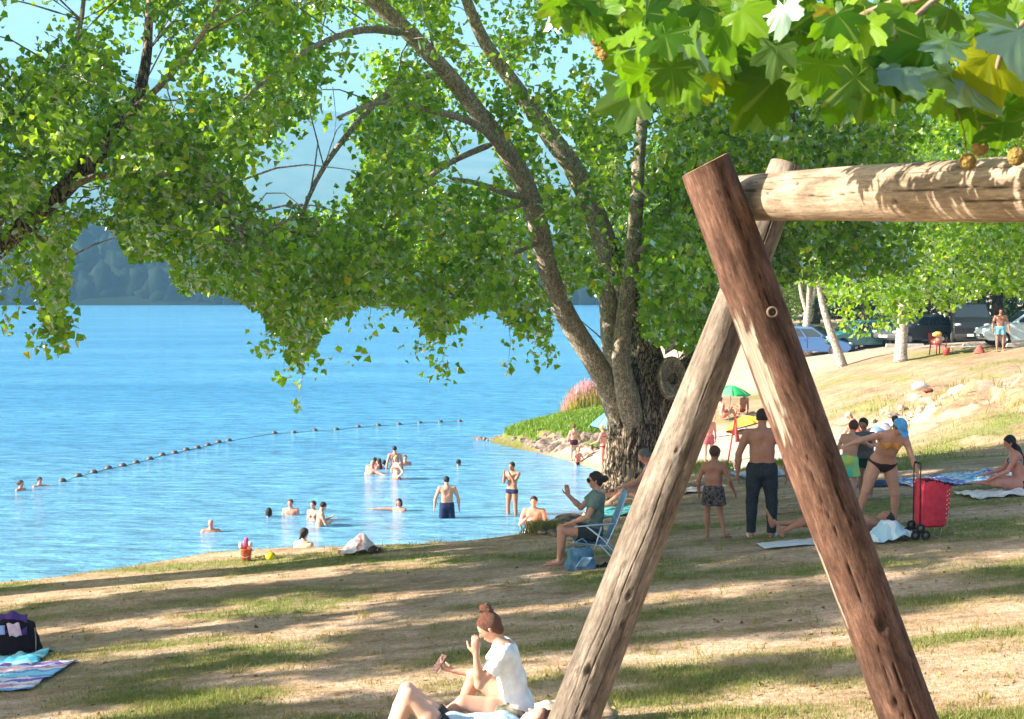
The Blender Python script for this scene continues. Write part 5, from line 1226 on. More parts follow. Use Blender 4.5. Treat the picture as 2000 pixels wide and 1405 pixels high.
# person lying behind him, legs toward the left
g1 = G(1635, 1050)
person('person lying on a towel behind the swing leg, bare feet pointing left', g1, R(90), H=1.68, skin='tan', hair='dark', vox=.014,
       pose=dict(torso=(0, -1, .12), side=(1, 0, 0), head=(0, -1, .2), look=(0, .2, 1), tL=(-.12, 1, .38), sL=(0, 1, -.55), tR=(.14, 1, .05), sR=(.04, 1, -.02), toeL=(0, .4, .9), toeR=(.1, .3, 1), aL=(-.4, .8, .1), fL=(.1, 1, 0), aR=(.5, .8, 0), fR=(0, 1, 0)), wear=[('shorts', BLACK_C, dict(len=.4))], lift=.02)
# two children embracing
g1 = G(1657, 985)
person('brown-haired child in turquoise and lime swim shorts, half hidden by the swing leg', g1, R(-35), H=1.28, kid=True, skin='fair', hair='brown', vox=.0125,
       pose=dict(torso=(.08, .08, 1), head=(.1, .2, 1), aR=(.7, .7, -.6), fR=(.6, .8, .3), aL=(-.5, .1, -1), fL=(-.2, .4, -1)), wear=[('shorts', mat('cloth_turquoise_lime', (.05, .48, .40), .8, scale=5, c2=(.45, .62, .10), detail=1), dict(len=.75, flare=.04))])
g1 = G(1691, 976)
person('dark-haired child in a grey sun top facing the child in turquoise shorts', g1, R(150), H=1.27, kid=True, skin='tan', hair='black', vox=.0125,
       pose=dict(torso=(.06, .1, 1), head=(.05, .2, 1), aR=(.3, .6, -.8), fR=(-.3, 1, 0), aL=(-.3, .7, -.6), fL=(.2, 1, .1)), wear=[('tshirt', GREYC, dict(sleeve=.03)), ('shorts', cloth('dark_green', (.01, .05, .045)), dict(len=.5))])
# woman with the blue cap
g1 = G(1722, 1031)
BIK = mat('cloth_orange_print', (.55, .16, .03), .8, scale=22, c2=(.62, .36, .08), detail=2)
BROWN_C = cloth('brown_bikini', (.05, .025, .03))
thc, Jc, shc = person('woman in a blue cap and orange bikini bending toward the red trolley', g1, R(186), H=1.72, sex='f', mass=1.08, skin='fair', hair='dark', style='bun', vox=.0115,
       pose=dict(torso=(-.12, .50, 1), chest=(-.10, .72, 1), head=(-.22, .75, .6), look=(-.3, .6, -1), tL=(-.20, .10, -1), sL=(-.05, -.14, -1), tR=(.40, .12, -1), sR=(.22, -.12, -1), toeL=(-.3, 1, 0), toeR=(.35, 1, 0),
                 aL=(-.32, .22, -1), fL=(-.30, .15, -1), aR=(.95, .35, -.15), fR=(1, .1, -.32), hR=(1, .2, -.5), curl=.5), wear=[('bikini_top', BIK), ('bikini_bottom', BROWN_C), ('cap', cloth('sky_blue', (.10, .33, .66)))])
# woman on the right
g1 = G(1990, 958)
person('woman with long dark curls sitting cross-legged on a white towel at the right', g1, R(80), H=1.66, sex='f', skin='pink', hair='black', style='long', vox=.013,
       pose=dict(torso=(0, .08, 1), chest=(0, .2, 1), head=(0, .45, 1), look=(0, 1, -.7), tL=(-.55, 1, .12), sL=(.8, .35, -.12), tR=(.55, 1, .12), sR=(-.8, .2, -.05), aL=(-.12, .55, -1), fL=(0, 1, -.5), aR=(.12, .55, -1), fR=(0, 1, -.4)), wear=[('bikini_top', mat('cloth_bw_print', (.02, .02, .02), .8, scale=26, c2=(.5, .5, .48), detail=1)), ('bikini_bottom', BLACK_C)])
# the pair in front
WT = cloth('white_cotton', (.78, .78, .77), scale=8); LB = cloth('pale_blue_shirt', (.40, .55, .66), scale=6); DG = cloth('charcoal', (.03, .035, .04))
g1 = Vector((.03, 10.86, gz(.03, 10.86)))
tht, Jt, sht = person('woman in a white t-shirt with an auburn top knot, sitting and looking at a phone', g1, R(84), H=1.68, sex='f', skin='fair', hair='auburn', style='updo', vox=.0085,
       pose=dict(torso=(0, .10, 1), chest=(0, .30, 1), hside=(1, .10, 0), head=(0, .66, 1), look=(0, 1, -.95), tL=(-.16, 1, .22), sL=(.10, .5, -.4), tR=(.10, 1, .62), sR=(.05, .42, -1),
                 aL=(-.18, .62, -.80), fL=(-.02, .10, 1), hL=(.1, .05, 1), aR=(.1, .55, -.9), fR=(-.05, 1, .10), hR=(0, 1, .25), curl=1.5),
       wear=[('tshirt', WT, dict(hem=-.01)), ('shorts', mat('cloth_pattern_shorts', (.10, .09, .05), .85, scale=20, c2=(.45, .40, .28), detail=2), dict(len=.40, flare=.02, swim=0))])
ph = world_of(tht, Jt, sht, 'wrR') ; hd_ = tht.matrix_basis.to_3x3() @ Vector(Jt['hdirR'])
pc = ph + hd_ * .12 + Vector((0, -.01, .035)); pm = MB(); pr_ = Matrix.Rotation(R(128), 3, 'Z') @ Matrix.Rotation(R(-48), 3, 'X')
pm.box((0, 0, 0), (.074, .15, .009), pr_); phone = pm.obj('phone', mat('phone_case', (.03, .012, .015), .4, scale=60, c2=(.14, .07, .06), detail=1), None, bevel=.004); phone.location = pc
tag(phone, 'dark patterned phone held by the woman in the white t-shirt', 'phone')
g1 = Vector((-.47, 10.52, gz(-.47, 10.52)))
thl, Jl, shl = person('person in a pale blue shirt and charcoal shorts lying back with knees up', g1, R(91), H=1.72, skin='pale', hair='auburn', style='bob', vox=.0095,
       pose=dict(torso=(0, -1, .04), side=(1, 0, 0), head=(0, -1, .35), look=(0, .55, 1), tL=(-.08, 1, 1.12), sL=(0, .38, -1), tR=(.14, 1, .95), sR=(.0, .45, -1), aL=(-.35, .9, -.1), fL=(.25, .75, .25), aR=(.6, .6, -.1), fR=(-.5, .8, .3), toeL=(0, 1, 0), toeR=(0, 1, 0)),
       wear=[('tshirt', LB, dict(hem=-.02)), ('shorts', DG, dict(len=.36, flare=.022, swim=0))], lift=.03)
# ---- far people on the beach and by the cars
g1 = G(1953, 687)
person('bare-chested man in light blue shorts standing in front of the parked hatchback', g1, R(175), H=1.76, mass=1.1, skin='tan', hair='dark', vox=.02, pose=dict(aR=(.35, 0, -1), fR=(.1, .3, -1), aL=(-.35, .1, -1), fL=(-.1, .3, -1)), wear=[('shorts', cloth('light_blue', (.20, .50, .62)))])
g1 = G(1675, 862)
person('person in a white hat and coral top sitting bent forward on the sand', g1, R(70), H=1.65, sex='f', skin='pink', hair='blond', style='bob', vox=.02, pose=dict(SIT_FRONT, torso=(0, .25, 1), chest=(0, .5, 1), head=(0, .9, 1), look=(0, 1, -.8), aL=(-.1, 1, -.5), fL=(0, 1, -.1), aR=(.1, 1, -.5), fR=(0, 1, -.1)), wear=[('top', CORAL), ('cap', cloth('white_hat', (.75, .73, .72)), dict(sunhat=1))])
g1 = G(1449, 812)
person('dark-haired person sitting in the sand above the yellow umbrella', g1, R(40), H=1.6, skin='tan', hair='dark', vox=.022, pose=dict(SIT_FRONT, torso=(0, -.3, 1)), wear=[('briefs', RED_C)])
g1 = G(1412, 822)
person('pink person sitting beneath the green umbrella', g1, R(-60), H=1.6, sex='f', skin='pink', hair='brown', style='bun', vox=.022, pose=dict(SIT_FRONT, torso=(0, -.3, 1), aL=(-.2, -.5, -1), aR=(.2, -.5, -1)), wear=[('bikini_bottom', CORAL), ('bikini_top', CORAL)])
g1 = G(1384, 905)
person('person standing on the sand, partly hidden behind the grey swing leg', g1, R(10), H=1.6, skin='pink', hair='dark', vox=.022, wear=[('shorts', cloth('rose', (.45, .12, .14)))])
# ------------------------------------------------------------------ cloth lying about
def towel(name, label, cat, c, sx, sy, rot, mt, amp=.02, lump=0, seed=1, nu=40, nv=30, group=None, thick=.006, clear=.018):
    """a wrinkled sheet that follows the ground"""
    c = Vector(c); ca, sa = math.cos(rot), math.sin(rot)
    U, Vv = np.meshgrid(np.linspace(-.5, .5, nu), np.linspace(-.5, .5, nv))
    ex = 1 + .05 * (fbm(Vv * 5, U * 0, 1, seed) - .5); x = U * sx * ex; y = Vv * sy * (1 + .06 * (fbm(U * 5, Vv * 0, 1, seed + 2) - .5))
    fold = amp * (np.abs(fbm(x * 3.5, y * 3.5, 1.2, seed, 3) - .5) * 3) + lump * np.exp(-((U / .33) ** 2 + (Vv / .33) ** 2)) * (.55 + .9 * fbm(x * 5, y * 5, 1, seed + 4, 3))
    wx = c.x + x * ca - y * sa; wy = c.y + x * sa + y * ca; z = height(wx, wy) + clear + fold
    Vt = np.stack([wx - c.x, wy - c.y, z - c.z], -1).reshape(-1, 3); ii = np.arange(nu * nv).reshape(nv, nu)
    q = np.stack([ii[:-1, :-1], ii[:-1, 1:], ii[1:, 1:], ii[1:, :-1]], -1).reshape(-1, 4)
    o = mesh_np(name, Vt, q, 4, mt, None, True); o.location = c; attr(o, 'u', (U + .5).ravel()); attr(o, 'v', (Vv + .5).ravel())
    m = o.modifiers.new('solid', 'SOLIDIFY'); m.thickness = thick; m.offset = -1
    return tag(o, label, cat, group)
def stripes(name, cols, along='v', n=1.0, blot=0):
    m = bpy.data.materials.new(name); t, N, L = nt(m); b = N['Principled BSDF']; b.inputs['Roughness'].default_value = .9; b.inputs['Specular IOR Level'].default_value = .1
    a = N.new('ShaderNodeAttribute'); a.attribute_name = along; mu = N.new('ShaderNodeMath'); mu.operation = 'MULTIPLY'; mu.inputs[1].default_value = n; L.new(a.outputs['Fac'], mu.inputs[0])
    src = mu.outputs[0]
    if blot:
        tc = N.new('ShaderNodeTexCoord'); nz = N.new('ShaderNodeTexNoise'); nz.inputs['Scale'].default_value = 7; L.new(tc.outputs['Object'], nz.inputs['Vector'])
        ad = N.new('ShaderNodeMath'); ad.operation = 'MULTIPLY_ADD'; L.new(nz.outputs['Fac'], ad.inputs[0]); ad.inputs[1].default_value = blot; L.new(src, ad.inputs[2]); src = ad.outputs[0]
    fr = N.new('ShaderNodeMath'); fr.operation = 'FRACT'; L.new(src, fr.inputs[0])
    r = N.new('ShaderNodeValToRGB'); r.color_ramp.interpolation = 'CONSTANT'; L.new(fr.outputs[0], r.inputs[0]); e = r.color_ramp.elements; k = len(cols)
    e[0].position = 0; e[0].color = (*cols[0], 1); e[1].position = 1 / k; e[1].color = (*cols[1], 1)
    for i, c in enumerate(cols[2:], 2): q = e.new(i / k); q.color = (*c, 1)
    L.new(r.outputs[0], b.inputs['Base Color'])
    n2 = N.new('ShaderNodeTexNoise'); n2.inputs['Scale'].default_value = 60; bp = N.new('ShaderNodeBump'); bp.inputs['Strength'].default_value = .3; bp.inputs['Distance'].default_value = .01
    L.new(n2.outputs['Fac'], bp.inputs['Height']); L.new(bp.outputs[0], b.inputs['Normal'])
    return m
WH = (.72, .70, .74); BL = (.16, .33, .66); LBc = (.28, .60, .78); PU = (.22, .14, .48); PK = (.62, .30, .42); CR = (.70, .62, .42); TQ = (.12, .55, .60)
g = G(20, 1335)
towel('beach_towel', 'striped white, blue and purple beach towel lying in front of the backpack', 'towel', (g.x - .55, g.y + .25, g.z), 1.9, 1.15, R(-6), stripes('towel_stripes_a', [LBc, BL, WH, PK, WH, PU, WH, BL, LBc], 'v', 1.6, .25), .035, 0, 3)
g = G(10, 1302)
towel('beach_towel', 'turquoise towel crumpled against the dark backpack', 'towel', (g.x - .3, g.y + .12, g.z), 1.3, .55, R(3), stripes('towel_aqua', [(.12, .50, .62), (.30, .66, .74), (.10, .42, .58), (.45, .70, .74)], 'v', 1.2, .5), .06, .03, 5)
g = G(1232, 1000)
towel('beach_towel', 'turquoise towel under the man sitting beside the tree trunk', 'towel', g, 1.25, .95, R(4), stripes('towel_teal', [TQ, (.2, .62, .66)], 'v', 3, .2), .04, .02, 7)
g = G(1560, 1064)
towel('beach_towel', 'pale towel under the person lying behind the swing leg', 'towel', (g.x + .25, g.y + .02, g.z), 1.5, .5, R(2), stripes('towel_pale', [(.5, .56, .6), (.66, .68, .7)], 'v', 4), .02, 0, 9)
g = G(1738, 1056)
towel('cloth_heap', 'pale blue and white cloth heaped at the feet of the capped woman', 'towel', g, .62, .5, R(10), stripes('heap_blue', [(.40, .60, .70), (.62, .72, .76), (.36, .56, .68)], 'u', 2.5, .8), .10, .24, 11, 44, 40)
g = G(1880, 938)
towel('beach_blanket', 'long blue, white and purple blanket spread between the trolley and the seated woman', 'blanket', g, 2.1, 1.5, R(3), stripes('blanket', [BL, WH, LBc, BL, WH, PU, LBc, WH, PU], 'u', 1.5, .9), .03, 0, 13)
g = G(1720, 946)
towel('beach_blanket', 'dark blue blanket lying beyond the capped woman', 'blanket', g, 1.5, .8, R(2), stripes('blanket_dark', [(.03, .05, .12), (.05, .08, .2), (.16, .2, .3)], 'u', 2, .6), .02, 0, 14)
g = G(1968, 966)
towel('beach_towel', 'white towel under the woman sitting at the right edge', 'towel', g, 1.35, .9, R(5), stripes('towel_white', [(.74, .66, .66), (.8, .76, .75)], 'v', 3), .05, .02, 15)
g = G(700, 1080)
towel('cloth_heap', 'heap of pink and white towels left on the bank by the water', 'towel', g, .58, .5, R(5), stripes('heap_pink', [(.74, .60, .62), (.80, .78, .76), (.62, .24, .26), (.8, .72, .7)], 'u', 2, 1.2), .07, .22, 17, 44, 36)
g = G(728, 1081)
towel('shade_sheet', 'dark sheet standing in for the shade beside the pink and white towel heap', 'cloth', g, .26, .2, R(3), cloth('heap_shade', (.06, .04, .035)), .04, .08, 18, 20, 16)  # dark sheet laid where the towel heap casts its shadow
g = G(940, 1404)
towel('beach_blanket', 'faded brown blanket under the reclining pair', 'blanket', (g.x - .1, g.y - .45, g.z), 2.35, 1.3, R(2), stripes('blanket_brown', [(.22, .15, .10), (.34, .25, .18), (.26, .18, .14)], 'v', 3, .5), .03, 0, 21, clear=.006)
g = G(1060, 1398)
towel('cloth_heap', 'cream cloth crumpled behind the woman in the white t-shirt', 'towel', (g.x, g.y + .1, g.z), .36, .3, R(10), cloth('cream', (.50, .42, .34)), .04, .05, 22, 24, 20)
towel('cloth_heap', 'pale blue cloth under the head of the lying person', 'towel', (g.x + .02, 10.6, gz(g.x, 10.6)), .50, .40, R(0), cloth('pale_blue', (.22, .45, .66)), .04, .04, 23, 24, 20)
g = G(1523, 925)
towel('beach_towel', 'pink and blue towel on the sand beyond the man in jeans', 'towel', g, 1.6, 1.2, R(8), stripes('towel_pinkblue', [(.6, .25, .3), (.3, .45, .7), (.7, .6, .62)], 'u', 3, .8), .05, .05, 24)
g = G(1345, 962)
towel('beach_towel', 'white and rose towel at the edge of the grass beside the swing leg', 'towel', g, 1.1, .6, R(3), stripes('towel_rose', [(.72, .62, .64), (.62, .34, .38), (.76, .7, .7)], 'u', 3, .8), .05, .05, 25)
g = G(1430, 846)
towel('beach_towel', 'faded towel on the sand in front of the yellow umbrella', 'towel', g, 1.8, 1.2, R(8), stripes('towel_faded', [(.5, .4, .38), (.66, .6, .56)], 'u', 3, .8), .05, .03, 26)

# ------------------------------------------------------------------ bags, toys, chair
def lumpy(fn, n=24, m=16):
    g = MB(); V = []
    for j in range(m + 1):
        for i in range(n): V.append(fn(2 * math.pi * i / n, j / m))
    g.add(V, [(j * n + i, j * n + (i + 1) % n, (j + 1) * n + (i + 1) % n, (j + 1) * n + i) for j in range(m) for i in range(n)] + [tuple(range(m * n, (m + 1) * n))])
    return g
g = G(30, 1283); bp_t = thing('backpack', 'dark backpack with a violet flap standing on the lawn at the left edge', 'backpack', (g.x - .05, g.y + .15, g.z), R(12))
def bpf(a, t):
    w = .27 * (1 - .35 * t ** 2.2); d = .16 * (1 - .3 * t ** 2); e = .75
    x = w * math.copysign(abs(math.cos(a)) ** e, math.cos(a)); y = d * math.copysign(abs(math.sin(a)) ** e, math.sin(a))
    q = 1 + .05 * math.sin(a * 5 + t * 7) + .03 * math.sin(t * 15 + a * 2)
    return (x * q * (1 if t < 1 else .7), y * q, t * .40 - .05 * max(0, math.cos(a)) * t)
lumpy(bpf).obj('bag_body', cloth('black_plum', (.018, .010, .016)), bp_t, True)
fl = MB(); fl.grid(lambda u, v: ((u - .5) * .36 * (1 - .1 * v) - .04, -.15 + .27 * v, .36 + .10 * math.sin(math.pi * min(v * .75 + .05, 1)) + .012 * math.sin(u * 14) - .10 * abs(u - .5) - .10 * (1 - v) ** 3), 18, 14)
fl.obj('flap', stripes('flap_violet', [(.12, .05, .22), (.12, .05, .22)], 'u'), bp_t, True, solid=.008)
fb = MB(); fb.grid(lambda u, v: (-.06 + .13 * u + .03 * v, -.215 - .01 * v, .38 - .14 * v + .01 * math.sin(u * 9)), 8, 8); fb.obj('cloth_flag', cloth('pink_white', (.75, .50, .56)), bp_t, True, solid=.005)
fs = MB(); fs.grid(lambda u, v: (-.24 + .16 * u, -.20 - .01 * v, .36 - .1 * v), 6, 6); fs.obj('side_flap', cloth('lilac', (.40, .45, .72)), bp_t, True, solid=.005)
st = MB(); st.tube([(.22, -.12, .30), (.235, -.16, .18), (.23, -.15, .02)], .006, 6); st.obj('strap', cloth('tan_cord', (.4, .33, .2)), bp_t, True)
sb = MB(); sb.tube([(.30, -.02, .02), (.38, -.04, .035), (.46, -.03, .015)], [.035, .03, .012], 10, flat=.6); o = sb.obj('sandal', cloth('sandal', (.02, .018, .02)), None, True); o.location = bp_t.location
tag(o, 'black sandal lying just right of the dark backpack', 'sandal')

# folding chair
ch = thing('folding_chair', 'pale blue folding beach chair holding the woman with sunglasses', 'chair', tuple(cpl), R(90))
zs = sh_seat = float(0.34)
tubem = mat('blue_white_tube', (.42, .52, .62), .35, .05, metal=.4, spec=.5); fabm = mat('chair_fabric_blue', (.16, .34, .56), .7, scale=30, c2=(.34, .50, .66), stretch=(1, 4, 4))
def T(pts, name='frame_tube', r=.011):
    q = MB(); q.tube(pts, r, 8); q.obj(name, tubem, ch, True)
for s in (-.27, .27):
    T([(s, .26, .36), (s, .0, .32), (s, -.16, .31), (s, -.30, .62), (s, -.42, .98)], 'side_rail'); T([(s, .24, .35), (s, .24, .56), (s, .02, .58), (s, -.27, .60)], 'armrest')
    T([(s, .22, .01), (s, -.02, .30), (s, -.10, .56)], 'leg'); T([(s, -.48, .01), (s, -.28, .20), (s, -.12, .40), (s, .10, .57)], 'leg'); T([(s, -.36, .01), (s, -.22, .18), (s, -.08, .33)], 'leg')
for y, z in ((.26, .36), (-.42, .98), (.22, .012), (-.48, .012), (-.30, .62)): T([(-.27, y, z), (.27, y, z)], 'crossbar')
q = MB(); q.grid(lambda u, v: ((u - .5) * .52, .26 - .43 * v, .355 - .045 * v - .035 * math.sin(math.pi * u) * math.sin(math.pi * v)), 10, 10); q.obj('seat', fabm, ch, True, solid=.006)
q = MB(); q.grid(lambda u, v: ((u - .5) * .52, -.18 - .24 * v - .03 * math.sin(math.pi * u), .34 + .63 * v), 10, 14); q.obj('backrest', fabm, ch, True, solid=.006)
g = G(1136, 1112); bag = thing('tote_bag', 'blue denim tote bag slumped under the folding chair', 'bag', tuple(g), R(5))
def bgf(a, t):
    w = .20 * (1 - .30 * t) * (1.0 + .08 * math.sin(3 * a)); d = .11 * (1 - .35 * t)
    x = w * math.copysign(abs(math.cos(a)) ** .7, math.cos(a)); y = d * math.copysign(abs(math.sin(a)) ** .8, math.sin(a)); q = 1 + .07 * math.sin(a * 4 + t * 9) + .04 * math.sin(a * 9)
    return (x * q - .03 * t, y * q, t * (.27 + .02 * math.sin(a * 2)))
lumpy(bgf, 32, 18).obj('bag_body', mat('cloth_denim_bag', (.05, .13, .22), .85, scale=9, c2=(.14, .28, .40), bump=.5), bag, True)
q = MB(); q.tube([(-.08, -.05, .26), (-.07, -.05, .36), (0, -.05, .40), (.06, -.05, .35), (.07, -.05, .26)], .009, 6); q.obj('handle', MATS['cloth_denim_bag'], bag, True)
q = MB(); q.grid(lambda u, v: (-.10 + .14 * u + .09 * v, -.125 + .015 * math.sin(u * 3) - .012, .05 + .12 * v), 8, 6); q.obj('pocket', cloth('denim_pale', (.22, .38, .50)), bag, True, solid=.008)
q = MB(); q.tube([(.20, .02, .02), (.30, .0, .06), (.38, -.02, .02)], [.05, .05, .02], 10, flat=.7); o = q.obj('shoe', BLACK_C, None, True); o.location = bag.location; tag(o, 'black shoe behind the blue tote bag', 'shoe')
# cigarette hand detail: a pale blue object held up
hp = world_of(*(lambda a: a)((th, J, sh)), 'wrR')

# trolley
g = G(1815, 1053); tr = thing('shopping_trolley', 'red shopping trolley with black wheels standing open on the lawn', 'trolley', tuple(g), R(8)); tr.scale = (.92, .92, .95)
red = mat('trolley_red', (.42, .022, .05), .75, scale=14, c2=(.52, .035, .065), bump=.4, bscale=24)
q = MB(); prof = []
V = []
for z, x0, x1, d in [(.17, -.12, .15, .10), (.20, -.15, .18, .14), (.45, -.17, .22, .155), (.72, -.16, .24, .16), (.80, -.14, .25, .15)]:
    for x, y in ((x0, -d), ((x0 * .6 + x1 * .4), -d * 1.10), (x1, -d * .92), (x1 + .015, 0), (x1, d * .92), ((x0 + x1) / 2, d * 1.1), (x0, d), (x0 - .01, 0)): V.append((x + rnd.uniform(-.006, .006), y, z - (.05 if (x > .1 and z > .7) else 0)))
q.add(V, [(j * 8 + i, j * 8 + (i + 1) % 8, (j + 1) * 8 + (i + 1) % 8, (j + 1) * 8 + i) for j in range(4) for i in range(8)] + [tuple(reversed(range(8)))]); q.obj('bag_body', red, tr, False, solid=.008, bevel=.012)
q = MB()
for i in range(9): q.ell((-.12 + .045 * i, -.14 + rnd.uniform(-.02, .02), .80 - .006 * i + rnd.uniform(0, .015)), (.03, .03, .018), 8, 6, jit=.15)
q.obj('drawstring_hem', BLACK_C, tr, True)
q = MB(); q.tube([(-.19, -.11, .05), (-.19, -.11, .98), (-.185, -.11, 1.03), (-.18, .11, 1.03), (-.19, .11, .98), (-.19, .11, .05)], .010, 8); q.obj('frame', mat('dark_tube', (.05, .015, .02), .4), tr, True)
q = MB(); q.tube([(-.185, -.06, 1.03), (-.185, .06, 1.03)], .018, 10); q.obj('handle_grip', BLACK_C, tr, True)
q = MB(); q.tube([(-.19, -.11, .10), (.10, -.11, .03), (.13, -.11, .14)], .008, 6); q.tube([(-.19, .11, .10), (.10, .11, .03), (.13, .11, .14)], .008, 6); q.obj('foot_rest', mat('steel_pale', (.4, .4, .4), .4, metal=.6), tr, True)
for yy in (-.15, .15):
    for (cx, cz) in ((-.27, .07), (-.12, .07), (-.20, .165)):
        rx = Matrix.Rotation(R(90), 3, 'X'); q = MB(); q.lathe((cx, yy, cz), [(.035, -.014), (.062, -.014), (.066, 0), (.062, .014), (.035, .014)], 20, rx); w = q.obj('wheel', mat('rubber', (.012, .012, .012), .7), tr, True)
        q = MB(); q.lathe((cx, yy, cz), [(0, -.016), (.034, -.012), (.034, .012), (0, .016)], 12, rx); q.obj('hub', mat('hub_grey', (.10, .10, .10), .5), w, True)
for i in range(7):
    for j in range(2):
        q = MB(); q.ell((.17 + .03 * j + .003 * i, -.155, .30 + .06 * i + .02 * j), (.008, .004, .008), 8, 5); q.obj('stud', mat('stud_white', (.7, .6, .6), .5), tr, True)
hl = world_of(thc, Jc, shc, 'wrL'); hdl = thc.matrix_basis.to_3x3() @ Vector(Jc['hdirL'])
q = MB(); q.ell((0, 0, 0), (.09, .05, .055), 12, 8, jit=.1); o = q.obj('blue_pouch', cloth('deep_blue', (.05, .09, .28)), None, True); o.location = hl + hdl * .12 + Vector((0, 0, -.02)); tag(o, 'dark blue pouch in the capped woman\'s lowered hand', 'pouch')

# toys on the bank
g = G(481, 1096); bk = thing('toy_bucket', 'orange-red toy bucket filled with pink and clear toys on the bank', 'bucket', tuple(g))
bm_ = mat('bucket_red', (.65, .13, .05), .4)
q = MB(); q.lathe((0, 0, 0), [(0, .005), (.062, .005), (.085, .17), (.09, .175), (.09, .185), (.083, .185), (.06, .02), (0, .02)], 24); q.obj('bucket', bm_, bk, True)
q = MB(); q.tube([(-.088, 0, .175), (-.09, -.04, .09), (0, -.09, .06), (.09, -.04, .09), (.088, 0, .175)], .004, 6); q.obj('handle', mat('white_plastic', (.7, .7, .7), .4), bk, True)
for (x, y, z, r_, c) in [(-.01, 0, .25, .045, 'pink_toy'), (.0, .02, .31, .032, 'pink_toy'), (-.075, 0, .23, .04, 'clear_toy'), (.06, 0, .24, .04, 'clear_toy')]:
    q = MB(); q.ell((x, y, z), (r_, r_ * .8, r_ * 1.25), 10, 8, jit=.12); q.tube([(x, y, z - .09), (x, y, z)], .012, 6); o = q.obj('toy', mat(c, (.8, .12, .32) if c == 'pink_toy' else (.72, .66, .66), .35), None, True)
    o.location = g; tag(o, {-.01: 'round pink toy standing in the orange bucket', .0: 'small pink toy poking highest out of the orange bucket', -.075: 'whitish toy at the left rim of the orange bucket', .06: 'whitish toy at the right rim of the orange bucket'}[x], 'toy')
g = G(528, 1092); q = MB(); q.lathe((0, 0, 0), [(.055, 0), (.085, .01), (.09, .05), (.06, .09), (.02, .105), (0, .105)], 14, Matrix.Rotation(R(20), 3, 'X')); q.tube([(-.08, 0, .05), (-.16, -.01, .03), (-.22, 0, .025)], .012, 6)
o = q.obj('sand_mould', mat('yellow_plastic', (.75, .58, .02), .4), None, True); o.location = g; tag(o, 'bright yellow sand scoop lying right of the toy bucket', 'toy')
g = W(1143, 903); q = MB(); q.lathe((0, 0, 0), [(0, .0), (.09, .0), (.12, .22), (.11, .22), (.085, .02)], 16); o = q.obj('blue_bucket', mat('blue_plastic', (.06, .40, .62), .4), None, True); o.location = g; tag(o, 'small blue bucket between the two sitting children', 'bucket')

# umbrellas
def umbrella(label, base, hpole, rad, drop, cols, tilt=(0, 0), ribs=8, rotz=0.0):
    t = thing('beach_umbrella', label, 'umbrella', tuple(base), rotz); Rt = Matrix.Rotation(tilt[0], 3, 'X') @ Matrix.Rotation(tilt[1], 3, 'Y')
    q = MB(); q.tube([Rt @ Vector((0, 0, -.1)), Rt @ Vector((0, 0, hpole + .06))], .018, 8); q.obj('pole', mat('white_pole', (.7, .7, .7), .5), t, True)
    for k in range(ribs):
        a0, a1 = 2 * math.pi * k / ribs, 2 * math.pi * (k + 1) / ribs; q = MB()
        def f(u, v, a0=a0, a1=a1):
            a = a0 + (a1 - a0) * u; r = rad * v * (1 - .05 * math.sin(math.pi * u) * v); return Rt @ Vector((r * math.cos(a), r * math.sin(a), hpole - drop * v ** 1.6))
        q.grid(f, 5, 7); c = cols[k % len(cols)]; q.obj('canopy_panel', c, t, True, solid=.004)
    return t
GR = cloth('umbrella_green', (.03, .42, .12)); YE = cloth('umbrella_yellow', (.80, .46, .05)); ORG = cloth('umbrella_orange', (.75, .25, .04)); UB = cloth('umbrella_blue', (.10, .32, .65)); CY = cloth('umbrella_cyan', (.15, .50, .72)); URED = cloth('umbrella_red', (.6, .06, .05))
g = G(1425, 822); u1 = umbrella('open green umbrella with white pole standing over the far sand', (g.x - .05, g.y, g.z), P(1430, 752, g.y).z - g.z, .78, .32, [GR, cloth('umbrella_pale_green', (.12, .52, .20))], (R(4), R(5)))
g = G(1460, 846); umbrella('yellow, orange and blue umbrella tilted low over the sand', (g.x, g.y, g.z), P(1448, 812, g.y).z - g.z, .85, .40, [ORG, YE, YE, UB, CY, UB, YE, YE], (R(14), R(10)), rotz=R(200))
g = W(1184, 900); umbrella('blue umbrella behind the woman in the red bikini, mostly hidden by the trunk', (g.x + .35, g.y + 3, .2), P(1190, 799, g.y + 3).z - .2, .9, .75, [UB, CY], (0, R(8)))
# red pole with a hanging flag
a = P(1437, 812, 36); e = P(1414, 935, 36); e.z = gz(e.x, 36); q = MB(); pt = thing('flag_pole', 'thin red pole stuck in the sand with a furled red flag', 'pole', tuple(e)); q.tube([Vector((0, 0, -.1)), a - e], .018, 8); q.obj('pole', mat('red_pole', (.45, .05, .04), .5), pt, True)
q = MB(); b0 = a - e; q.grid(lambda u, v: (b0.x - .02 + .10 * u * (.3 + v) + .01 * math.sin(v * 9), b0.y + .03 * math.sin(u * 6 + v * 4), b0.z - .05 - .62 * v), 6, 12); q.obj('flag', cloth('flag_red', (.45, .10, .10)), pt, True, solid=.006)
g = G(1722, 850); q = lumpy(lambda a, t: (.42 * math.cos(a) * (1 - .45 * t) * (1 + .1 * math.sin(3 * a)), .26 * math.sin(a) * (1 - .4 * t), .34 * t + .03 * math.sin(a * 2)), 20, 10); o = q.obj('beach_bag', stripes('bag_blue', [(.10, .18, .6), (.65, .7, .78), (.3, .25, .65)], 'u'), None, True)
n_ = len(o.data.vertices); attr(o, 'u', [(v.co.x + v.co.z * 1.6 + 1) % 1 for v in o.data.vertices]); o.location = g; tag(o, 'blue and white beach bag lying on the sand left of the blue cap', 'bag')
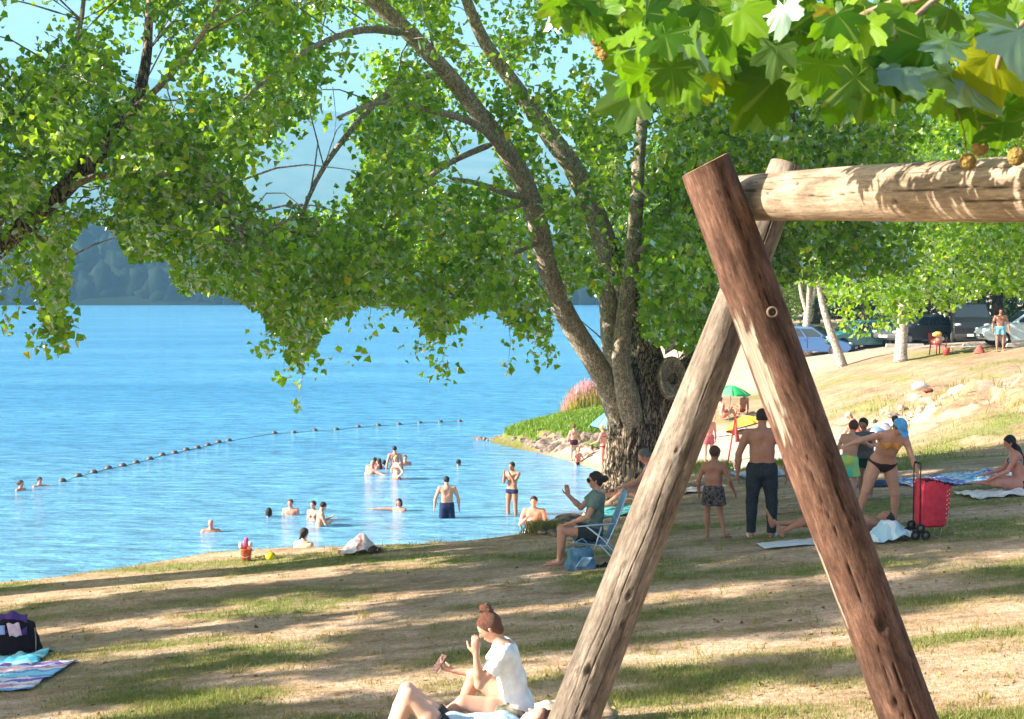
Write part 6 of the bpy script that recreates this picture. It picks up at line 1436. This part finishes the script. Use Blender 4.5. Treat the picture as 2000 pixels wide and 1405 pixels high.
g = G(1795, 762); q = MB(); q.ell((0, 0, .12), (.30, .22, .17), 12, 8, jit=.12); o = q.obj('white_bag', cloth('white_bag', (.72, .68, .68)), None, True); o.location = g; tag(o, 'white bag lying alone on the dry slope above the eroded bank', 'bag')
g = G(1812, 766); q = MB(); q.ell((0, 0, .06), (.22, .14, .08), 10, 6, jit=.15); o = q.obj('brown_cloth', cloth('brown_cloth', (.2, .08, .06)), None, True); o.location = g; tag(o, 'small reddish brown cloth right of the white bag on the slope', 'cloth')

# red plastic chair with towels, crate, small things near the cars
g = G(1832, 694); rc = thing('plastic_chair', 'red plastic chair heaped with towels on the terrace before the cars', 'chair', tuple(g), R(200)); rp = mat('red_plastic', (.45, .06, .05), .45)
for sx in (-.22, .22):
    for sy in (-.2, .2): q = MB(); q.tube([(sx * 1.15, sy * 1.2, 0), (sx, sy, .42)], [.022, .028], 8); q.obj('leg', rp, rc, True)
q = MB(); q.box((0, 0, .43), (.5, .48, .035)); q.obj('seat', rp, rc, bevel=.012)
for i in range(5): q = MB(); q.box((-.18 + .09 * i, -.25, .64), (.055, .025, .40)); q.obj('back_slat', rp, rc, bevel=.008)
q = MB(); q.tube([(-.25, -.23, .44), (-.26, -.27, .88), (.26, -.27, .88), (.25, -.23, .44)], .022, 8); q.obj('back_frame', rp, rc, True)
for sx in (-.27, .27): q = MB(); q.tube([(sx, -.25, .64), (sx, .18, .64), (sx, .2, .42)], .02, 8); q.obj('armrest', rp, rc, True)
for i, (x, y, z, r_, c, lb_) in enumerate([(-.05, 0, .56, .2, (.62, .28, .22), 'salmon towel heaped on the seat of the red chair'), (.12, .1, .66, .15, (.75, .50, .42), 'pale pink towel on top of the heap on the red chair'), (-.1, -.2, .86, .16, (.72, .4, .12), 'orange towel hanging over the back of the red chair')]):
    q = MB(); q.ell((x, y, z), (r_ * 1.2, r_, r_ * .7), 12, 8, jit=.14); o = q.obj('towel', cloth('towel_%s' % ('salmon', 'pink', 'orange')[i], c), None, True); o.location = g; tag(o, lb_, 'towel')
g = G(1848, 694); q = MB(); q.lathe((0, 0, 0), [(0, 0), (.13, 0), (.15, .30), (.14, .31), (0, .31)], 16); o = q.obj('red_bucket', rp, None, True); o.location = g; tag(o, 'red bucket standing beside the red plastic chair', 'bucket')
g = G(1913, 690); q = lumpy(lambda a, t: (.26 * math.cos(a) * (1 - .75 * t), .2 * math.sin(a) * (1 - .7 * t), .32 * t), 14, 8); o = q.obj('red_bag', cloth('dusty_red', (.42, .10, .08)), None, True); o.location = g; tag(o, 'slumped red bag on the terrace left of the standing man', 'bag')
g = G(1882, 690); ct = thing('camp_table', 'low pale folding table on the terrace between the red chair and the red bag', 'table', tuple(g)); pm_ = mat('pale_metal', (.5, .52, .5), .5)
q = MB(); q.box((0, 0, .26), (.95, .45, .025)); q.obj('table_top', pm_, ct)
for sx in (-.42, .42):
    for sy in (-.18, .18): q = MB(); q.tube([(sx, sy, 0), (sx * .9, sy, .25)], .012, 6); q.obj('leg', pm_, ct, True)
for px in (1740, 1783, 1905, 1990):
    gg = G(px, 678); q = MB(); q.box((0, 0, .07), (1.1 if px != 1740 else .5, .16, .16), taper=.9); o = q.obj('concrete_block', mat('concrete', (.5, .46, .42), .9, bump=.3), None, bevel=.02); o.location = (gg.x, gg.y, gz(gg.x, gg.y))
    tag(o, {1740: 'short concrete stop left of the lone birch', 1783: 'concrete parking stop between the lone birch and the red chair', 1905: 'concrete parking stop before the black van', 1990: 'concrete parking stop under the light blue hatchback'}[px], 'parking block')

# ------------------------------------------------------------------ parked cars
glass = mat('car_glass', (.02, .03, .035), .08, .2, spec=.6); tyre = mat('tyre', (.015, .015, .015), .8); rimm = mat('rim', (.35, .35, .36), .35, metal=.7); lampm = mat('lamp', (.6, .6, .58), .15, spec=.7); tailm = mat('tail_lamp', (.35, .02, .02), .3)
def car(label, loc, rotz, c, Ln=4.1, Wd=1.7, Ht=1.47, van=False, name='parked_car', cat='car'):
    """nose towards +x"""
    t = thing(name, label, cat, tuple(loc), rotz, 'cars parked under the trees'); pm = mat('paint_%d_%d_%d' % tuple(int(x * 99) for x in c), c, .28, .03, spec=.5, coat=.5)
    h = Ln / 2; zb = .28; bt = Ht * .60
    if van: prof = [(-h, .45), (-h, bt + .1), (-h + .03, bt + .14), (h * .60, bt + .12), (h * .93, bt - .12), (h, bt - .35), (h, .42)]
    else: prof = [(-h, .45), (-h + .02, bt - .02), (-h + .12, bt + .03), (h * .42, bt + .02), (h * .70, bt - .06), (h * .93, bt - .20), (h, bt - .36), (h, .40)]
    ys = [(-1, .90), (-.97, .97), (-.90, 1.0), (0, 1.02), (.90, 1.0), (.97, .97), (1, .90)]
    q = MB(); V = []
    for yy, s in ys:
        for x, z in prof: V.append((x * (.985 if abs(yy) > .93 else 1), yy * Wd / 2, zb + (z - zb) * s if z > zb else z))
        for x in (h * .9, h * .3, -h * .3, -h * .92): V.append((x, yy * Wd / 2 * .97, zb - .04))
    k = len(prof) + 4
    q.add(V, [(j * k + i, j * k + (i + 1) % k, (j + 1) * k + (i + 1) % k, (j + 1) * k + i) for j in range(6) for i in range(k)] + [tuple(range(k)), tuple(reversed(range(6 * k, 7 * k)))])
    q.obj('body', pm, t, False, bevel=.03)
    if van: lo = [(-h + .05, h * .62)]; x0, x1, x2, x3 = -h + .06, -h + .10, h * .30, h * .66
    else: x0, x1, x2, x3 = -h + .10, -h + .42, h * .06, h * .46
    zt = Ht; zl = bt + .02; yb, yt = Wd / 2 * .96, Wd / 2 * .76
    q = MB(); q.add([(x0, -yb, zl), (x3, -yb, zl), (x3, yb, zl), (x0, yb, zl), (x1, -yt, zt - .05), (x2, -yt, zt - .04), (x2, yt, zt - .04), (x1, yt, zt - .05), ((x1 + x2) / 2, -yt * .9, zt), ((x1 + x2) / 2, yt * .9, zt)],
        [(0, 1, 5, 8, 4), (2, 3, 7, 9, 6), (1, 2, 6, 5), (3, 0, 4, 7), (4, 8, 9, 7), (8, 5, 6, 9)]); q.obj('roof', pm, t, False, bevel=.035)
    def quad(P4, name, mt, out):
        q = MB(); q.add([tuple(Vector(p) + Vector(out)) for p in P4], [(0, 1, 2, 3)]); return q.obj(name, mt, t, solid=.008)
    def side(s, fa, fb, nm='window'):
        """window between fractions fa and fb of the greenhouse length"""
        def pt(f, g_): xb = x0 + (x3 - x0) * f; xt = x1 + (x2 - x1) * f; gg = .08 + .78 * g_; return (xb + (xt - xb) * gg, s * (yb + (yt - yb) * gg), zl + (zt - .06 - zl) * gg)
        quad([pt(fa, 0), pt(fb, 0), pt(fb, 1), pt(fa, 1)], nm, glass, (0, s * .008, 0))
    for s in (-1, 1): side(s, .05, .30); side(s, .33, .62); side(s, .65, .95)
    fx = lambda f, a, b_: a + (b_ - a) * f
    quad([(fx(.08, x3, x2), -yb * .90, fx(.08, zl, zt)), (fx(.08, x3, x2), yb * .90, fx(.08, zl, zt)), (fx(.88, x3, x2), yt * .92, fx(.88, zl, zt)), (fx(.88, x3, x2), -yt * .92, fx(.88, zl, zt))], 'windscreen', glass, (.012, 0, .006))
    quad([(fx(.10, x0, x1), -yb * .88, fx(.10, zl, zt)), (fx(.10, x0, x1), yb * .88, fx(.10, zl, zt)), (fx(.85, x0, x1), yt * .9, fx(.85, zl, zt)), (fx(.85, x0, x1), -yt * .9, fx(.85, zl, zt))], 'rear_window', glass, (-.012, 0, .006))
    rx = Matrix.Rotation(R(90), 3, 'X')
    for wx in (h * .62, -h * .60):
        for s in (-1, 1):
            q = MB(); q.lathe((wx, s * (Wd / 2 - .08), .30), [(.19, -.10), (.28, -.10), (.305, -.06), (.305, .06), (.28, .10), (.19, .10)], 24, rx); w = q.obj('wheel', tyre, t, True)
            q = MB(); q.lathe((wx, s * (Wd / 2 + .005), .30), [(0, .02 * s), (.06, .02 * s), (.19, -.01 * s), (.19, -.05 * s)], 12, rx); q.obj('rim', rimm, w, True)
            q = MB(); q.lathe((wx, s * (Wd / 2 - .035), .31), [(.30, 0), (.36, 0), (.36, -.01)], 24, rx); q.obj('wheel_arch', tyre, t, True)
    for s in (-1, 1):
        q = MB(); q.ell((h * .955, s * Wd * .36, bt - .24), (.10, .17, .07), 10, 6); q.obj('headlight', lampm, t, True)
        q = MB(); q.box((-h + .02, s * Wd * .41, bt - .16), (.07, .20, .22)); q.obj('tail_light', tailm, t, bevel=.02)
        q = MB(); q.ell((x3 - .25, s * (Wd / 2 + .07), zl + .08), (.06, .09, .06), 10, 6); q.obj('mirror', pm, t, True)
        for f in (.34, .66):
            xx = x0 + (x3 - x0) * f; q = MB(); q.box((xx, s * (Wd / 2 + .001), zl * .62 + .12), (.012, .012, zl * .62)); q.obj('door_seam', tyre, t)
            q = MB(); q.box((xx - .14, s * (Wd / 2 + .012), zl - .12), (.15, .02, .03)); q.obj('door_handle', pm, t)
    q = MB(); q.box((h - .02, 0, .40), (.10, Wd * .86, .16)); q.obj('bumper', mat('bumper_dark', (.04, .04, .045), .6), t, bevel=.03); q = MB(); q.box((-h + .02, 0, .42), (.10, Wd * .86, .16)); q.obj('bumper', MATS['bumper_dark'], t, bevel=.03)
    q = MB(); q.box((h + .035, 0, .42), (.02, .5, .11)); q.obj('number_plate', mat('plate_white', (.7, .7, .68), .5), t)
    return t
def cg(px, Y):
    p = P(px, 672, Y); return Vector((p.x, p.y, gz(p.x, p.y)))
car('light blue-silver hatchback at the right edge, nose to the left', cg(2008, 59), R(176), (.50, .64, .70), 4.0, 1.68, 1.48)
car('black van parked left of the light blue hatchback', cg(1895, 69), R(255), (.012, .014, .016), 4.4, 1.8, 1.9, True, 'parked_van', 'van')
car('dark car with silver bumper parked behind the lone birch', cg(1783, 70), R(215), (.05, .06, .065), 4.3, 1.72, 1.45)
car('silver-grey car half hidden by hanging leaves, left of the lone birch', cg(1735, 74), R(235), (.42, .44, .45), 4.2, 1.7, 1.45)
car('teal car behind the leaning birch', cg(1672, 70), R(200), (.04, .20, .24), 4.1, 1.7, 1.42)
car('blue car parked behind the forked birch, nose to the right', cg(1588, 70), R(-28), (.03, .08, .20), 4.2, 1.72, 1.45)

# ------------------------------------------------------------------ floats, stones, reeds, grass
bz = mat('float_dark', (.03, .03, .03), .5, scale=9, c2=(.14, .13, .12), detail=2)
BU = [(122,941),(153,931),(183,924),(212,916),(240,911),(266,905),(293,898),(317,890),(341,886),(364,880),(386,876),(406,871),(427,865),(447,862),(536,847),(574,846),(615,842),(657,840),(700,835),(739,832),(779,830),(820,827),(860,825),(898,824)]
bpts = []; fm_ = None; ORD = ['first', 'second', 'third', 'fourth', 'fifth', 'sixth', 'seventh', 'eighth', 'ninth', 'tenth', 'eleventh', 'twelfth', 'thirteenth']
for i, (px, py) in enumerate(BU):
    w = W(px, py); r_ = .135 if i < 14 else .125
    if fm_ is None:
        q = MB(); q.ell((0, 0, .035), (1, 1, .92), 14, 10); f0 = q.obj('float', bz, None, True); fm_ = f0.data; o = f0
    else: o = bpy.data.objects.new('float', fm_); col.objects.link(o)
    o.location = w; o.scale = (r_,) * 3; o.rotation_euler = (rnd.uniform(-.2, .2), rnd.uniform(-.2, .2), rnd.uniform(0, 6)); bpts.append(w)
    tag(o, 'float at the left end of the line, nearest the two swimmers' if i == 0 else ('float that ends the left chain, before the gap in the line' if i == 13 else ('last float at the right end of the line' if i == 23 else ('%s float from the left end of the swimming line' % ORD[i] if i < 14 else '%s small float to the right of the gap in the swimming line' % ORD[i - 14]))), 'float', 'floats on the swimming line')
q = MB(); q.tube([Vector((p.x, p.y, .004 if i % 1 == 0 else -.02)) for i, p in enumerate(bpts)], .012, 5); o = q.obj('float_rope', mat('rope_dark', (.08, .08, .08), .8), None, True); tag(o, 'thin rope joining the round floats across the swimming area', 'rope')

rock_m = mat('boulder', (.06, .042, .034), .9, scale=2.2, c2=(.27, .205, .165), bump=.8, bscale=7, detail=8)
def rock_mesh(seed, sub=3):
    import bmesh
    bm = bmesh.new(); bmesh.ops.create_icosphere(bm, subdivisions=sub, radius=1); r_ = random.Random(seed); pl = [(Vector((r_.gauss(0, 1), r_.gauss(0, 1), r_.gauss(0, 1))).normalized(), r_.uniform(.55, .85)) for _ in range(9)]
    for v in bm.verts:
        for n_, d in pl:
            e = v.co.dot(n_) - d
            if e > 0: v.co -= n_ * e * .9
        v.co *= 1 + r_.uniform(-.015, .015)
    me = bpy.data.meshes.new('rock'); bm.to_mesh(me); bm.free(); me.materials.append(rock_m); return me
RM = [rock_mesh(s) for s in range(6)]
shp = [(3.2,52.2),(2.4,53.2),(1.6,54.6),(.9,55.8),(.2,57.2),(-.5,58.6),(-.95,59.6)]
def along(t):
    t *= len(shp) - 1; i = min(int(t), len(shp) - 2); f = t - i; return shp[i][0] * (1 - f) + shp[i + 1][0] * f, shp[i][1] * (1 - f) + shp[i + 1][1] * f
nr = 0
for i in range(112):
    t = rnd.random() ** .85; x, y = along(t); lay = rnd.random(); tipf = t
    s = rnd.uniform(.19, .38) * (1 - .40 * tipf ** 2); 
    if i < 12: t = .3 + .045 * i; x, y = along(t); s = rnd.uniform(.36, .52) * (1 - .5 * t * t); lay = .25 + .6 * (i % 2)
    if i in (80, 81, 82, 83, 84, 85): x, y = -1.05 - (i - 80) * .14, 59.9 + (i - 80) * .12; s = .13; lay = 0; t = 1
    x += .18 + lay * .7; y += lay * 1.0 * (1 - .4 * tipf)
    z = lay * .75 * (1 - .6 * t) + s * .12
    o = bpy.data.objects.new('rock', rnd.choice(RM)); col.objects.link(o); o.location = (x, y, z); o.scale = (s * rnd.uniform(.9, 1.4), s * rnd.uniform(.8, 1.1), s * rnd.uniform(.65, .95)); o.rotation_euler = (rnd.uniform(-.5, .5), rnd.uniform(-.5, .5), rnd.uniform(0, 6.3)); nr += 1
    tag(o, 'small wet stone trailing off the tip of the spit' if t > .93 else '%s %s %s' % ('large grey-brown boulder' if s > .3 else 'smaller brown stone', 'in the upper row' if lay > .5 else 'at the waterline', 'near the tip of the spit' if t > .6 else ('in the middle of the spit' if t > .3 else 'beside the children and the red bikini')), 'rock', 'stones at the tip of the spit' if t > .93 else 'boulders along the spit')
# stones by the near bank, behind the folding chair
for i, (px, py, s) in enumerate([(1075,1030,.22),(1095,1025,.26),(1112,1018,.24),(1085,1040,.14),(1124,1024,.18),(1062,1038,.13)]):
    g = G(px, py + 6); o = bpy.data.objects.new('rock', RM[i % 6]); col.objects.link(o); o.location = (g.x, g.y, g.z + s * .1); o.scale = (s * 1.3, s, s * .6); o.rotation_euler = (0, 0, i * 1.7)
    tag(o, ['lichened rock on the bank edge left of the knees of the seated woman', 'largest dark rock on the bank edge above the knees of the seated woman', 'mottled rock on the bank edge by the raised hand of the seated woman', 'small low rock in front of the bank edge stones', 'rock at the right end of the bank edge stones', 'small stone at the left end of the bank edge stones, by the grass tuft'][i], 'rock')
SANDR = mat('sandstone', (.26, .19, .14), .95, scale=3, c2=(.56, .46, .37), bump=.8, bscale=8, detail=8)
# boulders of the eroded bank
for i, (px, py, s) in enumerate([(1742,812,.32),(1760,800,.30),(1728,806,.22),(1800,800,.26),(1812,786,.34),(1832,792,.22),(1780,815,.2),(1850,776,.22),(1706,824,.18),(1765,822,.25)]):
    g = G(px, py); o = bpy.data.objects.new('rock', RM[i % 6]); col.objects.link(o); s *= .55; o.location = g; o.material_slots[0].link = 'OBJECT'; o.material_slots[0].material = SANDR; o.scale = (s * 1.8, s, s * .8); o.rotation_euler = (0, .2, i * 1.3)
    tag(o, 'weathered rock jutting from the %s part of the eroded sandy slope' % ('left' if px < 1745 else ('middle' if px < 1805 else 'right')), 'rock', 'rocks in the eroded slope')

# leaves of grass
grass_m = leaf_mat('grass_blade', [(0, (.42, .31, .15)), (.35, (.34, .27, .11)), (.55, (.22, .22, .06)), (.8, (.12, .17, .03)), (1, (.09, .17, .02))], (.3, .28, .14), (.40, .42, .06), .35, .8, gw=.03)
pink_m = leaf_mat('plume', [(0, (.55, .30, .20)), (.5, (.50, .28, .28)), (1, (.55, .25, .36))], (.5, .35, .35), (.8, .45, .45), .45, .8, gw=.1)
def blades(name, X, Y, h, w, lean, mt, label, tone, z=None, parent=None):
    n = len(X); Z = height(X, Y) if z is None else z; a = rng.uniform(0, 2 * np.pi, n); hh = h * rng.uniform(.5, 1.2, n); wd = w * rng.uniform(.7, 1.3, n)
    dx, dy = np.cos(a), np.sin(a); b_ = rng.uniform(0, 2 * np.pi, n); lx, ly = np.cos(b_) * lean * hh * rng.uniform(.2, 1, n), np.sin(b_) * lean * hh * rng.uniform(.2, 1, n)
    V = np.empty((n, 5, 3)); B = np.stack([X, Y, Z - .01], 1)
    V[:, 0] = B + np.stack([dx * wd, dy * wd, 0 * X], 1); V[:, 1] = B - np.stack([dx * wd, dy * wd, 0 * X], 1)
    M_ = B + np.stack([lx * .35, ly * .35, hh * .6], 1); V[:, 2] = M_ + np.stack([dx * wd, dy * wd, 0 * X], 1) * .8; V[:, 3] = M_ - np.stack([dx * wd, dy * wd, 0 * X], 1) * .8
    V[:, 4] = B + np.stack([lx, ly, hh], 1)
    Fc = np.array([(0, 1, 3), (0, 3, 2), (2, 3, 4)])[None] + (np.arange(n) * 5)[:, None, None]
    o = mesh_np(name, V.reshape(-1, 3), Fc.reshape(-1, 3), 3, mt, parent); attr(o, 'tone', np.repeat(np.clip(tone, 0, 1), 5)); return tag(o, label, None, None, 'stuff')
def scatter(n, Y0, Y1, pad=60):
    """ground points spread so that they look evenly dense from the camera"""
    py = rng.uniform(0, 1, n); Y = 1 / (1 / Y0 + (1 / Y1 - 1 / Y0) * py); X = (rng.uniform(-pad, 2000 + pad, n) - 1000) / F * Y; return X, Y
X, Y = scatter(300000, 9.8, 27); d = land_dist(X, Y); k = d > .15; X, Y = X[k], Y[k]
gf = green_f(X, Y); sel = rng.random(len(X)) < (.35 + .65 * gf); X, Y, gf = X[sel], Y[sel], gf[sel]
blades('grass', X, Y, .034 + .034 * gf, .0030, 1.0, grass_m, 'short dry and green grass covering the lawn', .15 + .75 * gf + rng.normal(0, .16, len(X)))
X, Y = rng.uniform(2.2, 7.4, 9000), rng.normal(29.6, .9, 9000); blades('grass', X, Y, .13, .006, .6, grass_m, 'strip of taller green grass along the edge of the lawn', rng.uniform(.6, 1, 9000))
X, Y = rng.uniform(-8, 2, 7000), rng.uniform(19.5, 26, 7000); d = land_dist(X, Y); k = (d > .9) & (d < 2.2); X, Y = X[k], Y[k]; blades('grass', X, Y, .07, .004, .7, grass_m, 'dry tufts on the lip of the bank', rng.uniform(0, .55, len(X)))
g = G(1060, 1040); X, Y = rng.normal(g.x, .12, 900), rng.normal(g.y, .12, 900); blades('grass', X, Y, .2, .006, .9, grass_m, 'yellow-green grass tuft on the bank beside the stones', rng.uniform(.35, .8, 900))
tg = []
for i in range(240):
    x, y = scatter(1, 10, 22); tg.append((x[0], y[0]))
X = np.concatenate([rng.normal(a, .05, 26) for a, b_ in tg]); Y = np.concatenate([rng.normal(b_, .05, 26) for a, b_ in tg]); blades('grass', X, Y, .075, .0035, .9, grass_m, 'scattered longer tufts standing up from the lawn', rng.uniform(0, .8, len(X)))
# dead leaves
X, Y = scatter(900, 10, 24); C = np.stack([X, Y, height(X, Y) + .012], 1)
dl = leaf_mat('dead_leaf', [(0, (.10, .055, .025)), (.6, (.22, .12, .05)), (1, (.38, .24, .08))], (.25, .16, .09), (.2, .1, .03), .15, .6)
leaves('fallen_leaves', C, .05, dl, None, tilt=.35)['label'] = 'brown fallen leaves strewn over the lawn'
# spit: bright grass, then the pinkish reeds
n = 26000; X = rng.uniform(-1.2, 5, n); Y = rng.uniform(53, 66, n); dd = land_dist(X, Y); k = (dd > np.where(X < 1, .3, .75) + .5 * fbm(X, Y, .9, 31)) & (dd < 4.5); Z = height(X, Y)
blades('grass', X[k], Y[k], .25, .018, .9, leaf_mat('lush_blade', [(0, (.06, .13, .008)), (1, (.20, .33, .02))], (.15, .2, .04), (.35, .55, .02), .4, .7, gw=.1), 'lush bright green grass on top of the spit', rng.random(k.sum()), Z[k])
rs = P(1168, 812, 60.5); rb2 = thing('reed_clump', 'rounded clump of yellow and pink flowering reeds behind the spit', 'reeds', (rs.x, rs.y, .5))
n = 9000; u = rng.uniform(-1, 1, n); X = rs.x + u * 1.45 + rng.normal(0, .12, n); Y = rs.y + rng.uniform(-.8, .8, n); hgt = 1.7 * np.sqrt(np.clip(1.08 - u * u, .05, 1)) 
o = blades('reed_blades', X - rs.x, Y - rs.y, hgt, .014, .28, leaf_mat('reed_blade', [(0, (.16, .28, .02)), (.6, (.42, .46, .04)), (1, (.60, .32, .30))], (.4, .35, .1), (.8, .75, .1), .45, .8, gw=.1), None, rng.random(n), np.zeros(n), rb2)
n = 1500; u = rng.uniform(-1, 1, n); X = u * 1.4; Y = rng.uniform(-.8, .8, n); zt = 1.75 * np.sqrt(np.clip(1.08 - u * u, .05, 1)) * rng.uniform(.7, 1.02, n)
blades('plumes', X - .12, Y, .34, .026, .5, pink_m, None, rng.random(n) * .4 + .6 * (u < .1), zt, rb2)
# weeds on the slope
X = rng.uniform(5, 22, 26000); Y = rng.uniform(27, 56, 26000); gf = green_f(X, Y); sf = sand_f(X, Y); k = (rng.random(26000) < gf * 1.0 + .22) & (sf < .3); X, Y, gf = X[k], Y[k], gf[k]
blades('grass', X, Y, .10, .008, .8, grass_m, 'dry and green grass on the slope above the beach', .1 + gf * .8 + rng.normal(0, .12, len(X)))
X = rng.normal(15.2, 2.2, 2600); Y = rng.normal(47, 2.4, 2600); k = fbm(X, Y, 1.1, 44) > .56; blades('weeds', X[k], Y[k], .28, .012, .9, grass_m, 'low brown weeds on the eroded slope', rng.uniform(0, .6, k.sum()))
